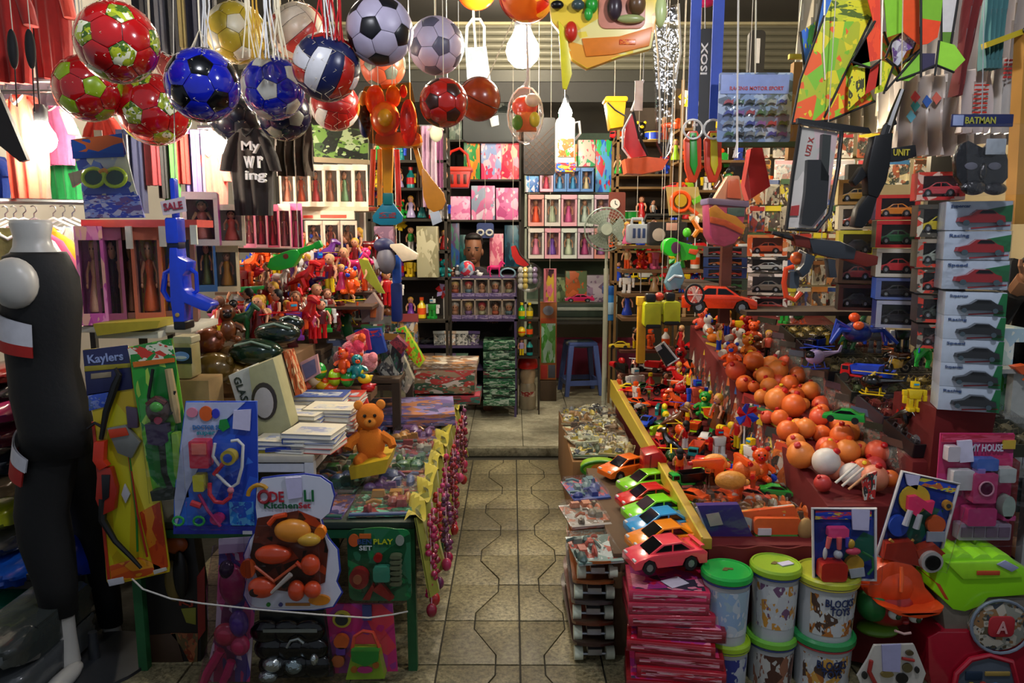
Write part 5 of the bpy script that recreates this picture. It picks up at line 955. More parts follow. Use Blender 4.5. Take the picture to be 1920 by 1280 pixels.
# plush on its yellow tray
px('price_tray','small yellow card tray under the orange fluffy toy','tray',2.86,[('tray','p',[(664,862),(736,846),(730,872),(668,884)],M('c8a81c',.5),-.1,.1)])
O=W(696,866,2.86);inst(KPL,'fluffy_toy','orange fluffy toy sitting on a yellow tray on the long table','plush toy',O,(0,0,R(10)),(.24,.22,.26),dict(body=M('ff8a1c',.95,var=.25,scale=120,bump=.8),trim=M('e88c2c',.9)))
px('clown_doll','small clown doll in red and white standing behind the orange fluffy toy','doll',3.0,[('body','p',[(676,782),(700,780),(704,806),(672,808)],M('e0a028',.5),-.03,.03),('head','b',(684,772,10,11),M('d8d0c0',.5),-.02,0),('hat','p',[(674,766),(694,764),(688,746)],M('d0382c',.5),-.012,.012),('ruff','b',(680,788,11,6),M('2c78a8',.5),-.02,0),('ear','b',(670,774,5),M('d8382c',.5),-.01,0)],bevel=.003)
# ------------------------------------------------------------------ books and boxes on the white-framed table
def box3(name,label,cat,x0,y0,x1,y1,Y,dep,mat,front=None,yaw=0.,extra=(),group=None,tilt=0.,bevel=.003):
    O,w,h=box_at(x0,y0,x1,y1,Y);k=Kit();b=MB();b.box((0,dep/2,h/2),(w,dep,h));k.add('carton',b,mat,bevel=bevel)
    if front:b=MB();b.box((0,-.002,h/2),(w*.9,.006,h*.86));k.add('printed_front',b,front)
    for e in extra:k.add(*e(w,h,dep))
    return inst(k,name,label,cat,O,(tilt,0,yaw),1.,{},group)
px('glassware_box','tall white gift box with oval picture leaning on the books','gift box',2.66,[('side','p',[(424,706),(468,688),(500,820),(484,830),(446,780)],M('c8c8bc',.5),.02,.1),('front','p',[(466,690),(512,672),(546,800),(506,846),(484,828)],M('b0ac80',.5),0,.1),('picture_rim','d',(496,752,24,36),M('3c3428',.4),-.006,0),('picture','d',(496,754,18,29),M('b8b0a8',.4),-.01,-.005),('lettering','x',('GLASS',450,735,56,14,-72),M('303830'),.016,0)],bevel=.002)
px('striped_box','box with red and tan diagonal stripes beside the white gift box','gift box',2.95,[('front','p',[(528,660),(540,658),(566,738),(552,742)],PR('b85830','c8b088','803818',scale=9,sq=.3),0,.08),('side','p',[(512,672),(530,660),(554,742),(540,750)],M('7c6850',.5),.0,.07)])
BKC=[('d8d4c8','white'),('a8b040','olive'),('385898','blue'),('c84838','red'),('e0d8c0','cream'),('60945c','green'),('d8d8d8','pale grey'),('284890','navy'),('e0c838','yellow'),('b06848','rust')]
kb=Kit();b=MB();b.box((0,0,.5),(.97,.96,.86));kb.add('pages',b,M('e8e4d4',.8));b=MB();b.box((0,0,.96),(1,1,.08));b.box((0,0,.04),(1,1,.08));b.box((-.49,0,.5),(.02,1,1));kb.add('cover',b,'cover');b=MB();b.box((.05,-.1,1.005),(.7,.5,.012));kb.add('cover_picture',b,'pic')
nb=0
for st,(px_,py_,Y,nn,w,d)in enumerate(((536,836,2.62,3,.2,.15),(590,822,2.62,4,.19,.16),(560,796,2.85,5,.22,.16),(624,790,2.9,6,.2,.15),(600,764,3.1,6,.24,.15),(640,752,3.2,5,.2,.14))):
    O=W(px_,py_,Y);z=.782
    for i in range(nn):
        h=rnd.uniform(.012,.02);c,nm=BKC[(st*3+i*7)%10];nb+=1
        inst(kb,'book',uniq('%s thin book, %s from the bottom of the %s pile from the front'%(nm,ORD[i],ORD[st])),'book',(O.x,O.y,z),(0,0,R(rnd.uniform(-14,4))),(w,d,h),dict(cover=M(c,.4),pic=PR('c8c8c0','98a0b8',c,scale=3)),'thin books piled on the white-framed table');z+=h
px('tabletop_runner','yellow paper runner under the books','paper',2.56,[('paper','p',[(488,838),(560,842),(580,846),(570,856),(486,852)],M('c8b020',.5),-.01,.0),('blue_label','p',[(498,838),(546,834),(548,842),(500,846)],M('283c98',.5),-.014,-.01)])
px('white_box_lid','long white carton at the back edge of the white-framed table','carton',3.25,[('carton','r',(572,740,660,764),M('c4c4b4',.6),-.05,.05),('end_label','r',(646,742,660,762),PR('c03838','2c6878','c8c838',scale=4),-.054,-.05)],bevel=.002)
px('picture_frame','small pink picture frame leaning behind the toy chicks','frame',3.2,[('frame','p',[(562,680),(594,664),(600,700),(572,716)],M('c89898',.5),0,.02),('picture','p',[(566,684),(590,672),(594,698),(574,710)],M('6c6c8c',.4),-.004,0)])
for i,(x,y,c,kd)in enumerate(((572,724,'coral','duck'),(590,716,'cream','duck'),(606,724,'yellow','duck'),(628,716,'lime','egg'),(652,718,'green','egg'),(670,700,'teal','plush'),(684,712,'yellow','duck'),(600,704,'green','egg'),(645,690,'orange','plush'),(560,728,'red','duck'),(690,728,'red','duck'),(618,730,'orange','duck'))):
    toy(kd,c,W(x,y+8,3.3),'on the ledge behind the books, %s along'%ORD[i],R(rnd.uniform(-60,60)),.9,group='small toys on the ledge behind the books')
px('toy_ledge','wooden ledge under the row of small toy ducks and eggs','shelf',3.32,[('board','r',(535,732,700,746),M('6a4c30',.7),-.06,.1)])
for i,(x,y,r,c,n)in enumerate(((660,660,22,'f04868','bright pink'),(690,680,18,'f09098','pale pink'),(640,672,16,'a04050','wine'),(672,640,14,'f06828','orange'))):px('feather_puff','%s fluffy feather puff above the toy eggs'%n,'puff',3.4,[('puff','b',(x,y,r,r,r),M(c,.95,var=.5,scale=90,bump=1.2,sheen=.6),0,0),('tuft','b',(x+r*.6,y-r*.6,r*.5,r*.6),M(c,.95,bump=1.2),-.02,0)])
px('pink_activity_book','hot pink activity book leaning beside the blue box','book',3.5,[('cover','p',[(648,632),(682,616),(690,655),(660,670)],PR('e84058','f0704c','e8a0a0','c82848',scale=3),0,.02),('spine','p',[(682,616),(690,620),(696,656),(690,656)],M('b82c68',.4),0,.02)])
px('blue_game_box','blue game box with red title leaning at the back','game box',3.65,[('front','p',[(664,620),(712,616),(724,660),(690,668),(676,640)],M('1c48a8',.4),0,.05),('title','p',[(684,622),(714,618),(716,630),(690,634)],PR('c83838','1c48a8',scale=5),-.004,0)])
for i,(P,c,n)in enumerate((([(742,618),(758,612),(796,676),(786,690),(768,672)],('5cb81c','a8c828','d85028'),'lime green striped'),([(716,660),(744,640),(776,712),(762,738),(744,722)],('a8a490','5c6460','c8c0a8'),'grey and beige'),([(704,690),(728,668),(756,720),(744,742),(728,730)],('585c60','989c94','303438'),'dark grey'),([(730,642),(744,630),(764,650),(752,664)],('882c3c','502030'),'wine red'))):px('boxed_set','%s boxed set leaning towards the raised floor'%n,'toy box',3.95-.12*i,[('front','p',P,PR(*c,scale=5,fine=.4),0,.06)],bevel=.002)
for i,(x0,y0,x1,y1,c,n)in enumerate(((775,682,894,694,('a87848','706050','c8c0b0'),'tan lidded'),(777,694,890,738,('8c7860','c0b8b0','a83c38','405c48'),'beige printed'),(780,742,900,758,('98303c','2c6c60','583830'),'red and green'))):box3('flat_carton','%s flat carton stacked at the end of the long table'%n,'carton',x0,y0,x1,y1,4.3,.3,PR(*c,scale=5,fine=.45),group='flat cartons at the end of the long table')
k=Kit();b=MB();b.box((0,0,0),(.5,.42,.06));k.add('card',b,PR('68588c','8c80b0','485078','a87050',scale=5,fine=.4));inst(k,'purple_pack','large violet clear pack at the far end of the long table','toy pack',(-.56,3.85,.62),(0,0,R(6)));
# ------------------------------------------------------------------ blue rifle, jar, doll boxes
BLR=M('0c40d8',.22,coat=.5)
px('toy_crossbow','bright blue toy machine gun hanging muzzle up','toy gun',2.4,[('barrel','r',(316,408,342,456,4),BLR,-.03,.03),('tip','r',(321,334,335,412,4),BLR,-.015,.015),('collar','r',(322,452,342,466),M('101838',.4),-.026,.026),('body','p',[(326,464),(340,464),(342,482),(360,490),(358,506),(350,516),(352,540),(360,548),(402,566),(404,572),(396,582),(386,580),(354,566),(354,604),(334,604),(328,560),(326,500)],BLR,-.035,.035),('carry_handle','t',([(330,500),(310,512),(306,545),(316,562),(332,564)],5),BLR,0,0),('trigger_guard','t',([(352,500),(368,512),(370,545),(360,552)],4),BLR,0,0),('butt','r',(334,600,357,616,3),M('101010',.4),-.036,.036),('sticker','d',(342,588,4),M('b89848'),-.04,-.034),('cord','t',([(328,336),(324,-60)],.9),M('d0c8b8'),0,0)],bevel=.004)
px('price_sign','handwritten card sign tied to the blue toy gun','sign',2.36,[('card','p',[(300,378),(346,368),(350,396),(306,404)],M('d8c8d0',.7),0,.003),('handwriting','x',('SALE',325,386,36,14,8),M('a02840'),-.003,0)])
px('lidded_jar','clear jar with dark label and white cap under the blue gun','jar',2.6,[('glass','r',(330,640,370,706,6),M('a89c68',.2),-.04,.04),('label','r',(330,648,370,678),M('101c30',.4),-.044,-.04),('label_logo','d',(350,664,15,9),M('7098d8',.4),-.047,-.043),('label_stripe','d',(350,666,11,3),M('d8e0e8',.4),-.049,-.046),('cap','r',(332,628,368,642,3),M('c0b894',.4),-.038,.038)],bevel=.004)
px('tan_shelf_plate','yellow plastic tray edge above the green card','tray',2.72,[('tray','p',[(188,604),(312,598),(306,612),(196,626)],M('b8a838',.5),-.05,.1),('white_board','r',(186,620,304,632),M('b8bcb4',.5),-.03,.1)])
DB=lambda x0,y0,x1,y1,Y,box,front,doll,hair,label,kit=KDB,dep=.12,yaw=0.,doll2='black':(lambda q:inst(kit,'boxed_doll',uniq(label),'boxed doll',q[0],(0,0,yaw or(R(19)if Y<5 else 0)),(q[1],dep/.35,q[2]),dict(body=M(box,.4)if isinstance(box,str)else box,front=M(front,.4)if isinstance(front,str)else front,doll=M(doll,.5),doll2=M(doll2,.5),hair=M(hair,.5),arm=M('skin',.5)),'boxed dolls'))(box_at(x0,y0,x1,y1,Y))
px('box_row_top','red and pink top panel joining the boxed fashion dolls','panel',2.8,[('panel','r',(160,412,376,426),M('d85048',.4),-.03,.12),('tag','r',(244,424,258,466),M('d8d0c0',.5),-.04,-.03),('tag','r',(306,424,320,462),M('d8d0c0',.5),-.04,-.03),('tag','r',(364,422,378,458),M('e0e0d0',.5),-.04,-.03)])
PKF=PR('d060a8','c050a0','e890c0','e8b0a0',scale=4,fine=.25)
DB(162,424,208,606,2.8,'c858a8',PKF,'e8b090','gold','tall pink boxed doll nearest the mannequin')
DB(196,424,242,606,2.84,'3c2028','a85878','101012','black','boxed male doll in a black suit in the pink row',KDM)
DB(236,424,268,604,2.88,'58204c','b87868','c88468','brown','boxed doll in a tan dress beside the suited one')
DB(262,424,312,604,2.86,PR('d8703c','c83c2c','e0a828',scale=5),'c86848','e86830','gold','boxed doll in an orange gown in the pink row')
DB(308,424,372,600,2.92,PR('584c2c','883c4c','6c7838','38588c',scale=5),'8c5c48','a08c2c','brown','boxed doll in an olive gown behind the blue gun')
DB(372,440,408,545,3.3,'24508c','2c5890','50682c','black','boxed doll in a blue box beside the olive one')
DB(405,460,450,545,3.35,'d0c8b0','d8c8a0','d89028','tan','boxed doll in an amber dress under the white window boxes')
DB(352,362,412,460,3.1,'881878','e0d8d4','e88878','black','purple sided box with a narrow doll window',dep=.2)
DB(412,384,460,460,3.3,'e8e0c8','ecdcc0','e85c4c','black','cream window box with a pink doll beside the purple box')
for i in range(5):DB(458+22*i,386-1*i,480+22*i,466+2*i,3.5+.1*i,'e86c98',('f088a8','f4c8d0','e87090','f0d8d0','f07cb0')[i],('d83058','e84878','d84860','c8a0a0','e85890')[i],'gold','slim pink boxed doll, %s along the pink row'%ORD[i])
px('doll_shelf','dark shelf board under the pink and cream doll boxes','shelf',3.4,[('board','p',[(352,462),(412,464),(560,466),(560,474),(412,472),(352,470)],M('3a2418',.6),-.05,.2)])
for i in range(6):DB(526+27*i,310,553+27*i,388,4.2+.08*i,'e8d4c0','f0e0cc',('d88868','e85828','e83c48','c87c60','88b888','b8584c')[i],('gold','brown','black','gold','brown','black')[i],'%s dressed doll in the high cream shelf row, %s along'%(('peach','orange','scarlet','rose','mint','brick')[i],ORD[i]))
px('doll_shelf','cream fronted shelf with red stripe under the high doll row','shelf',4.4,[('board','r',(524,388,700,396),M('d0c4a8',.6),-.05,.25),('fascia','r',(570,396,668,412),M('e0d8c4',.6),-.06,-.03),('red_stripe','r',(574,404,592,409),M('e04830'),-.064,-.06),('red_stripe','r',(606,403,654,409),M('e04830'),-.064,-.06)])
px('white_upright','white upright post at the end of the high doll shelf','post',4.7,[('post','r',(672,300,690,620),M('c8bcb4',.6),-.03,.03),('red_print','p',[(652,374),(674,372),(674,388),(656,392)],M('c83838'),-.04,-.03)])
px('leaf_print_board','green and black leaf-print board hanging behind the volleyballs','board',3.9,[('board','p',[(584,232),(690,244),(690,300),(590,296)],PR('344c28','181c18','5c7c38','202820','90a078',scale=5,fine=.4),0,.02),('frame','p',[(588,294),(692,300),(692,308),(590,304)],M('8c7c60'),-.01,.02)],hang=(640,240))
for i in range(3):DB(574+32*i,414,604+32*i,470,4.3,'d8c8b8','e8d8c4',('a05838','c85848','b87858')[i],'black','squat window box below the red-striped shelf, %s along'%ORD[i])
# ------------------------------------------------------------------ heap of figures and toys on the dark bench
HC=['red','brown','green','dkred','orange','dkred','pink','brown','purple','black','maroon','white','dkred','maroon','dkgreen','red']
HK=['figure','doll','robot','plush','figure','dino','horse','pistol','figure','doll','helicopter']
for i,j,p in quad((395,650,3.05),(600,640,3.4),(760,560,4.6),(460,540,4.4),12,8,.2):
    toy(HK[(i*3+j*5)%11],HC[(i*7+j*11+(i*j)%3)%16],p,'in the bench heap, row %s from front, %s from wall'%(ORD[j],ORD[i]),R(rnd.uniform(-70,70)),rnd.uniform(.95,1.4),group='heap on the dark bench')
for i,j,p in quad((440,560,3.5),(690,560,3.8),(700,480,4.6),(480,480,4.2),11,4,.2):
    toy(HK[(i*5+j*3+2)%11],('red','dkred','purple','green','hotpink','red','brown','orange','navy','white')[(i*3+j*7)%10],p,'on the upper rack, row %s from front, %s from wall'%(ORD[j],ORD[i]),R(rnd.uniform(-60,60)),rnd.uniform(.95,1.35),group='toys on the upper bench rack')
for j in range(3):
    A,B=W(420,566-26*j,3.6+.32*j),W(700,566-26*j,3.9+.32*j);b=MB();b.box(((A.x+B.x)/2,(A.y+B.y)/2,A.z-.03),(B.x-A.x+.1,.3,.015));tag(put('rack_board',b,M('4a3020',.7)),'thin dark rack board under the bench toys, %s from the front'%ORD[j],'shelf')
px('toy_guitar','bright green toy guitar lying on the toy heap','toy guitar',3.2,[('body','p',[(504,500),(510,484),(530,474),(548,468),(560,468),(566,476),(560,488),(552,500),(530,506),(514,506)],M('18b828',.3,coat=.3),-.03,.03),('neck','p',[(556,468),(592,456),(594,464),(562,478)],M('18b828',.3),-.015,.015),('headstock','p',[(588,456),(600,450),(606,462),(594,468)],M('18a828',.3),-.015,.015),('sound_hole','d',(540,480,5),M('8a3018',.4),-.034,-.03)],hang=(560,470),bevel=.004)
for i,(x,y,rx,ry,c,n)in enumerate(((480,660,52,26,'10301c','dark green'),(520,624,44,22,'182c24','blackish green'),(545,606,26,16,'0e2018','inky green'))):px('foil_parcel','%s crumpled shiny parcel in front of the heap'%n,'parcel',3.0+.1*i,[('parcel','b',(x,y,rx,ry,ry),M(c,.2,.2,var=.5,scale=8,bump=1.5,coat=.6),0,0),('ribbon','t',([(x-rx*.6,y-ry*.6),(x,y-ry*.9),(x+rx*.7,y-ry*.5)],2),M('88a090',.2),-ry*mpp(3),-ry*mpp(3))])
px('white_puppet','cream and navy bird puppet with a long pale beak','puppet',4.0,[('beak','p',[(728,458),(752,456),(784,476),(782,486),(756,490),(744,474)],M('d8ccb4',.5),-.03,.03),('head','b',(720,460,20,14),M('182050',.5),0,0),('body','b',(724,488,18,26),M('686878',.5),0,0),('foot','p',[(700,480),(712,494),(720,496),(706,506)],M('c8ccd0',.5),-.03,0)],bevel=.004)
px('shiny_gift_ribbon','long yellow-green foil strip hanging diagonally over the heap','ribbon',3.9,[('strip','p',[(672,484),(690,488),(722,550),(710,548),(684,520)],M('a8b038',.25,.3),-.01,.01)])
px('blue_bottle','slim blue bottle standing upright on the rear bench','bottle',4.1,[('body','r',(736,478,752,532,5),M('2458c0',.25),-.03,.03),('base','r',(734,530,754,602,4),M('182c70',.3),-.032,.032)],bevel=.004,hang=(744,480))
px('paper_house','small grey and orange paper house on the rear bench','toy house',3.8,[('wall','p',[(676,575),(700,548),(718,575),(716,600),(680,604)],M('988078',.6),-.02,.04),('door','p',[(696,570),(708,566),(706,594),(696,594)],M('d87030',.5),-.026,-.02)])
# packs standing and lying on the rear bench
for j in range(4):
    for i in range(3):
        c=(i*2+j*3)%7;y=3.74+.2*j;inst(KPK if(i+j)%2 else KBC,'hanging_toy_pack','%s carded toy on the rear bench, row %s from front, %s from wall'%(FNM[c],ORD[j],ORD[i]),'toy pack',(-.88+.13*i,y,.842),(R(-12),0,R(rnd.uniform(-25,25))),(.13,.3,rnd.uniform(.16,.26)),dict(card=PR(FCO[c],'c8c0b0','303438',FCO[(c+3)%7],scale=4,fine=.4),header=M(FCO[(c+2)%7])),'carded toys on the rear bench')
p=W(350,706,2.6);b=MB();b.box((0,0,(p.z-.785)/2),(.2,.13,p.z-.785));tag(put('small_carton',b.mesh('small_carton',.004),M('9a7c4c',.8,var=.3),None,(p.x,p.y+.01,.782)),'plain brown carton under the dark-labelled jar','carton')
for i,(x,y,rx,ry,c,n)in enumerate(((402,690,40,30,'6c5420','golden brown'),(440,700,34,22,'8c6c28','amber gold'),(390,640,30,26,'7c3c1c','copper brown'),(430,668,28,20,'5c4420','dark bronze'))):px('foil_parcel','%s crumpled shiny parcel beside the jar'%n,'parcel',2.98+.03*i,[('parcel','b',(x,y,rx,ry,ry),M(c,.25,.3,var=.5,scale=9,bump=1.5,coat=.5),0,0),('twist','b',(x+rx*.8,y-ry*.5,7,9),M(c,.25,.3,bump=1.),-.02,0)])
# ------------------------------------------------------------------ right stall: stepped counter under red cloth
RC=M('6e0c0e',.75,var=.35,scale=6,bump=.2)
def slant(b,x0,x1,y0,y1,zf,zb,z0=.0):
    b.add([(x0,y0,z0),(x1,y0,z0),(x1,y1,z0),(x0,y1,z0),(x0,y0,zf),(x1,y0,zf),(x1,y1,zb),(x0,y1,zb)],[(3,2,1,0),(4,5,6,7),(0,1,5,4),(1,2,6,5),(2,3,7,6),(3,0,4,7)]);return b
k=Kit();b=slant(MB(),.70,1.16,2.52,4.9,.45,.54,.0);k.add('lower_step',b,RC,bevel=.006);b=slant(MB(),1.14,1.5,2.56,4.7,.58,.98);k.add('middle_step',b,RC,bevel=.006);b=slant(MB(),1.48,1.88,2.64,4.7,.72,1.12);k.add('upper_step',b,RC,bevel=.006)
b=MB();b.grid(lambda u,v:(.70+1.0*u,2.50-.015*(1-v)+.012*math.sin(u*40),.02+.43*v),50,3,.008);k.add('front_cloth',b,RC)
inst(k,'display_counter','three-stepped counter draped in dark red cloth','counter',(0,0,0))
k=Kit();b=slant(MB(),.665,.70,2.46,4.88,.50,.585,.46);k.add('slat',b,M('b8942c',.6,var=.4,scale=10),bevel=.003);b=slant(MB(),.66,.667,2.46,4.88,.505,.59,.47);k.add('paint_stripe',b,M('c8b030',.5));inst(k,'wooden_rail','yellow wooden rail along the aisle edge of the right counter','rail',(0,0,0))
def zA(y):return .45+(y-2.52)/2.38*.09
def zB(y):return .58+(y-2.56)/2.14*.4
def zC(y):return .72+(y-2.64)/2.06*.4
# cartons between the aisle and the rail
k=Kit();b=MB();b.box((0,0,.19),(.33,1.15,.38));k.add('carton',b,M('8a6238',.8,var=.3,scale=5),bevel=.004);b=MB();b.box((0,0,.382),(.06,1.14,.003));k.add('tape',b,M('a88c5c',.4));inst(k,'cardboard_carton','long brown cardboard carton beside the step','carton',(.48,4.3,0))
k=Kit();b=MB();b.box((0,0,.2),(.31,1.0,.40));k.add('crate',b,M('5c4228',.8,var=.4,scale=5),bevel=.004);b=MB();b.box((0,-.505,.3),(.31,.012,.06));k.add('crate_slat',b,M('6c5030',.8));inst(k,'wooden_crate','wooden crate under the row of big toy cars','crate',(.525,3.06,0))
# seven big toy cars
for i,(c,n,Y,px_,yaw)in enumerate((('fb4a5a','pink',2.45,1246,14),('f89018','amber',2.585,1246,14),('2a98d8','sky blue',2.72,1240,13),('78d81c','lime green',2.86,1232,13),('c81c1c','red',3.0,1218,12),('80d020','pale lime',3.2,1216,18),('f0701c','bright orange',3.42,1176,28))):
    x=(px_-960)/F*(Y*CT+1.1*ST);inst(KC,'toy_car','%s big toy car with black windows in the row of seven'%n,'toy car',(x,Y,.405),(0,0,R(yaw)),(.27,.27,.3),dict(body=M(c,.2,coat=.8,var=.08)),'big toy cars in a row')
px('toy_bus','red toy bus standing on its end against the yellow rail','toy bus',3.3,[('body','p',[(1204,846),(1232,840),(1246,852),(1242,900),(1214,902),(1202,890)],M('b81c1c',.25,coat=.4),-.06,.06),('window','r',(1222,868,1242,874),M('101014',.1),-.064,-.06),('bumper','p',[(1222,888),(1238,888),(1236,896),(1222,896)],M('c0b8b0',.3),-.066,-.06),('seam','t',([(1216,846),(1212,900)],1),M('701010'),-.062,-.062)],bevel=.006)
# skateboards
k=Kit();n=12;b=MB()
def deck(u,v):y=(v-.5)*.62;t=abs(v-.5)*2;w=.155*(1 if t<.8 else math.sqrt(max(.04,1-((t-.8)/.2)**2)));return((u-.5)*w,y,.052+(.03*max(0,(t-.72)/.28)))
V=[deck(i/6,j/20)for j in range(21)for i in range(7)];fs=[(j*7+i,j*7+i+1,(j+1)*7+i+1,(j+1)*7+i)for j in range(20)for i in range(6)];m=len(V)
rim=list(range(7))+[j*7+6 for j in range(1,21)]+[140+i for i in range(5,-1,-1)]+[j*7 for j in range(19,0,-1)]
b.add(V+[(x,y,z+.010)for x,y,z in V],fs+[tuple(m+i for i in reversed(f))for f in fs]+[(rim[i],rim[(i+1)%len(rim)],m+rim[(i+1)%len(rim)],m+rim[i])for i in range(len(rim))]);k.add('deck',b,'deck')
wm=MB();wm.cyl((-.015,0,0),(.015,0,0),.0255,n=14);wm=wm.mesh('wheel')
for y in(-.25,.2):
    b=MB();b.box((0,y,.04),(.05,.05,.022));b.cyl((-.055,y,.021),(.055,y,.021),.006,n=8);t_=k.add('truck',b,M('silver',.35,.8))
    for x in(-.058,.058):k.add('wheel',wm,M('dce4cc',.4),t_,loc=(x,y,.0255))
DK=[('3a2420','dark brown'),('5c2c1c','mahogany'),('4c4444','grey'),('8a4c24','chestnut'),('a85c24','copper')]
for i in range(5):inst(k,'skateboard','%s skateboard, %s up from the floor in the stack'%(DK[i][1],ORD[i]),'skateboard',(.295+.004*i,2.78+.01*i,.005+.074*i),(0,0,R(rnd.uniform(-2,2))),(1,1,1),dict(deck=M(DK[i][0],.35,coat=.3)),'stack of skateboards beside the aisle')
for i,(x,Y,z,w,d,c,lab,yaw)in enumerate(((.305,2.62,.386,.17,.2,('90b0a8','506c68','c05848','c8d4d0'),'silver clear pack on top of the skateboards',10),(.30,2.92,.40,.17,.2,('9c9894','70685c','a85838','b8b8b8'),'grey clear pack behind the one on the skateboards',12),(.33,3.2,.41,.17,.2,('3858a8','587c88','28408c','c03c50'),'blue clear pack beside the big orange car',14))):inst(nextflat(),'flat_toy_pack',lab,'toy pack',(x,Y,z),(R(6),0,R(yaw)),(w,d,.3),dict(card=PR(*c,scale=4,fine=.4),toys=M(c[2],.3),toys2=M(c[1],.3),header=M(c[0])),'clear packs beside the aisle')
px('melon_frisbee','green oval frisbee with orange centre beside the cartons','frisbee',3.72,[('disc','d',(1124,872,36,14),M('88b828',.35),-.06,.02),('rim','t',([(1124+36*math.cos(a*PI/10),872+14*math.sin(a*PI/10))for a in range(20)],3,True),M('388028',.35),-.062,-.062),('centre','d',(1126,870,20,8),M('e0842c',.35),-.066,-.06)])
PKC=[('586858','green-grey'),('a8a890','pale'),('4c4440','dark brown'),('b0a070','straw'),('88909c','steel'),('6c5848','umber'),('c0c8b0','mint'),('383c44','charcoal'),('987850','tan'),('b8b0a8','ivory')]
n=0
for j in range(5):
    for i in range(2):
        c,nm=PKC[(n*3)%10];y=3.85+.22*j;inst(nextflat(),'flat_toy_pack','%s clear pack on the brown carton, row %s from front, %s'%(nm,ORD[j],('by the aisle','by the rail')[i]),'toy pack',(.41+.155*i,y,.388+.012*((i+j)%2)),(R(rnd.uniform(-3,6)),0,R(rnd.uniform(-15,15))),(.18,.2,.4),dict(card=PR(c,'c8d0b0','707468','a86c38','d8d8d0',scale=5,fine=.4),toys=M(c,.3),toys2=PR('d8d8c8','485058','b0a040',scale=3),header=M(c)),'clear packs on the brown carton');n+=1
# pink boxes stacked at the front
kp=Kit();b=MB();b.box((0,0,.5),(1,1,1));kp.add('carton',b,'body',bevel=.02);b=MB();b.box((0,-.505,.5),(.9,.012,.5));kp.add('side_label',b,'lab');b=MB();b.box((0,0,1.01),(.9,.88,.02));kp.add('lid_picture',b,'pic');b=MB();b.box((0,0,.51),(1.012,1.012,1.04));kp.add('shrink_wrap',b,FILM('ffe8ec',.35))
PB=[('a01428','crimson'),('8c1020','deep red'),('b01c30','red'),('981428','claret'),('a8182c','ruby'),('8a1424','garnet'),('c02848','raspberry'),('b82c50','pink-red'),('d83c6c','bright pink')]
for i in range(9):
    c,nm=PB[i];t=i>=7;inst(kp,'toy_box','%s flat shrink-wrapped box, %s from the floor in its stack'%(nm,ORD[i]),'toy box',(.545+(.03 if i in(2,3,5)else-.008 if i>6 else 0)+rnd.uniform(-.006,.006),2.36+rnd.uniform(-.01,.01)+.01*i,.001+.0405*i),(0,0,R(-6+rnd.uniform(-4,4)+(2 if t else 0))),(.27 if t else .29,.2,.039),dict(body=M(c,.3,coat=.5),lab=PR(c,'b85c74','701020','c898a0',scale=4,fine=.2),pic=PR('e05088','d8305c','b048a0','e8b0c0','404858',scale=3)),'shrink-wrapped flat boxes beside the buckets')
b=MB();b.box((0,0,0),(.075,.06,.0015),rotm(0,0,.5));tag(put('price_note',b,M('e0d8e8',.7),None,(.56,2.40,.001+.0405*9+.0025)),'white paper price note on the topmost pink box','price note')
# block buckets
def bend(t,r):
    t.v=[((r-y)*math.sin(x/r),-(r-y)*math.cos(x/r),z)for x,y,z in t.v];return t
def bucket(x0,y0,x1,y1,Y,lid,band,print_,label,text=True,body='b4b8bc',sticker=False):
    O,w,h=box_at(x0,y0,x1,y1,Y);k=Kit()
    for p in KBU.p:k.add(*p)
    if text:
        for tx,z in(('BLOCKS',.70),('TOYS',.58)):t=bend(text_mb(tx,.5 if tx=='BLOCKS' else .34,.11,.004,True),.478);bb=MB();bb.add(t.v,t.f,Matrix.Translation((0,0,z)));k.add('lettering',bb,M('20305c',.5))
    if sticker:b=MB();b.box((.16,-.1,.995),(.3,.16,.012),rotm(0,0,.5));k.add('price_note',b,M('c8c4e0',.7),1)
    b=MB();b.prism([(-.12,0),(-.04,.05),(.02,.02),(.1,.08),(.14,.02),(.05,-.04),(.02,-.08),(-.06,-.05)],-.004,.004,rotm(PI/2,0,.4,(0,0,.99)));k.add('lid_emblem',b,M('6c5c28',.5),1)
    inst(k,'block_bucket',label,'bucket',O+Vector((0,w*.48,0)),(0,0,R(rnd.uniform(-8,8))),(w*.98,w*.98,h),dict(body=M(body,.35,var=.08),lid=M(lid,.3,coat=.3),band=M(band,.4),print=print_),'toy block buckets')
PBL=PR('b4c0cc','8ca8c8','c8ccd0','98b0c0',scale=3,fine=.2)
PBA=PR('b8bcc0','c08838','c0c4c4','6c4c6c','bcc0c4','c4c8c8',scale=4,fine=.35)
PBF=PR('b8bcc0','c0c4c4','a86830','bcc0c4','4c3830','c4c8c8','c89848',scale=4,fine=.3)
bucket(1322,1086,1418,1226,2.32,'20b848','28387c',PBL,'white bucket with a plain green lid in the upper row',False)
bucket(1416,1074,1511,1212,2.34,'98c030','28407c',PBA,'white bucket with olive lid and animal print in the upper row',False,sticker=True)
bucket(1508,1094,1626,1224,2.3,'c0c838','c8b840',PBF,'white bucket with yellow lid and lettering in the upper row',True,sticker=True)
bucket(1328,1214,1412,1340,2.32,'a0c828','a0b828',PR('b4b8c0','303880','a8b0b8',scale=3),'lime-lidded bucket at the bottom beside the pink boxes',False)
bucket(1408,1206,1502,1340,2.34,'70b838','2c3c70',PR('b0b0ac','4c3028','8c5c48','b8b8b4',scale=3),'green-lidded bucket at the bottom with dark print',False)
bucket(1500,1208,1616,1345,2.3,'28904c','a83030',PBF,'bottom bucket with green lid and red band, lettered front',True)
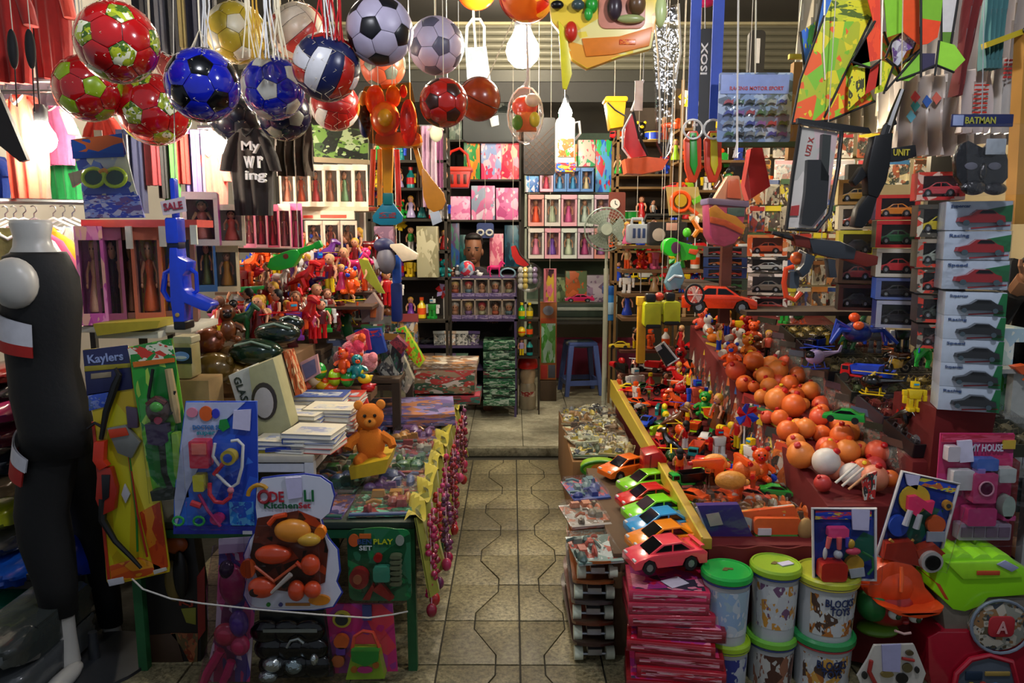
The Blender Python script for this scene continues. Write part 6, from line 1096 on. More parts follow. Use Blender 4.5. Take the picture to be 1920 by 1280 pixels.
# front packs on the counter edge
px('violet_folder_pack','violet book pack in clear wrap on the counter edge','pack',2.6,[('cover','p',[(1306,946),(1384,944),(1410,1004),(1334,1016)],M('38287c',.35),-.01,.02),('sticker','p',[(1322,962),(1346,958),(1354,980),(1330,984)],M('c0b0a8',.5),-.014,-.01),('film_edge','t',([(1304,948),(1334,1018),(1412,1006)],2),M('a8b0c0',.2),-.014,-.014),('film','p',[(1304,942),(1386,940),(1414,1006),(1332,1020)],FILM(amt=.35),-.024,-.02)])
px('orange_plate_set','orange and green toy dish set in a clear pack','toy set',2.62,[('tray','p',[(1390,960),(1490,948),(1516,1010),(1412,1022)],PR('d86030','c84828','d8a040','b8b8b0',scale=3),0,.02),('lid','r',(1410,966,1496,996,8),M('e0602c',.35),-.03,-.004),('box','r',(1412,996,1490,1018,4),M('58a048',.35),-.03,-.004),('yellow_edge','r',(1410,1014,1492,1024,3),M('c8a838',.35),-.034,-.004),('label','r',(1416,984,1440,996),M('d8d0d0',.5),-.036,-.03),('teddy','b',(1504,986,14,22,10),M('b08850',.8),-.03,0)])
# carded sets with white frames
def framed(label,C,Y,items,fr='d8d4d4'):
    px('doctor_play_card',label,'toy set',Y,[('card','p',C,PR('1c3080','284090','182868','1c5848',scale=3,fine=.15),0,.006),('frame','t',(C,3.2,True),M(fr,.4),-.006,-.006)]+items)
framed('upright white-framed play set with red bag and pink spoons',[(1522,952),(1640,952),(1640,1086),(1524,1082)],2.36,[('header','r',(1528,956,1632,972),PR('2840b0','c8b040','1838a0','c03848',scale=4,fine=.3),-.006,0),('price_note','p',[(1594,952),(1628,954),(1626,992),(1596,990)],M('c4c0e0',.7),-.012,-.006),('pink_block','r',(1548,984,1584,1002,4),M('d84078',.35),-.03,-.004),('spoon','t',([(1548,1000),(1544,1020)],[5,4]),M('e86868',.35),-.03,-.03),('spoon','t',([(1566,1000),(1566,1022)],[5,4]),M('e86868',.35),-.03,-.03),('spoon','t',([(1582,1000),(1580,1018)],[4,3]),M('5048b0',.35),-.03,-.03),('red_bag','r',(1530,1044,1576,1078,8),M('c82c1c',.3,coat=.3),-.05,-.004),('pendant','b',(1592,1026,14,7,7),M('e04868',.3),-.03,0),('pendant_top','b',(1588,1012,7,9,6),M('c8a030',.3),-.03,0),('badge','d',(1598,1054,17),M('d0a030',.35),-.02,-.004),('badge_label','p',[(1586,1062),(1614,1058),(1616,1074),(1590,1078)],M('b4bcc8',.5),-.024,-.018),('hoop','t',([(1612,1030),(1630,1040),(1632,1060),(1622,1072)],2.5),M('287840',.35),-.02,-.02),('capsule','b',(1540,1030,4,12),M('d0d0d0',.3),-.03,0),('capsule','b',(1564,1032,8,8),M('b8c0c8',.3),-.03,0),('bubble','r',(1526,976,1636,1080,8),FILM(amt=.2),-.062,-.058)])
framed('tilted white-framed play set with black lens and pink spoons',[(1690,882),(1796,906),(1754,1066),(1642,1040)],2.42,[('header','p',[(1716,892),(1792,908),(1788,924),(1714,906)],PR('2840b0','304cb8','c06838','c8c048',scale=4,fine=.3),-.006,0),('price_note','p',[(1694,886),(1722,890),(1716,916),(1698,906)],M('c4c0e0',.7),-.012,-.006),('yellow_disc','d',(1712,934,28),M('c8a830',.35),-.012,-.004),('pink_cutlery','p',[(1696,926),(1712,924),(1730,936),(1744,934),(1738,958),(1722,946),(1710,962),(1694,950)],M('e83468',.35),-.03,-.01),('spoon','t',([(1698,950),(1688,978)],[5,6]),M('c0c0c8',.3),-.03,-.03),('spoon','t',([(1716,958),(1708,984)],[5,6]),M('c0c0c8',.3),-.03,-.03),('target','d',(1772,944,8,9),M('c88c28',.35),-.02,-.004),('target_eye','d',(1772,944,4),M('101010'),-.024,-.02),('blue_dish','d',(1680,982,18,20),M('2848a8',.35),-.02,-.004),('red_base','p',[(1652,1010),(1700,1006),(1720,1040),(1714,1052),(1646,1038)],M('a02c1c',.35,coat=.3),-.04,-.004),('camera_body','p',[(1706,1022),(1740,1010),(1762,1030),(1750,1062),(1716,1056)],M('b03820',.35,coat=.3),-.045,-.004),('lens_ring','d',(1730,1040,20),M('c8c4c0',.3),-.06,-.04),('lens','d',(1730,1040,14),M('0c0c0e',.1),-.066,-.058),('dial','d',(1750,980,17),M('c85828',.35),-.02,-.004),('dial_label','r',(1732,992,1764,1010),M('a0a8b8',.5),-.024,-.018),('bowl','t',([(1660,1004),(1672,1016),(1694,1016),(1704,1004)],3),M('b88838',.35),-.03,-.03),('bubble','p',[(1692,916),(1786,934),(1752,1056),(1652,1032)],FILM(amt=.2),-.075,-.07)])
px('dollhouse_furniture_card','pink card of tiny white dollhouse furniture','toy set',2.5,[('card','p',[(1764,812),(1902,812),(1890,1010),(1764,1014),(1756,920)],PR('c03478','b82c60','d05090','902858',scale=3,fine=.15),0,.006),('header','r',(1766,814,1900,828),PR('b02848','c84868','a82038',scale=4,fine=.2),-.005,0),('lettering','x',('MY HOUSE',1848,838,60,14),M('c8c8d8'),-.008,0),('price_note','p',[(1790,824),(1816,822),(1820,862),(1794,864)],M('d8d4ec',.7),-.02,-.01),('yellow_tag','r',(1878,824,1900,840),M('c8a838',.4),-.01,-.004),('cabinet','r',(1776,876,1812,912,3),M('c8c8cc',.35),-.04,-.004),('blue_chair','r',(1820,854,1858,876,4),M('4468b8',.35),-.04,-.004),('lilac_cushion','r',(1820,872,1832,884),M('9078c0',.35),-.045,-.01),('stove','r',(1862,872,1890,898,3),M('b8c0c0',.35),-.04,-.004),('washing_machine','r',(1812,880,1850,934,3),M('d04880',.35),-.05,-.004),('drum_window','d',(1831,906,12),M('581838',.2),-.056,-.048),('drum_ring','t',([(1831+13*math.cos(a*PI/7),906+13*math.sin(a*PI/7))for a in range(14)],1.6,True),M('e0a0b8',.3),-.056,-.056),('mirror','d',(1878,944,12,22),M('a8b8b0',.15),-.04,-.004),('mirror_stand','r',(1868,960,1890,968),M('c04480',.35),-.04,-.004),('bed','r',(1800,944,1850,976,4),M('c84080',.35),-.05,-.004),('drawer_unit','r',(1786,974,1880,1004,3),M('a898b0',.35),-.04,-.004),('top_unit','r',(1768,832,1788,860,3),M('c8c0c8',.35),-.035,-.004)]+[('drawer','r',(1790+23*i,980,1808+23*i,998),M('78607c',.4),-.044,-.04)for i in range(4)]+[('bubble','r',(1766,848,1894,1008,10),FILM(amt=.2),-.075,-.07)])
# helmet toy
px('hard_hat_toy','orange hard hat toy over a red and green ball face','toy',2.35,[('face','b',(1690,1150,54,50,50),M('b02420',.35,coat=.3),.1,0),('green_cheek','b',(1655,1150,30,34,30),M('287838',.35),.07,0),('eye','b',(1680,1152,13,11,8),M('d8d8d0',.3),.005,0),('eye','b',(1718,1158,13,11,8),M('d8d8d0',.3),.005,0),('pupil','b',(1682,1154,5,6,4),M('103818',.3),-.008,0),('pupil','b',(1720,1160,5,6,4),M('103818',.3),-.008,0),('nose','b',(1698,1166,7,5,5),M('8c1c1c',.3),0,0),('smile','t',([(1678,1182),(1695,1188),(1708,1186)],2.5),M('d8b0a8',.3),.0,.0),('helmet','p',[(1634,1116),(1640,1092),(1656,1072),(1678,1060),(1694,1058),(1718,1064),(1738,1084),(1746,1110),(1766,1132),(1760,1142),(1736,1150),(1704,1148),(1664,1138),(1636,1126)],M('f0501c',.4,coat=.2),.03,.17),('helmet_crown','b',(1690,1112,56,52,48),M('f0501c',.4,coat=.2),.1,0),('ridge','t',([(1690,1062),(1688,1080),(1684,1104)],[3,4,3]),M('f8642c',.4),.0,-.02),('peak','p',[(1640,1128),(1700,1142),(1740,1140),(1768,1132),(1758,1148),(1720,1156),(1680,1150)],M('e84c18',.4),-.02,.08),('neck','b',(1672,1206,40,12,30),M('70a030',.4),.1,0)],bevel=.012)
px('price_tag_card','white card toy with black dots and a price note at the bottom edge','toy card',2.28,[('card','p',[(1640,1210),(1714,1208),(1724,1232),(1736,1262),(1724,1296),(1620,1296),(1608,1268),(1628,1236)],M('c8c4bc',.5),0,.01),('price_note','p',[(1652,1208),(1688,1206),(1686,1258),(1654,1256)],M('a8a8d0',.7),-.006,0),('red_band','t',([(1632,1236),(1628,1256),(1640,1280)],4),M('a02c28',.4),-.006,-.006),('red_band','t',([(1690,1232),(1712,1236)],3),M('a02c28',.4),-.006,-.006)]+[('dot','d',d,M(c,.4),-.008,0)for d,c in(((1690,1270,11,10),'141414'),((1700,1250,9),'585030'),((1718,1254,4,6),'202020'),((1662,1262,12,6),'786838'),((1620,1264,5,7),'202020'),((1704,1222,7,5),'50442c'))])
LI=M('98e81c',.3,coat=.5,var=.1)
px('castle_toy_tub','lime castle-topped toy tub with a round picture badge','toy tub',2.38,[('body','p',[(1764,1120),(1935,1120),(1935,1215),(1776,1215)],M('7c7468',.3),.0,.22),('lid','p',[(1746,1104),(1752,1080),(1760,1050),(1766,1038),(1782,1034),(1790,1042),(1802,1034),(1816,1036),(1822,1044),(1836,1036),(1850,1036),(1856,1044),(1870,1036),(1888,1038),(1904,1054),(1935,1070),(1935,1112),(1850,1118),(1836,1134),(1806,1144),(1784,1140)],LI,-.01,.24),('lid_top','p',[(1768,1050),(1884,1046),(1912,1078),(1800,1082)],M('a8f030',.3,coat=.5),-.02,.2),('price_note','p',[(1860,1052),(1876,1044),(1902,1058),(1888,1066)],M('a4a8cc',.6),-.026,-.02),('red_mark','r',(1824,1064,1866,1072),M('c84c28',.5),-.026,-.02),('badge','d',(1866,1166,54,48),PR('8c8c80','58503c','b8b0a0','906c48','384048',scale=5,fine=.5),-.03,0),('badge_centre','r',(1844,1146,1888,1184,10),M('b83038',.4),-.036,-.028),('lettering','x',('A',1866,1165,20,24),M('d8a0a0'),-.04,0),('badge_rim','t',([(1866+55*math.cos(a*PI/12),1166+49*math.sin(a*PI/12))for a in range(24)],3,True),M('7c8898',.35),-.03,-.03),('red_side','p',[(1748,1086),(1760,1092),(1778,1124),(1768,1120)],M('c84820',.4),-.012,.1)],bevel=.006)
px('red_toy_tub','glossy red arched toy tub below the lime castle tub','toy tub',2.36,[('shell','p',[(1740,1196),(1760,1184),(1935,1184),(1935,1300),(1750,1300),(1742,1260)],M('a8142c',.2,coat=.7),0,.22),('window','p',[(1786,1300),(1792,1262),(1816,1238),(1850,1230),(1890,1240),(1904,1300)],M('58606c',.25),-.012,0),('arch','t',([(1782,1300),(1790,1258),(1816,1232),(1850,1224),(1892,1236),(1908,1300)],5),M('c01c34',.2,coat=.7),-.012,-.012),('block','r',(1806,1254,1836,1270),M('28384c'),-.018,-.01),('block','r',(1842,1254,1888,1262),M('a88c48'),-.018,-.01),('block','d',(1838,1280,8),M('a83830'),-.018,-.01),('block','d',(1862,1282,8),M('486c9c'),-.018,-.01),('block','d',(1816,1280,7),M('a89038'),-.018,-.01)],bevel=.006)
# ------------------------------------------------------------------ toys on the lower step
AK=['car','car','bike','truck','blaster','car','figure','pistol','robot','helicopter','car','plane','dino','bike']
AC=['orange','red','white','lime','black','green','yellow','orange','blue','red','orange','teal','white','brown','coral','dkgreen']
for j in range(15):
    for i in range(4):
        y=2.92+.132*j;x=.755+.112*i+rnd.uniform(-.02,.02)
        toy(AK[(i*5+j*3)%14],AC[(i*7+j*5+(i*j)%4)%16],(x,y,zA(y)+.004+.02*(i==3)),'on the lower step, row %s from front, %s from rail'%(ORD[j],ORD[i]),R(rnd.uniform(0,360)),rnd.uniform(.85,1.12),group='toys on the lower step')
for i,(px_,py_,Y,rx,c)in enumerate(((1370,900,2.75,30,'e8983c'),(1400,880,2.85,26,'e8752c'),(1340,868,2.95,24,'f0a048'))):px('orange_ring_pack',('amber','orange','apricot')[i]+' soft bag of rubber toys on the lower step','toy bag',Y,[('bag','b',(px_,py_,rx,18,16),M(c,.4,bump=.5),0,0),('knot','b',(px_+rx,py_+4,6),M(c,.4),0,0)])
for i,(x,y,s)in enumerate(((1330,880,1),(1372,902,1.1),(1412,896,1),(1390,872,.9))):toy('pistol','orange',W(x,y,2.86),'lying loose among the amber bags, %s of four'%ORD[i],R(30*i+10),s,trim='red')
# the front corner of the lower step: small packs
n=0
for j in range(2):
    for i in range(3):c,nm=PKC[(n*7+1)%10];inst(nextflat(),'flat_toy_pack','%s clear pack behind the violet pack, row %s, %s from rail'%(nm,ORD[j],ORD[i]),'toy pack',(.80+.15*i,2.74+.15*j,zA(2.72)+.01),(R(4),0,R(rnd.uniform(-20,20))),(.14,.15,.4),dict(card=PR(c,'d8803c','38584c','a8a8a0',scale=5),toys=M('e07030',.3),toys2=M(c,.3),header=M(c)),'small packs at the counter front');n+=1
# ------------------------------------------------------------------ orange rattles on the middle step
for j in range(13):
    for i in range(4):
        y=2.66+.098*j;r_=rnd.uniform(.05,.078)*(1.1 if(i+j)%3 else .8);x=1.175+.085*i+rnd.uniform(-.015,.015)
        c=('orange','ltorange','coral','orange','ltorange')[(i+2*j)%5]
        col={'orange':'f0702c','ltorange':'f28c3c','coral':'e85c38'}[c]
        if j<2:c,col=(('red','white','coral','orange')[(i+j)%4],('c83c38','d8d0c8','e08868','e8702c')[(i+j)%4])
        inst(KBH,'ball_rattle','%s ball rattle on the middle step, row %s from front, %s from aisle'%(CNAME[c],ORD[j],ORD[i]),'rattle',(x,y,zB(y)+.01+.02*((i+j)%2)),(rnd.uniform(-.9,.9),rnd.uniform(-.9,.9),0),r_*1.3,dict(body=M(col,.4),trim=M(('red','orange','yellow')[(i*j)%3],.4)),'orange rattles on the middle step')
px('rattle_tray','clear-walled tray around the orange rattles','tray',2.6,[('wall','p',[(1545,930),(1648,938),(1648,952),(1545,944)],FILM(amt=.3),-.02,-.015),('whistle','t',([(1560,900),(1600,866)],2.5),M('e0d8cc',.4),-.03,-.03),('whistle','t',([(1572,906),(1612,872)],2.5),M('e0d0c0',.4),-.03,-.03),('whistle','t',([(1584,912),(1618,884)],2.2),M('d89868',.4),-.03,-.03),('card','p',[(1612,890),(1640,880),(1636,930),(1616,934)],PR('d8d0c8','c83838','404040',scale=4),-.02,-.01)])
for j in range(6):
    for i in range(3):y=3.95+.13*j;toy(('plush','duck','blaster','plush','figure')[(i+2*j)%5],('orange','red','yellow','ltorange','white','coral','brown')[(i*2+j)%7],(1.19+.12*i,y,zB(y)+.005),'on the middle step back end, row %s, %s from aisle'%(ORD[j],ORD[i]),R(rnd.uniform(-60,60)),1.05,group='toys at the back of the middle step')
# ------------------------------------------------------------------ dark trays of creatures on the upper step
ktr=Kit();b=MB();b.box((0,0,.03),(1,1,.06));b.box((0,-.5,.1),(1.02,.03,.2));b.box((0,.5,.1),(1.02,.03,.2));b.box((-.5,0,.1),(.03,1,.2));b.box((.5,0,.1),(.03,1,.2));ktr.add('tray',b,'body');b=MB();b.box((0,0,.22),(.99,.99,.3),tx=.96,ty=.96);ktr.add('clear_cover',b,FILM(amt=.4));b=MB()
for i in range(3):
    for j in range(2):
        cx,cy=-.3+.3*i,-.22+.44*j;b.ball((cx,cy,.16),(.1,.13,.07),8,5)
        for s in(-1,1):
            for q in(-.08,0,.08):b.tube([(cx,cy+q,.16),(cx+s*.11,cy+q*1.6,.22),(cx+s*.15,cy+q*1.8,.08)],.012,4)
ktr.add('creatures',b,'toys')
TC=[('1c1c20','black'),('3c4034','olive'),('2c2c38','slate'),('403028','umber'),('282c28','dark green'),('38303c','plum')]
for j in range(6):
    for i in range(2):
        y=2.78+.24*j;c,nm=TC[(i+2*j)%6];inst(ktr,'creature_tray','%s clear-lidded creature tray on the upper step, row %s from front, %s'%(nm,ORD[j],('by the rattles','by the wall')[i]),'toy tray',(1.61+.25*i,y,zC(y)+.003),(R(10.7),0,R(rnd.uniform(-6,6))),(.24,.22,.26),dict(body=M(c,.4),toys=M(('5c5c60','7c2c28','485838','6c6448','384868','8c7838')[(i*3+j)%6],.35)),'creature trays on the upper step')
for i,(x,y,Y,kd,c,s)in enumerate(((1712,770,2.75,'robot','yellow',.85),(1728,690,3.0,'dino','green',1.),(1612,715,3.1,'truck','red',1.1),(1650,740,3.0,'helicopter','black',1.),(1582,790,2.9,'car','green',1.05),(1690,660,3.2,'robot','black',1.),(1760,660,3.1,'robot','dkgreen',.9),(1540,690,3.4,'helicopter','lav',1.1),(1640,660,3.4,'robot','dkgrey',1.),(1590,655,3.5,'dino','dkgreen',1.),(1530,655,3.7,'bike','black',1.),(1680,700,3.1,'bike','gold',1.))):
    p=W(x,y,Y);toy(kd,c,p,'on top of the creature trays, %s of twelve'%ORD[i],R(rnd.uniform(-50,50)),s,group='toys on top of the creature trays')
# ------------------------------------------------------------------ boxed cars stacked on the right
def carbox(x0,y0,x1,y1,Y,box,front,car,label,dep=.1,yaw=0.,flip=False):
    O,w,h=box_at(x0,y0,x1,y1,Y);inst(KCB,'boxed_car',uniq(label),'boxed car',O,(0,0,yaw or R(-16)),(w,dep/.35,h),dict(body=M(box,.35),front=front if not isinstance(front,str)else M(front,.35),doll=M(car,.2,coat=.6)),'boxed toy cars')
for i in range(8):
    top=i<3;y0=376+56*i if top else 548+45*(i-3);x1=1894-3.2*i;x0=x1-110+(8 if not top else 0);y1=y0+(56 if top else 46)
    O,w,h=box_at(x0,y0,x1,y1,2.55);k=Kit();d=.12;b=MB();b.box((0,d/2,h/2),(w,d,h*.98));k.add('carton',b,M('b8c4d4',.35),bevel=.003)
    b=MB();b.prism([(-w*.1,h*.62),(w*.5,h*.86),(w*.5,h*.3),(w*.36,h*.3)]if top else[(w*.3,h*.05),(w*.5,h*.02),(w*.5,h*.95),(w*.42,h*.95)],-.003,0);k.add('green_panel',b,M('186c3c',.35))
    cp=[(-.36,.22),(-.34,.36),(-.16,.44),(-.04,.62),(.2,.62),(.32,.46),(.42,.4),(.44,.2),(.3,.18),(-.24,.18)]
    b=MB();b.prism([(x*w*.95+(0 if top else .04)*w,(z+.06)*h*1.05)for x,z in cp],-.02,-.001,cr=.92);k.add('car_picture',b,M('8c1c20' if top else '16181c',.2,coat=.6));q=len(k.p)-1
    b=MB();b.prism(disc(h*.1,12,-.2*w,h*.26),-.024,-.016);k.add('car_wheel',b,M('506068',.3,.4),q);b=MB();b.prism(disc(h*.1,12,.3*w,h*.26),-.024,-.016);k.add('car_wheel',b,M('506068',.3,.4),q);b=MB();b.prism([(-.02*w,h*.58),(.03*w,h*.68),(.18*w,h*.68),(.24*w,h*.58)],-.024,-.016);k.add('car_window',b,GLASS_DK,q)
    t=text_mb(('Supercar','Racing','Speed')[i%3],w*.3,h*.14,.001,True);b=MB();b.add(t.v,t.f,Matrix.Translation((-w*.28,-.004,h*.82)));k.add('lettering',b,M('2c4878',.5));b=MB();b.prism([(-w*.1,h*.05),(w*.48,h*.16),(w*.48,h*.2),(-w*.1,h*.1)],-.003,0);k.add('red_line',b,M('a83038',.4))
    if top:b=MB();b.box((0,d/2-.004,h/2),(w*1.03,d,h*1.0));k.add('clear_wrap',b,FILM(amt=.45))
    inst(k,'boxed_car','%s car box, %s from the top of the pale blue column'%('red' if top else 'black',ORD[i]),'boxed car',O+Vector((0,.02,0)),(0,0,R(-18)),1.,{},'pale blue car boxes in a column')
    b=MB()
px('box_pedestal','red cloth covered pedestal under the pale car box column','pedestal',2.62,[('pedestal','p',[(1756,766),(1870,762),(1850,870),(1756,1000),(1730,1000)],RC,-.0,.3)])
C5=[(324,376,'b83030','d84048','d8b0a0','red robot'),(384,444,'4c4840','e0c818','d0c8b0','yellow'),(448,500,'54544c','a8b0a0','988c7c','silver'),(504,548,'48443c','d83828','a8a090','scarlet'),(552,602,'302c2c','28382c','5c5448','dark green'),(606,650,'38302c','5c2c2c','8c8474','brown')]
for i,(y0,y1,bx,cr,fr,nm)in enumerate(C5):carbox(1716,y0,1796,y1,2.75,bx,PR(fr,bx,'c84030',scale=4,fine=.15),cr,'%s car in a window box, column beside the pale boxes, %s from top'%(nm,ORD[i]))
C4=[(366,412,'30204c','f09028','c83028','orange'),(414,464,'28302c','186838','c02c30','green'),(466,518,'504840','d83038','d0ccc0','red'),(520,560,'2848a0','383840','6878b0','grey'),(562,612,'202c68','2c2c34','b0b4c8','black')]
for i,(y0,y1,bx,cr,fr,nm)in enumerate(C4):carbox(1640,y0,1714,y1,3.1,bx,fr,cr,'%s car in a window box, column under the black rifle, %s from top'%(nm,ORD[i]))
C3=[(338,384,'c8b880','d8a838','a07838','amber'),(386,430,'d8d0b0','c85838','c8b898','rust'),(432,480,'b8a840','181818','d0c838','black'),(482,530,'402c20','8c2820','5c4430','maroon'),(532,580,'1c1818','2c2c2c','4c2820','charcoal')]
for i,(y0,y1,bx,cr,fr,nm)in enumerate(C3):carbox(1570,y0,1636,y1,3.4,bx,fr,cr,'%s car in a box, column behind the brown-stocked rifle, %s from top'%(nm,ORD[i]))
C2=[(440,480,'d06030','e0602c','c8804c','orange'),(482,510,'282420','c8c8c0','484038','white'),(512,552,'58504c','8c8070','988c80','beige'),(554,584,'802c28','d84030','6c2c28','red')]
for i,(y0,y1,bx,cr,fr,nm)in enumerate(C2):carbox(1402,y0,1472,y1,3.8,bx,PR(fr,bx,'d8d0c8',scale=4,fine=.2),cr,'%s car in a box, column behind the pink bucket, %s from top'%(nm,ORD[i]))
C1=[(462,480,'303038','c83838','505058','red'),(482,500,'202c60','d87828','283c70','amber'),(502,520,'28407c','e05028','283870','orange'),(522,542,'303c30','287c40','3c4c44','green')]
for i,(y0,y1,bx,cr,fr,nm)in enumerate(C1):carbox(1320,y0,1398,y1,4.3,bx,fr,cr,'%s car in a slim box above the orange race car, %s from top'%(nm,ORD[i]))
px('car_shelf_frame','dark metal shelf frame carrying the boxed car columns','shelf',3.5,[('post','r',(1628,300,1638,640),M('2c2820',.6),.2,.24),('post','r',(1390,430,1402,620),M('5c3024',.6),.3,.34),('post','r',(1796,240,1806,640),M('3c3830',.6),.2,.24),('board','r',(1400,584,1800,592),M('3c2c20',.6),.0,.3),('board','r',(1310,544,1402,552),M('3c2c20',.6),.2,.9)])
kk=Kit()
# ------------------------------------------------------------------ guns, bucket, mask and other hanging goods
BKM=M('0e0e10',.35,var=.3)
px('toy_rifle','black toy assault rifle hanging muzzle up in front of pale bags','toy rifle',2.6,[('barrel','t',([(1692,168),(1676,210),(1658,262)],[5,7,9]),BKM,0,0),('receiver','p',[(1634,256),(1668,250),(1664,300),(1656,340),(1640,372),(1622,366),(1620,320)],BKM,-.025,.025),('magazine','p',[(1660,280),(1684,276),(1712,272),(1714,294),(1690,302),(1664,304)],M('1a1a1c',.35),-.018,.018),('magazine_print','x',('UNIT',1684,287,30,12),M('b8a838'),-.022,0),('stock','p',[(1622,366),(1640,370),(1628,410),(1612,428),(1596,424),(1604,390)],BKM,-.022,.022),('grip','p',[(1622,330),(1600,350),(1594,340),(1612,312)],BKM,-.018,.018),('sight','p',[(1660,230),(1678,224),(1680,234),(1662,240)],BKM,-.01,.01),('foregrip_rail','t',([(1648,270),(1660,236)],7),M('242426',.3),-.012,-.012),('cord','t',([(1690,170),(1694,-60)],1),M('b8a888'),0,0)],bevel=.004)
px('gun_pack','clear gun pack with thick black edging and red label','toy gun pack',2.65,[('edging','t',([(1498,228),(1560,236),(1578,246),(1572,310),(1556,400),(1530,432),(1474,430),(1486,330),(1500,240)],4,True),M('0c0c0e',.4),0,0),('film','p',[(1500,232),(1576,246),(1556,400),(1530,430),(1476,428)],FILM(amt=.5),-.02,-.015),('backing','p',[(1502,236),(1574,248),(1552,400),(1528,428),(1480,426)],PR('d8d0c8','c8b0b0','b8b4ac',scale=3,fine=.1),.012,.016),('gun_barrel','p',[(1540,252),(1556,254),(1550,340),(1536,338)],M('282c28',.35),-.012,.01),('gun_body','p',[(1512,300),(1536,300),(1552,330),(1548,390),(1520,424),(1500,420),(1508,360)],M('141416',.35),-.012,.012),('red_lettering','x',('UZI X',1520,274,34,10,80),M('a83028'),.01,0),('red_label','p',[(1486,386),(1500,384),(1498,404),(1482,404)],M('b82c28'),.004,.012),('crossbar','p',[(1494,222),(1626,240),(1632,250),(1570,246),(1494,232)],M('0c0c0e',.4),-.01,.01)])
px('toy_rifle','grey toy rifle with brown stock and orange magazine lying across the boxes','toy rifle',2.7,[('barrel','t',([(1448,436),(1490,448),(1530,458)],[4,5,7]),M('202226',.35),0,0),('receiver','p',[(1512,446),(1570,452),(1600,466),(1596,486),(1560,484),(1520,474)],M('34383e',.35),-.025,.025),('handguard','p',[(1484,438),(1516,446),(1516,466),(1488,460)],M('6a2418',.4),-.022,.022),('stock','p',[(1574,468),(1602,470),(1642,480),(1640,496),(1620,500),(1578,486)],M('702014',.4),-.022,.022),('magazine','p',[(1508,474),(1526,480),(1514,510),(1502,520),(1494,506),(1504,494)],M('303840',.35),-.018,.018),('grip','p',[(1548,484),(1562,486),(1566,520),(1552,520)],M('34383e',.35),-.018,.018)],bevel=.004,hang=(1540,452))
px('orange_clamp_toy','orange and white clamp shaped toy hanging below the grey rifle','toy',2.75,[('frame','t',([(1488,500),(1474,504),(1470,530),(1474,556),(1490,562),(1502,548)],5),M('e8481c',.3),0,0),('cap','b',(1494,484,12,12),M('e8682c',.3),0,0),('white_arc','t',([(1496,470),(1508,476),(1510,490),(1500,504)],3),M('d8d0c8',.3),-.01,-.01),('core','r',(1478,508,1494,540,4),M('485058',.3),-.02,.01),('string','t',([(1494,474),(1500,430)],.8),M('grey'),0,0)])
PKB=M('d0507c',.35,coat=.3)
px('ice_bucket_bag','pink beach bucket with yellow zigzag wrapped in clear film','toy bucket',2.75,[('bucket','p',[(1322,378),(1394,384),(1382,440),(1370,456),(1350,462),(1334,458),(1324,440)],PKB,-.05,.05),('rim','p',[(1320,372),(1396,378),(1396,390),(1320,384)],M('8c80a8',.4),-.06,.06),('zigzag','p',[(1322,392),(1334,384),(1352,400),(1372,406),(1390,424),(1386,436),(1360,420),(1324,410)],M('f0a828',.35),-.056,-.05),('orange_band','p',[(1324,406),(1352,412),(1386,430),(1384,440),(1350,424),(1324,418)],M('f06c28',.35),-.058,-.05),('teal_print','r',(1356,390,1388,406),M('587c74',.4),-.054,-.05),('film','p',[(1316,376),(1372,290),(1386,288),(1398,384),(1384,450),(1350,466),(1326,450)],FILM('f8f0e8',.5),-.075,-.07),('contents','p',[(1336,374),(1362,330),(1384,330),(1392,378)],M('f0b088',.4),-.02,.02),('orange_toy','p',[(1358,372),(1362,338),(1380,336),(1386,374)],M('f0784c',.35),-.035,-.02),('knot','t',([(1378,296),(1382,270),(1384,-40)],[5,2,1]),M('d8d0c8',.4),0,0)],bevel=.006)
px('mask_pack','carded plain black mask hanging above the pale car boxes','mask pack',2.5,[('header','r',(1784,214,1898,238),M('1c2450',.4),-.004,.004),('header_tab','r',(1786,216,1804,236),M('8894b8',.4),-.007,-.003),('lettering','x',('BATMAN',1836,226,56,12),M('98983c'),-.007,0),('mask','p',[(1790,330),(1788,296),(1796,272),(1812,264),(1840,278),(1862,266),(1878,276),(1886,300),(1886,334),(1866,356),(1846,348),(1838,338),(1828,350),(1806,356)],M('131318',.25,bump=.8,coat=.6),-.012,.012),('eye_opening','d',(1816,312,12,7),M('5c5c68',.5),-.016,-.011),('eye_opening','d',(1860,312,12,7),M('5c5c68',.5),-.016,-.011),('mask_fold','b',(1838,322,7,16,8),M('101014',.22,bump=1.,coat=.7),-.012,0),('wrapping','b',(1822,352,24,14,10),M('14141c',.2,bump=1.5,coat=.7),-.01,0),('wrapping','b',(1862,354,22,12,10),M('181820',.2,bump=1.5,coat=.7),-.01,0),('price_note','r',(1838,262,1872,292),M('98a0a8',.6),-.036,-.03),('bag','p',[(1786,238),(1896,238),(1894,366),(1790,370)],FILM(amt=.4),-.075,-.07),('hook','t',([(1840,214),(1842,180),(1846,-40)],1),M('grey'),0,0)],bevel=.003)
px('toy_binoculars','big yellow toy binoculars hanging over the lower step','toy binoculars',3.5,[('barrel','r',(1206,566,1236,612,6),M('c8cc18',.35),-.04,.04),('barrel','r',(1242,564,1272,606,6),M('c8cc18',.35),-.04,.04),('bridge','r',(1230,566,1250,588,3),M('b8bc18',.35),-.03,.03),('eyepiece','r',(1210,550,1228,566,4),M('101010',.4),-.026,.026),('eyepiece','r',(1248,548,1264,564,4),M('101010',.4),-.026,.026),('focus_wheel','b',(1236,556,9,8),M('e04838',.35),0,0),('objective_rim','r',(1208,606,1236,614,3),M('141414',.4),-.042,.042),('objective_rim','r',(1242,600,1271,608,3),M('141414',.4),-.042,.042)],bevel=.005,hang=(1240,566))
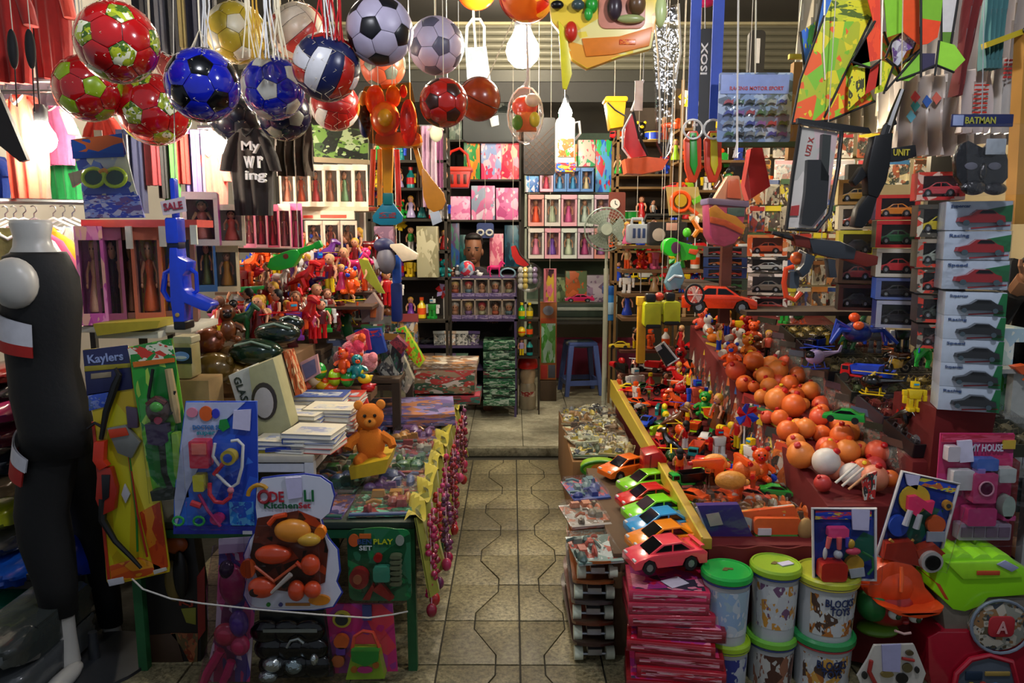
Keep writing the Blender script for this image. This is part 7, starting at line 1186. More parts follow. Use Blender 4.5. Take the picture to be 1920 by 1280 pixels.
px('yellow_post','yellow plastic post beside the binoculars','post',3.55,[('post','r',(1196,560,1208,680),M('d8a018',.5),-.02,.02),('cap','r',(1194,556,1210,572),M('e8b020',.5),-.024,.024)],bevel=.004)
O=W(1346,586,3.7);inst(KC,'toy_car','large orange race car above the lower step','toy car',O,(0,0,R(180-12)),(.36,.36,.4),dict(body=M('f8481c',.2,coat=.6)))
px('spoked_toy_ring','loose red spoked toy wheel leaning on the orange race car','toy wheel',3.55,[('tyre','t',([(1302+17*math.cos(a*PI/9),552+19*math.sin(a*PI/9))for a in range(18)],2.6,True),RUB,0,0),('hub','d',(1302,552,14,16),PR('e85038','d8b0a0','c83020',scale=4),-.01,.01)]+[('spoke','t',([(1302,552),(1302+14*math.cos(a*PI/3),552+16*math.sin(a*PI/3))],1.4),M('f0c8b8',.3),-.012,-.012)for a in range(6)])
px('toy_lantern','white toy lantern with slotted front beside the fan','toy lantern',4.6,[('body','r',(1176,420,1216,456,6),M('b8c4d0',.35),-.05,.05),('handle','t',([(1184,420),(1186,410),(1204,410),(1206,420)],3),M('c8d0d8',.35),0,0)]+[('slot','r',(1184+9*i,428,1189+9*i,446),M('384c78',.3),-.054,-.05)for i in range(3)],bevel=.006,hang=(1194,412))
px('toy_radio','black toy radio cassette with carry handle','toy radio',4.4,[('body','r',(1216,416,1284,460,4),M('1c1c1c',.4),-.05,.05),('speaker','d',(1232,440,12),M('a89c90',.4),-.056,-.05),('speaker','d',(1270,440,10),M('101010',.4),-.056,-.05),('handle','t',([(1208,416),(1212,404),(1272,404),(1280,430)],4),M('141414',.4),0,0),('panel','r',(1246,418,1266,432),M('c89888',.4),-.054,-.05)],bevel=.005,hang=(1240,406))
px('green_megaphone','bright green megaphone toy with violet mouth','toy megaphone',4.0,[('bell','d',(1258,463,16,17),M('28d028',.3),-.04,.06),('mouth','d',(1264,464,9,11),M('583050',.3),-.046,-.04),('body','p',[(1270,452),(1306,462),(1302,486),(1276,488)],M('38c030',.3),-.03,.03),('label','p',[(1290,466),(1308,468),(1302,478),(1288,474)],M('e05828'),-.036,-.03)],bevel=.004,hang=(1258,448))
px('flower_fan','orange flower shaped hand fan toy on a yellow card','toy fan',4.2,[('card','p',[(1250,350),(1310,350),(1320,400),(1256,404)],M('b8a060',.5),.01,.02),('ring','t',([(1276+17*math.cos(a*PI/8),378+18*math.sin(a*PI/8))for a in range(16)],4,True),M('f0581c',.3),0,0),('centre','d',(1276,376,11,12),M('c8a028',.3),-.014,.01),('handle','t',([(1290,388),(1308,402)],4),M('f0602c',.3),0,0),('blade','p',[(1296,376),(1312,366),(1316,376),(1300,384)],M('78c838',.3),-.01,.01)],hang=(1276,352))
px('orange_jack','orange and green jack-shaped toy hanging under the flower fan','toy',4.1,[('arm','t',([(1300,412),(1310,430),(1330,436)],5),M('f07c28',.3),0,0),('arm','t',([(1310,430),(1300,444)],5),M('f0902c',.3),0,0),('tip','b',(1288,436,8,9),M('58c838',.3),0,0),('tip','b',(1332,438,6,7),M('e8682c',.3),0,0)],hang=(1302,412))
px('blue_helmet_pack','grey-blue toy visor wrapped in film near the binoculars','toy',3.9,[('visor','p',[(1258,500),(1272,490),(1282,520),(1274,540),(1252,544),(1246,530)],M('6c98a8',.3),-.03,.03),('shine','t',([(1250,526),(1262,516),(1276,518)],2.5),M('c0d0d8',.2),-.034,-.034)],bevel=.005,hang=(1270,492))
px('black_kite_toy','tilted black and white cassette shaped toy on the heap','toy',3.6,[('body','p',[(1228,652),(1246,640),(1272,672),(1248,686)],M('0c1410',.35),-.02,.02),('edge','t',([(1242,640),(1268,672)],2),M('d0d0d0',.4),-.022,-.022),('edge','t',([(1250,684),(1272,670)],1.6),M('c0c0c0',.4),-.022,-.022),('corner','p',[(1226,650),(1236,644),(1240,652),(1230,658)],M('d0d0d0',.4),-.024,-.02)])
b=MB()
# blue spider robot with orange eyes
px('spider_robot','blue legged robot toy with two orange eyes','toy robot',3.2,[('body','b',(1608,622,28,20,20),M('16286c',.3,coat=.4),0,0),('eye','b',(1598,594,10,9),M('f0541c',.3),-.02,0),('eye','b',(1602,608,10,8),M('f0642c',.3),-.04,0)]+[('leg','t',([(1608+sx*16,618),(1608+sx*40,600+8*i),(1608+sx*(50+6*i),640)],[5,5,3]),M(('1c48c0','2038a0')[i%2],.3,coat=.4),-.02,-.03*i)for sx in(-1,1)for i in range(3)])
# toys standing on the rear part: shelves on the right wall
for j in range(3):
    A,B=W(1150,742-44*j,4.95+.22*j),W(1470,742-44*j,4.95+.22*j);b=MB();b.box(((A.x+B.x)/2+.1,A.y+.1,A.z-.02),(B.x-A.x+.1,.22,.02));tag(put('toy_riser',b,M('5c2c20',.7)),'dark wooden riser at the back of the right counter, %s from the bottom'%ORD[j],'shelf')
    for i in range(11):
        p=A.lerp(B,(i+.5)/11)+Vector((0,.08,-.008));toy(('figure','car','duck','robot','blaster','plush','bottle','bike','car','doll','truck')[(i*3+j*4)%11],('orange','red','green','yellow','white','blue','orange','black','red','lime','coral')[(i*4+j*7)%11],p,'on the rear riser, %s from bottom, %s from aisle'%(ORD[j],ORD[i]),R(rnd.uniform(-70,70)),rnd.uniform(1.0,1.5),group='toys on the rear risers')
for j in range(4):
    y=440+45*j;Y=4.9;A,B=W(1165,y+20,Y),W(1320,y+20,Y);b=MB();b.box(((A.x+B.x)/2,Y+.1,A.z-.012),(B.x-A.x,.24,.02));tag(put('hanging_shelf',b,M('6c5030',.7)),'narrow shelf on the right side wall, %s from the top'%ORD[j],'shelf')
    for i in range(6):toy(('doll','bottle','figure','plush','robot','pinwheel')[(i+j*2)%6],('pink','orange','blue','tan','green','red','white')[(i*2+j*3)%7],A.lerp(B,(i+.5)/6)+Vector((0,.06,0)),'on the narrow side shelf, %s from top, %s along'%(ORD[j],ORD[i]),R(rnd.uniform(-40,40)),rnd.uniform(.9,1.15),group='toys on the narrow side shelves')
for j in range(4):
    y=345+52*j;Y=4.6;A,B=W(1400,y+22,Y),W(1565,y+22,Y);b=MB();b.box(((A.x+B.x)/2,Y+.12,A.z-.012),(B.x-A.x,.26,.02));tag(put('hanging_shelf',b,M('6c5030',.7)),'shelf behind the hanging guns, %s from the top'%ORD[j],'shelf')
    for i in range(6):toy(('blaster','figure','pistol','robot','car','plush')[(i*3+j)%6],('red','lime','white','orange','silver','brown','yellow')[(i*3+j*2)%7],A.lerp(B,(i+.5)/6)+Vector((0,.06,0)),'on the shelf behind the guns, %s from top, %s along'%(ORD[j],ORD[i]),R(rnd.uniform(-40,40)),rnd.uniform(1.0,1.3),group='toys on shelves behind the guns')
px('red_pennant_bag','red cloth bag hanging beside the pink bucket','bag',3.3,[('bag','p',[(1404,280),(1424,272),(1440,350),(1400,376),(1392,350)],FAB('c02420'),-.03,.03),('cord','t',([(1414,276),(1418,-40)],1),M('cream'),0,0)])
# ------------------------------------------------------------------ right edge: white stand with pastel packs, passer-by
px('white_rack','white metal rack at the edge of the frame','rack',2.95,[('post','r',(1896,690,1908,880),M('b8bcb8',.4),-.02,.02),('shelf','r',(1836,776,1960,788),M('a8aca8',.4),-.05,.25),('shelf','r',(1850,688,1960,696),M('b0b4b0',.4),-.05,.25),('post','r',(1955,600,1965,1100),M('b8bcb8',.4),-.02,.02),('shelf','r',(1836,876,1960,888),M('a8aca8',.4),-.05,.25)])
for i,(x0,y0,x1,y1,c,n)in enumerate(((1876,616,1925,690,('c8e0d8','b0d0e0','e8f0e8'),'pale mint'),(1858,698,1896,776,('58b050','98d0b0','b0d8e8'),'green and blue'),(1908,700,1960,790,('b0d0e0','c8d8e8','88b0d0'),'ice blue'),(1902,790,1955,876,('c0d0e0','d8dce8','405c98'),'white and blue'),(1890,890,1955,960,('607078','8ca0a0','3c5070'),'grey green'),(1896,640,1935,692,('7048a0','d8e0f0','b8c8e0'),'lilac'))):box3('pastel_pack','%s pastel package on the white rack'%n,'package',x0,y0,x1,y1,3.0,.16,PR(*c,scale=3,fine=.3),group='pastel packages on the white rack')
for i,(y,c)in enumerate(((1000,'585038'),(1040,'4c4838'))):pass
px('orange_clip','orange plastic clip on the white rack','clip',2.9,[('clip','p',[(1896,686),(1920,682),(1926,700),(1910,700)],M('e0581c',.35),-.02,.02),('ring','t',([(1912,690),(1920,706),(1914,712)],2),M('e0682c',.35),-.01,-.01)])
k=Kit();O=Vector((2.6,3.5,0));b=MB()
b.loft([((-.1,-.1,.0),.045,.12),((-.1,0,.08),.05,.06),((-.1,0,.45),.07,.075),((-.09,0,.85),.09,.1),((-.05,0,.95),.1,.1)],12);b.loft([((.1,-.1,.0),.045,.12),((.1,0,.08),.05,.06),((.1,0,.45),.07,.075),((.09,0,.85),.09,.1),((.05,0,.95),.1,.1)],12)
b.loft([((0,0,.84),.17,.12),((0,0,1.0),.17,.12),((0,0,1.2),.18,.12),((0,0,1.38),.2,.115),((0,0,1.45),.14,.09),((0,0,1.5),.055,.055),((0,-.01,1.56),.055,.06),((0,-.02,1.6),.075,.09),((0,-.02,1.68),.082,.1),((0,-.01,1.76),.07,.085),((0,0,1.8),.03,.04)],16)
for s in(-1,1):
    hx=(-.30 if s<0 else .26);hz=1.36 if s<0 else .95;hy=-.3 if s<0 else-.05
    el=Vector((s*.30,-.06,1.14));b.tube([(s*.18,0,1.4),tuple(el),(hx,hy,hz)],[.06,.05,.035],8);b.ball((hx,hy-.03,hz+.03),(.035,.045,.05),8,6)
    for f in range(4):b.tube([(hx-.024+.016*f,hy-.05,hz+.06),(hx-.026+.017*f,hy-.07,hz+.1+.008*(f in(1,2))),(hx-.026+.017*f,hy-.06,hz+.125+.01*(f in(1,2)))],[.010,.009,.007],6)
    b.tube([(hx+s*.03,hy-.04,hz+.03),(hx+s*.05,hy-.06,hz+.06),(hx+s*.05,hy-.06,hz+.085)],[.011,.01,.008],6)
k.add('body',b,M('b08060',.55,var=.1));b=MB();b.loft([((0,0,.5),.24,.2),((0,0,.84),.2,.15),((0,0,1.2),.195,.135),((0,0,1.4),.215,.13),((0,0,1.47),.14,.1),((0,0,1.5),.08,.08)],16);b.tube([(-.19,0,1.41),(-.31,-.06,1.14),(-.302,-.24,1.30)],[.075,.068,.05],8);b.tube([(.19,0,1.41),(.31,-.06,1.14),(.27,-.05,1.02)],[.075,.068,.05],8);k.add('black_coat',b,FAB('08080a'));b=MB();b.ball((0,.01,1.71),(.092,.115,.115),12,8);k.add('hair',b,M('100c0a',.7));b=MB();b.ball((-.03,-.105,1.69),.012,6,4);b.ball((.03,-.105,1.69),.012,6,4);k.add('eyes',b,M('black',.2));b=MB();b.ball((0,-.12,1.66),(.014,.022,.024),8,5);b.ball((0,-.11,1.62),(.025,.01,.007),8,4);k.add('nose_and_mouth',b,M('a87058',.55));inst(k,'person','person in a black coat at the edge, one hand raised','person',O,(0,0,R(-10)))
# cards and bags hung down the aisle side of the middle step, and toys piled against it
for i in range(14):
    y=2.98+.125*i;c=(i*5)%8;hgt=zB(y)-zA(y);inst(KPK if i%3 else KBC,'side_hung_pack','%s pack hung on the side of the middle step, %s from front'%(('orange','white','red','green','black','yellow','brown','blue')[c],ORD[i]),'toy pack',(1.125,y,zA(y)+.03),(R(-14),0,R(-62+rnd.uniform(-12,12))),(.15,.3,max(.12,hgt*1.02)),dict(card=PR(('d8702c','c8c4bc','b02c24','2c7c3c','202020','d0b030','6c4428','2c50a0')[c],'d8d0c4','c05828','303030',scale=4,fine=.5),header=M(('c83c1c','2c5c9c','d8b828','c8c8c0','a82828','282828','d86828','38803c')[c])),'packs on the side of the middle step')
for j in range(13):
    y=3.0+.14*j;toy(('plush','robot','pinwheel','figure','blaster','doll','truck')[j%7],('orange','red','lime','black','white','orange','green','yellow','blue','brown','coral')[(j*4)%11],(1.06+rnd.uniform(-.02,.02),y,zA(y)+.06),'piled against the middle step, %s from front'%ORD[j],R(rnd.uniform(-90,30)),rnd.uniform(1.0,1.3),group='toys piled against the middle step')
for j in range(9):
    for i in range(2):y=2.75+.22*j;toy(('dino','robot','bike','helicopter','truck')[(i*2+j)%5],('black','dkgreen','dkgrey','red','navy','gold','green','brown')[(i*3+j*5)%8],(1.53+.09*i+(.3 if j%2 else 0),y+.05,zC(y)+.06),'standing between the creature trays, row %s, %s'%(ORD[j],('near the rattles','near the wall')[i]),R(rnd.uniform(-60,60)),rnd.uniform(.8,1.),group='toys between the creature trays')
# dark packs down the side of the upper step, and carded goods filling the wall behind the guns
for i in range(12):
    y=2.74+.14*i;c=i%5;inst(KPK,'dark_side_pack','%s pack hung on the side of the upper step, %s from front'%(('black','olive','slate','umber','plum')[c],ORD[i]),'toy pack',(1.47,y,zB(y)+.02),(R(-10),0,R(-65+rnd.uniform(-10,10))),(.16,.25,max(.12,(zC(y)-zB(y))*1.1)),dict(card=PR(('181818','343828','2c3038','3c2c20','30202c')[c],'585c58','242424','6c3028',scale=4,fine=.5),header=M(('503028','282c20','3c4c68','201814','402838')[c])),'packs on the side of the upper step')
WC=[('c8803c','amber'),('a83028','red'),('3c5c38','green'),('c8c0a8','cream'),('343840','black'),('38508c','blue'),('d8c838','yellow'),('8c5c38','brown')]
for j in range(5):
    for i in range(8):
        x=1418+29*i;y=384+50*j;c,nm=WC[(i*3+j*5)%8];O=W(x,y,4.15)
        inst(KBC if(i+j)%2 else KPK,'carded_toy','%s carded toy behind the hanging guns, row %s from top, %s along'%(nm,ORD[j],ORD[i]),'carded toy',O,(0,0,R(rnd.uniform(-20,20))),(.085,.25,.14),dict(card=PR(c,'d8d0c0','40302c',WC[(i+j)%8][0],scale=2.2,fine=.4),header=M(WC[(i*5+j)%8][0])),'carded toys behind the guns')
for j in range(5):
    A,B=W(1405,340+50*j,4.17),W(1650,340+50*j,4.17);b=MB();b.cyl(A,B,.006,n=6);tag(put('peg_bar',b,M('8c7c50',.6)),'thin bar behind the carded toys, %s from the top'%ORD[j],'bar','bars behind the carded toys')
# ------------------------------------------------------------------ rear of the shop
def rack(name,label,x0,y0,x1,y1,Y,dep,ys,mat,post=.02,back=None):
    """shelf unit: pixel box at depth Y, boards at the pixel heights ys"""
    O,w,h=box_at(x0,y0,x1,y1,Y);k=Kit();zt=W(x0,y0,Y).z;z0=min(O.z,.052 if Y>5.2 else 0)
    for s in(-1,1):
        for d in(0,dep):b=MB();b.box((s*(w/2-post/2),d,(zt+z0)/2-O.z),(post,post,zt-z0));k.add('post',b,mat)
    for y in ys:b=MB();z=W((x0+x1)/2,y,Y).z-O.z;b.box((0,dep/2,z-.009),(w,dep+post,.018));k.add('shelf_board',b,mat)
    if back:b=MB();b.box((0,dep+.015,h/2),(w,.01,h));k.add('back_panel',b,back)
    return inst(k,name,label,'shelf unit',O)
DKW=M('2c2418',.7,var=.4,scale=5);BRW=M('7c5c30',.7,var=.4,scale=6);PUR=M('4a3c68',.6)
SHELF=lambda y,Y:W(960,y,Y).z
def onshelf(x,y,Y,dy=.1):p=W(x,y,Y);p.y+=dy;return p
# doll-head shelf counter in the middle
rack('doll_counter','low shelf counter with two rows of little boxed doll heads',760,518,970,764,6.0,.35,(520,556,598,648,690,728),PUR,back=M('1c1614',.8))
kd=Kit();b=MB();b.box((0,.17,.5),(1,.02,1));b.box((-.48,0,.5),(.04,.35,1));b.box((.48,0,.5),(.04,.35,1));b.box((0,0,.02),(1,.35,.04));b.box((0,0,.97),(1,.35,.06));kd.add('carton',b,'body');b=MB();b.box((0,-.174,.1),(1,.01,.2));kd.add('printed_front',b,'front');b=MB();b.ball((0,0,.56),(.26,.13,.24),10,7);h=kd.add('doll_head',b,M('c08868',.5));b=MB();b.ball((0,.03,.66),(.32,.14,.22),10,6);kd.add('doll_hair',b,'hair',h);b=MB();b.ball((0,.0,.28),(.3,.12,.16),10,6);kd.add('doll_dress',b,'doll');b=MB();b.ball((-.09,-.125,.58),.035,6,4);b.ball((.09,-.125,.58),.035,6,4);kd.add('eyes',b,M('black',.2),h);b=MB();b.box((0,-.172,.58),(.9,.004,.74));kd.add('window',b,FILM(amt=.1))
HA=[('3a2014','brown-haired'),('c8a868','blonde'),('a8a090','white-capped'),('181010','black-haired'),('a82c38','red-capped'),('603020','auburn-haired'),('b8b0a8','grey-capped'),('40241c','dark-haired')]
for j,(y0,y1)in enumerate(((522,556),(561,598))):
    for i in range(8):
        x0=764+25.4*i;O,w,h=box_at(x0,y0,x0+24.6,y1,5.98);c,nm=HA[(i*3+j*5)%8];O.y+=.07
        inst(kd,'boxed_mini_doll','%s doll in a small window box, %s row, %s from the left end'%(nm,('upper','lower')[j],ORD[i]),'boxed doll',O,(0,0,0),(w,.35,h),dict(body=M('b8a898',.5),front=PR('7c6c98','58487c','9c90b0',scale=4),hair=M(c,.6),doll=M(('b08468','8c6c9c','a8a888','b05840','5c7c8c')[(i+2*j)%5],.6)),'little boxed dolls on the rear counter')
for i,(x,kd_,c,s)in enumerate(((775,'bottle','white',1.),(790,'bottle','lime',.95),(812,'horse','hotpink',1.05),(846,'plush','brown',.6),(928,'horse','hotpink',1.0),(898,'duck','white',.7),(856,'bottle','dkgrey',.7))):toy(kd_,c,onshelf(x,520,6.0),'on top of the rear doll counter, %s along'%ORD[i],R(0 if kd_!='horse' else(180 if i==2 else 0)),s,trim='hotpink' if kd_=='horse' else 'white',group='toys on top of the rear doll counter')
c=W(875,504,6.1);k=Kit();b=MB();b.ball((0,0,0),.068,20,12);k.add('shell',b,PR('d0d8e0','98a8c0','d03848','4888a8',scale=2.5,fine=.1),ang=180);b=MB();b.cyl((0,0,-.07),(0,0,-.05),.03,n=12);k.add('stand',b,M('white'));inst(k,'globe_ball','white, red and blue globe ball on the rear doll counter','ball',c)
px('hoop_toy','pale blue hoop lying on the rear doll counter','hoop',6.1,[('hoop','t',([(952+14*math.cos(a*PI/8),512+9*math.sin(a*PI/8))for a in range(16)],1.6,True),M('88b0c0',.3),0,0)])
for j,(y,nrow)in enumerate(((648,6),(690,5),(728,5),(762,5))):
    for i in range(nrow):
        x=782+21*i;c=(i+j*2)%6;O=onshelf(x,y,6.0,.02)
        if j==0 and i<2:toy('car',('black','dkgrey')[i],O+Vector((0,.1,0)),'on the dark shelf under the doll rows, %s along'%ORD[i],R(20),1.1,group='cars under the doll rows');continue
        inst(KPK,'bagged_toys','%s bagged toys on the dark counter shelf, %s from top, %s along'%(('green','red','silver','tan','white','violet')[c],ORD[j],ORD[i]),'toy bag',O,(R(-20),0,R(rnd.uniform(-15,15))),(.1,.3,.12),dict(header=M(('186838','982c2c','a0a8a8','98703c','c8c8c0','584878')[c]),card=PR(('286c48','a03838','8c9494','a8805c','c8c8c0','685888')[c],'d0d0c8','303830',scale=5,fine=.5)),'bagged toys on the counter shelves')
for i in range(7):
    O,w,h=box_at(906,640+17.5*i,966,656+17.5*i,5.9);k=Kit();b=MB();b.box((0,.14,h/2),(w,.28,h));k.add('carton',b,PR(('1c5c38','18402c','2c7048','6c2c38')[i%4],'0e2018','88a890','204838',scale=5,fine=.45),bevel=.003);b=MB();b.box((0,-.002,h*.5),(w*.6,.006,h*.5));k.add('label',b,PR('98a8a0','1c5c38',scale=4));inst(k,'flat_game_box','%s flat box, %s from the top of the stack beside the red-lidded jar'%(('green','dark green','mid green','wine')[i%4],ORD[i]),'game box',O,group='stack of green flat boxes')
# the shopkeeper, seated behind the counter
O=W(888,470,6.72);O=Vector((O.x,6.72,.05));SK=M('8a5a40',.55,var=.15);k=Kit();b=MB();hz=1.36
b.loft([((0,.0,.62),.17,.13),((0,0,.74),.17,.12),((0,0,.95),.18,.115),((0,0,1.1),.2,.11),((0,0,1.17),.13,.085),((0,-.01,1.2),.055,.055),((0,-.02,1.26),.055,.06),((0,-.035,1.268),.055,.075),((0,-.04,1.31),.068,.092),((0,-.04,1.35),.075,.098),((0,-.03,1.4),.077,.1),((0,-.02,1.46),.07,.085),((0,-.01,1.49),.03,.04)],18)
for s in(-1,1):
    b.tube([(s*.09,0,.68),(s*.13,-.25,.62),(s*.14,-.40,.58),(s*.14,-.42,.3),(s*.14,-.40,.05),(s*.14,-.52,.03)],[.09,.085,.065,.055,.045,.04],10);b.tube([(s*.18,0,1.1),(s*.25,-.06,.88),(s*.2,-.28,.78)],[.055,.05,.035],8);b.ball((s*.19,-.33,.77),(.04,.05,.025),8,5)
    for f in range(4):b.tube([(s*.19-.027+.018*f,-.36,.77),(s*.19-.028+.019*f,-.40,.765),(s*.19-.028+.019*f,-.425-.008*(f in(1,2)),.755)],[.010,.009,.007],6)
    b.tube([(s*.19-s*.035,-.33,.77),(s*.19-s*.055,-.36,.765),(s*.19-s*.05,-.385,.76)],[.011,.01,.008],6);b.ball((s*.078,-.02,1.345),(.014,.022,.032),8,5)
b.ball((0,-.135,1.335),(.016,.024,.026),8,6);b.ball((0,-.075,1.275),(.038,.05,.035),10,7);k.add('body',b,SK,ang=180)
b=MB();b.ball((0,.012,1.44),(.086,.108,.08),16,9);b.ball((0,-.055,1.475),(.075,.06,.035),12,6);b.ball((0,.05,1.37),(.08,.07,.09),12,7);k.add('hair',b,M('0e0a08',.6,bump=.5));
for s in(-1,1):b=MB();b.ball((s*.034,-.122,1.365),(.013,.008,.008),8,5);k.add('eye',b,M('141010',.2));b=MB();b.box((s*.036,-.13,1.388),(.036,.012,.009));k.add('eyebrow',b,M('0e0a08',.6))
b=MB();b.ball((0,-.128,1.292),(.026,.008,.007),8,5);k.add('mouth',b,M('7c4438',.5))
b=MB();b.loft([((0,0,.6),.19,.15),((0,0,.95),.195,.13),((0,0,1.1),.215,.125),((0,0,1.18),.14,.1),((0,-.005,1.215),.07,.07)],16);b.tube([(-.19,0,1.11),(-.26,-.06,.88),(-.21,-.22,.80)],[.068,.062,.05],8);b.tube([(.19,0,1.11),(.26,-.06,.88),(.21,-.22,.80)],[.068,.062,.05],8);k.add('shirt',b,FAB('241c28'))
b=MB()
for s in(-1,1):b.tube([(s*.09,.02,.68),(s*.13,-.25,.62),(s*.14,-.405,.58),(s*.14,-.42,.3),(s*.14,-.40,.1)],[.105,.1,.08,.07,.06],10)
k.add('trousers',b,FAB('1c2028'));inst(k,'person','dark-haired man seated behind the counter, looking to the aisle','person',O)
b=MB();b.box((0,0,.28),(.36,.32,.56));tag(put('wooden_perch',b.mesh('wooden_perch',.01),M('5c4228',.8),None,(O.x,O.y+.03,.05)),'wooden box the shopkeeper sits on behind the counter','box')
# shelves behind him
rack('pink_box_shelf','tall dark shelf of pink boxes behind the shopkeeper',838,176,978,520,7.3,.35,(262,336,412,500),DKW,back=M('14100e',.8))
rack('doll_shelf_unit','tall shelf of boxed baby dolls behind the standing fan',982,240,1158,596,7.3,.35,(312,360,425,486,566),M('a8b09c',.6),back=M('5c7060',.8))
def bx(x0,y0,x1,y1,Y,cols,label,dep=.16,group='boxes on the rear shelves',sc_=3):box3('toy_box',uniq(label),'toy box',x0,y0,x1,y1,Y,dep,PR(*cols,scale=sc_,fine=.3),group=group)
for a in(((842,205,866,262),('586858','384438','788070'),'grey green box on the top shelf behind the shopkeeper'),((868,196,898,262),('404858','787c90'),'slate box on the top shelf behind the shopkeeper'),((930,190,976,262),('6c7470','a8b0a8','3c4440'),'pale grey box on the top shelf behind the shopkeeper'),((870,264,900,336),('188838','e87c1c','105c28','f0a028'),'green and orange box on the shelf behind the shopkeeper'),((902,268,940,336),('d83c68','e888b0','8ca0d0','f0c0d0'),'pink box with flowers behind the shopkeeper'),((940,268,976,336),('e84c58','f088a0','e8b8a0','d02c50'),'rosy box beside the flowered one'),((842,368,882,412),('e888b8','d868a0','f0b0d0'),'plain pink box on the middle shelf, first along'),((884,348,928,412),('e890b8','c86898','e8d0e0','8c98b0'),'lilac pink box on the middle shelf, second along'),((930,352,972,412),('e070a8','f0b8d0','c05088'),'deep pink box on the middle shelf, third along'),((842,418,862,500),('284c8c','386c5c','503860'),'narrow blue box left of the shopkeeper'),((862,440,874,500),('18605c','0e3c40'),'teal box left of the shopkeeper'),((918,438,944,500),('e8849c','f0a8b0','d86080'),'pink box beside the shopkeeper'),((946,422,976,500),('1c4c60','2c6878','123040'),'dark blue box beside the pink one')):bx(*a[0],7.33,a[1],a[2])
px('googly_toy','dark toy with two white ring eyes above the shopkeeper','toy',7.2,[('body','r',(894,418,926,446,5),M('283c78',.4),-.04,.04),('eye','t',([(901+6*math.cos(a*PI/5),436+5*math.sin(a*PI/5))for a in range(10)],2,True),M('d8d8d0'),-.05,-.05),('eye','t',([(918+6*math.cos(a*PI/5),436+5*math.sin(a*PI/5))for a in range(10)],2,True),M('d8d8d0'),-.05,-.05)],hang=(910,420))
px('red_basket','red plastic basket with tall hoop handle hanging by the shelf','basket',6.4,[('tub','p',[(836,318),(884,318),(878,352),(842,352)],M('d82c1c',.35),-.08,.08),('hoop','t',([(838,322),(836,300),(846,284),(862,278),(876,290),(882,322)],2.6),M('d82c1c',.35),0,0),('rim','r',(834,314,886,322,3),M('e8381c',.35),-.09,.09)]+[('slot','r',(846+12*i,328,852+12*i,346),M('581008'),-.084,-.08)for i in range(3)],bevel=.004,hang=(862,280))
px('pillow_bag','dark grey cushion bag hanging under the small basketball','bag',5.8,[('bag','r',(868,214,972,268,10),M('3c4040',.6,var=.3,scale=6),-.05,.05),('price_tag','p',[(918,222),(934,218),(936,236),(922,240)],M('e0e0dc',.7),-.058,-.052)],bevel=.01,hang=(900,216))
px('white_display_stand','glossy white plastic stand with hoop top left of the big bulb','stand',4.6,[('hoop','t',([(874,90),(876,50),(886,36),(900,36),(908,50),(908,90)],3),M('d8e0e0',.3),0,0),('panel','p',[(872,90),(912,88),(920,150),(876,150)],PR('d0d8e0','98a8b8','e8e8e8',scale=4),-.01,.01),('neck','t',([(892,90),(888,30),(888,-60)],2.4),M('d8d8d0',.4),-.01,-.01)])
for i,(x0,x1,c,n)in enumerate(((792,806,'d8b0d0','lilac'),(804,820,'e8d0e0','white'),(818,832,'c878b0','magenta'),(782,792,'6c4828','brown'))):cloth('fabric_strip','strip',FAB(c),x0,236,x1,388,5.2+.05*i,2,.02,label='%s fabric strip hanging beside the amber spade'%n,cat='fabric')
px('clown_mask','small pale mask hanging on the lilac strips','mask',5.0,[('face','b',(818,250,12,16,6),M('d0d4b8',.5),0,0),('strap','t',([(802,244),(818,236),(832,244)],1.5),M('a8a890'),0,0)],hang=(818,238))
for j in range(2):
    for i in range(5):DB(990+30.5*i,(366,428)[j],1019+30.5*i,(424,484)[j],7.2,('d8706c','c8b8b0','d88090','b8c0b8','c8a0b8')[(i+j)%5],('e09890','d8d0c8','e0a0b0','ccd4cc','d8b8cc')[(i+j)%5],(('f0582c','b8c8a8','d85898','c8dcd0','d8a8c8'),('e888a8','7848b8','d0e0c0','c85090','b070b8'))[j][i],'tan','%s baby doll in a box, %s doll row, %s along'%((('orange','sage','rose','mint','mauve'),('pink','violet','cream','magenta','plum'))[j][i],('upper','lower')[j],ORD[i]),dep=.18)
for i in range(4):DB(1012+25*i,316,1036+25*i,360,7.2,('e08cb0','386cb0','3c70b8','4878c0')[i],('e8b0c8','4880c0','4c80c8','5888c8')[i],('d84868','58a8e0','3c9cd8','e0d0a0')[i],'tan','%s small boxed doll on the shelf above the baby dolls'%('pink','sky blue','bright blue','cream')[i],dep=.16)
for a in(((986,330,1010,360),('2868b8','58a0d8','d8d8e8'),'blue and white toy box beside the small boxed dolls'),((1116,262,1146,360),('2868d0','58a8e0','38b858','d03848'),'tall blue carded toy on the doll shelf'),((1084,262,1116,312),('48a870','d8c8b8','d85868'),'green printed card beside the tall blue one'),((1040,270,1082,312),('c8c8c0','e88848','58b048'),'white printed box over the small boxed dolls'),((990,268,1036,312),('282420','483c34'),'dark box at the end of the doll shelf'),((1112,430,1156,484),('b89068','8c7850','685838'),'tan box behind the fan'),((1060,508,1100,566),('c8683c','687c58','a85828'),'orange bear picture box under the doll shelf'),((1100,516,1148,566),('907c98','b0a8b8','6c5c78'),'lavender box under the doll shelf'),((1038,520,1060,566),('586c4c','8ca070','384830'),'green box under the doll shelf')):bx(*a[0],7.25,a[1],a[2])
O=W(1086,566,7.1);inst(KC,'toy_car','pink toy convertible on the shelf under the boxed baby dolls','toy car',O,(0,0,0),(.28,.26,.22),dict(body=M('d82c6c',.3)))
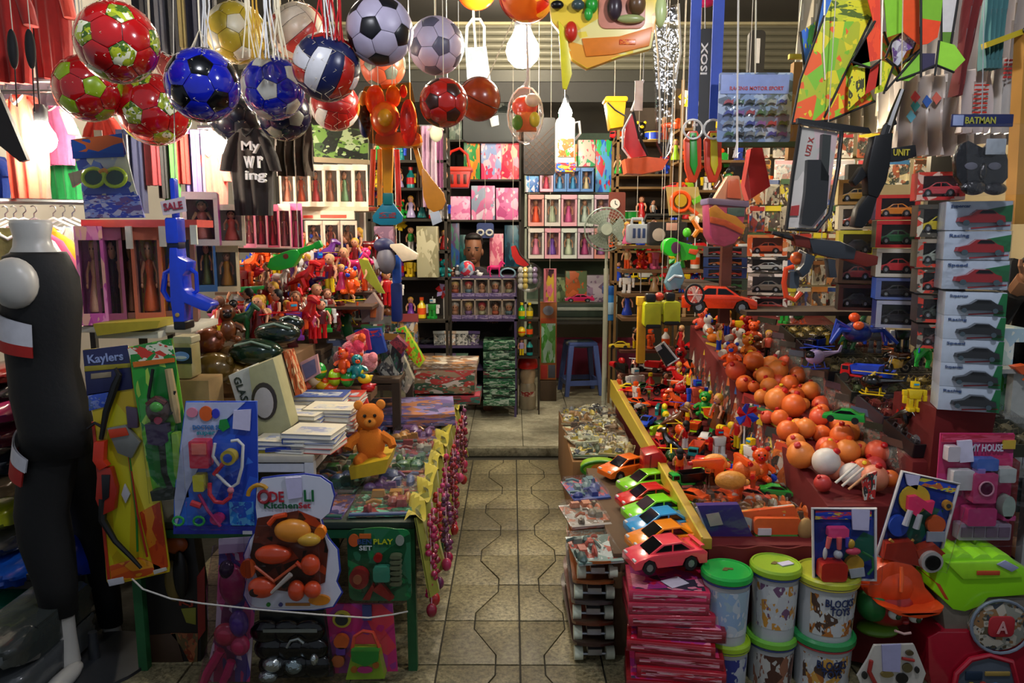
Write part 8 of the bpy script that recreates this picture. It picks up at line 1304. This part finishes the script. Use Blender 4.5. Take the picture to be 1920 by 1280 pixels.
px('blue_jug','blue plastic jug beside the fan pole','jug',6.3,[('body','p',[(1132,550),(1150,550),(1154,600),(1134,600)],M('2c78c0',.35),-.05,.05),('lid','r',(1130,536,1152,552,3),M('2058a8',.35),-.052,.052),('label','r',(1136,566,1150,588),M('98b8d0',.4),-.056,-.05)],bevel=.006)
b=MB();b.box((0,0,.0),(.9,.02,.42));tag(put('pink_screen',b,M('70143c',.6),None,(W(1110,650,7.5).x,7.5,.3)),'dark magenta panel behind the blue stool','panel')
px('green_case','long dark green case lying under the pink convertible','case',6.9,[('case','r',(1040,568,1140,592,6),M('2c3c34',.5),-.1,.1),('stripe','r',(1044,574,1136,580),M('a0a8a0',.4),-.104,-.1)],bevel=.006)
px('tall_game_board','tall green, orange and white boxed game standing on the rear floor','game box',6.6,[('carton','r',(1013,566,1043,712),M('b87038',.5),0,.06),('front','r',(1015,596,1041,680),PR('489838','70b868','a8d0c0','58a048',scale=3,fine=.2),-.004,0),('badge','d',(1028,582,10,9),M('a0a8b8',.4),-.006,0),('red_panel','r',(1014,684,1026,710),M('b83028',.5),-.004,0),('panel','r',(1028,684,1041,708),M('505868',.5),-.004,0),('orange_band','r',(1014,596,1042,606),M('c85828',.5),-.006,0)],bevel=.003)
px('pink_frame_pack','narrow pink framed pack above the tall boxed game','toy pack',6.5,[('frame','t',([(1022,504),(1041,504),(1041,566),(1021,566)],2.6,True),M('d87c8c',.4),0,0),('card','r',(1022,505,1040,566),PR('3c2028','8c4448','c8a838','d07088',scale=3),.005,.01)],hang=(1031,504))
JR=W(989,756,6.3)
k=Kit();b=MB();b.lathe([(.07,0),(.075,.01),(.072,.2),(.06,.23)],20);k.add('jar',b,M('988c74',.4));b=MB();b.lathe([(.073,.06),(.0735,.16)],20);k.add('label',b,PR('a89c84','8c2c28','b8b0a0',scale=4));b=MB();b.lathe([(.058,.23),(.07,.3),(.062,.36)],20);k.add('neck',b,M('b8a080',.5));b=MB();b.lathe([(.085,.36),(.09,.38),(.08,.43),(.05,.47),(.01,.485)],20);k.add('dome_lid',b,M('e02820',.3));inst(k,'sweet_jar','beige jar with a bright red domed lid on the rear floor','jar',(JR.x,JR.y,.053))
px('red_boomerang','red crescent slice toy hanging beside the doll shelf','toy',5.6,[('slice','p',[(958,462),(966,460),(974,478),(992,496),(984,500),(968,494),(960,480)],M('c81c14',.35),-.015,.015),('rind','t',([(966,460),(976,478),(994,497)],2),M('181010'),-.004,-.004)],hang=(962,462))
px('clear_trinket_bag','clear bag of white trinkets beside the doll counter','bag',5.9,[('film','b',(992,520,26,28,20),FILM(amt=.4),0,0)]+[('trinket','b',(976+9*(i%4),506+10*(i//4),5,6),M(('d0d0cc','8c7ca0','a0a8a0','d8c060')[(i*3)%4],.3),-.01,0)for i in range(14)],hang=(992,494))
for i in range(6):toy(('bottle','bottle','egg','bottle','figure','bottle')[i],('green','olive','yellow','dkgreen','lav','teal')[i],W(978+15*(i%2),580+34*(i//2)+18,6.1),'in the narrow rack beside the tall boxed game, %s down'%ORD[i],0,1.0,group='bottles beside the tall boxed game')
rack('bottle_rack','narrow dark rack of green bottles beside the doll counter',968,540,1012,756,6.08,.16,(598,632,668),DKW,post=.012)
# blue stool
O=FL(1090,742,.053);k=Kit();m_=mpp(O.y);BS=M('4a5fa0',.4,var=.15);hh=.5
b=MB();b.box((0,0,hh-.02),(.27,.27,.04));k.add('seat',b,BS,bevel=.012)
for sx in(-1,1):
    for sy in(-1,1):b=MB();b.add([(sx*(.165+q*.02),sy*(.165+r_*.02),0)for q,r_ in((-1,-1),(1,-1),(1,1),(-1,1))]+[(sx*(.115+q*.024),sy*(.115+r_*.024),hh-.03)for q,r_ in((-1,-1),(1,-1),(1,1),(-1,1))],[(3,2,1,0),(4,5,6,7),(0,1,5,4),(1,2,6,5),(2,3,7,6),(3,0,4,7)]);k.add('leg',b,BS,bevel=.004)
for s in(-1,1):b=MB();b.box((0,s*.155,.12),(.3,.02,.045));k.add('stretcher',b,BS);b=MB();b.box((s*.155,0,.12),(.02,.3,.045));k.add('stretcher',b,BS)
inst(k,'plastic_stool','tall blue plastic stool on the raised rear floor','stool',(O.x,O.y+.16,.053),(0,0,R(8)))
px('wrapped_bundle','crumpled clear bundle lying on the blue stool','bundle',6.95,[('bundle','b',(1090,644,26,8,20),M('5c6c74',.3,bump=1.,var=.5,scale=14),0,0),('flap','b',(1074,642,14,6,12),M('788488',.3,bump=1.),-.03,0)])
# standing fan
c=W(1135,430,5.7);k=Kit();r_=39*mpp(5.7);b=MB()
for q in(1,.86,.72,.58,.44,.3):b.tube(ring_pts(r_*q,28,(0,-.05-.03*(1-q),0)),.0016,4,True)
for a in range(36):t=2*PI*a/36;b.tube([(r_*.25*math.cos(t),-.075,r_*.25*math.sin(t)),(r_*math.cos(t),-.05,r_*math.sin(t)),(r_*.9*math.cos(t),.03,r_*.9*math.sin(t))],.0014,4)
b.tube(ring_pts(r_,28,(0,-.04,0)),.006,6,True);k.add('cage',b,M('9aa89c',.4,.3));b=MB();b.cyl((0,-.085,0),(0,-.07,0),r_*.26,n=18);k.add('hub_badge',b,M('a8b4a4',.4));b=MB();b.cyl((0,-.02,0),(0,.14,0),.06,.045,14);k.add('motor',b,M('98a498',.4))
for a in range(3):
    b=MB();t=2*PI*a/3
    def fn(u,v,t=t):an=t+(u-.5)*1.5*(.6+.4*v);rr=r_*(.15+.75*v);return(rr*math.cos(an),-.04+.03*(u-.5),rr*math.sin(an))
    b.grid(fn,6,5,.004);k.add('blade',b,M('8c9c90',.35))
zb_=.06-c.z;b=MB();b.cyl((.02,.06,-.02),(.02,.06,zb_),.013,n=10);b.cyl((.02,.06,-.3),(.02,.06,zb_),.02,n=10);k.add('pole',b,M('a8ac9c',.4));b=MB();b.lathe([(.19,0),(.19,.015),(.03,.05)],20);b2=MB();b2.add(b.v,b.f,Matrix.Translation((.02,.06,zb_)));k.add('base',b2,M('98a090',.4));inst(k,'standing_fan','grey standing fan in front of the boxed baby dolls','fan',c)
# rack at the left of the shopkeeper
rack('left_rear_rack','dark rack crammed with dolls behind the teal spade',694,250,842,600,5.3,.3,(300,352,410,470,520,600),DKW,back=M('201814',.8))
for j,y in enumerate((300,352,410,470,520,600)):
    for i in range(7):toy(('doll','figure','bottle','plush','robot','doll','pinwheel')[(i*2+j*3)%7],('green','purple','brown','red','lav','yellow','dkgrey','white','teal')[(i*4+j*5)%9],onshelf(704+21*i,y,5.3,.1),'on the dark rear rack, %s from top, %s along'%(ORD[j],ORD[i]),R(rnd.uniform(-40,40)),rnd.uniform(.9,1.15),group='toys on the dark rear rack')
bx(782,424,822,520,5.25,('a8a484','8c8868','c0bc9c'),'cream slatted carton on the rear rack',dep=.1)
bx(702,424,738,470,5.25,('8c6c88','b088a0','684c60'),'mauve pack on the rear rack',dep=.1)
# rack at upper right of the rear, shelves between the fan and the flippers
rack('right_rear_rack','yellowish wooden rack behind the sail boat',1150,190,1262,560,6.2,.3,(262,326,350,412,470,530),BRW,back=M('3c3024',.8))
for j,y in enumerate((262,326,412,470,530)):
    for i in range(5):toy(('truck','figure','doll','drum','plush','car')[(i*5+j*2)%6],('red','yellow','blue','white','green','orange','black')[(i*3+j*4)%7],onshelf(1162+22*i,y,6.2,.1),'on the wooden rear rack, %s from top, %s along'%(ORD[j],ORD[i]),R(rnd.uniform(-50,50)),rnd.uniform(1.,1.4),group='toys on the wooden rear rack')
px('wall_clock','small round white clock on a brown board behind the fan','clock',6.1,[('board','r',(1142,360,1172,410,3),M('6c2818',.5),0,.02),('dial','d',(1153,382,9),M('d8d8d0',.4),-.012,0),('hand','t',([(1153,382),(1153,376)],.7),M('black'),-.014,-.014),('hand','t',([(1153,382),(1157,384)],.7),M('black'),-.014,-.014)])
# more goods on the wall behind the flippers and the motorbike pack
rack('flipper_back_rack','tall wooden rack behind the flippers and blue straps',1262,150,1410,620,5.5,.3,(240,300,356,412,470,540),BRW,back=M('4c3c28',.8))
for j,y in enumerate((240,300,356,412,470,540)):
    for i in range(7):toy(('blaster','truck','doll','pinwheel','car','plush','robot')[(i*3+j*2)%7],('orange','green','red','white','yellow','lime','brown','blue')[(i*3+j*5)%8],onshelf(1272+20*i,y,5.5,.1),'behind the flippers, shelf %s from top, %s along'%(ORD[j],ORD[i]),R(rnd.uniform(-50,50)),rnd.uniform(.95,1.2),group='flipper rack toys')
# bags and cards hanging on the right wall
for j in range(2):
    for i in range(7):
        x=1420+52*i;y=250+50*j;O=W(x,y+46,4.3);c=(i*2+j*3)%6;inst(KBC,'blister_card','%s blister card on the right wall, %s row, %s along'%(('white','cream','red','amber','mint','grey')[c],('upper','lower')[j],ORD[i]),'blister card',O,(0,0,R(rnd.uniform(-10,10))),(.14,.3,.14),dict(card=PR(('c8c0b0','d8c898','a83830','c88c38','a8c8b0','888c8c')[c],'d8d0c0','a85838','404840',scale=4),header=M(('a83030','386c98','d8c838','583828','288048','c83838')[c])),'blister cards on the right wall')
b=MB();A=W(1400,246,4.36);B=W(1800,246,4.36);b.cyl(A+Vector((0,0,.02)),B+Vector((.3,0,.02)),.012,n=8);b.cyl(A+Vector((0,0,-.14)),B+Vector((.3,0,-.14)),.012,n=8);tag(put('wall_pegs',b,M('8c7c50',.6)),'pair of thin wooden bars carrying the blister cards','bar')
p=W(1095,593,6.9);table('rear_table','small dark table under the green case by the blue stool',p.x-.3,p.x+.3,6.78,7.12,p.z,M('3c4038',.6),M('2c2c28',.6),zf=.053,lr=.012)
p=W(1028,713,6.6);b=MB();b.box((0,.03,(p.z-.053)/2),(.15,.09,p.z-.056));tag(put('low_plinth',b.mesh('low_plinth',.004),M('4c3c2c',.7),None,(p.x,6.6,.053)),'low wooden block under the tall boxed game','block')
A,B=W(770,236,5.2),W(840,236,5.34);b=MB();b.cyl(A,B,.008,n=8)
for q in(A,B):b.cyl(q,(q.x,q.y,3.445),.004,n=6)
tag(put('hanging_rail',b,M('silver',.35,.9)),'thin metal rail carrying the lilac fabric strips','rail')
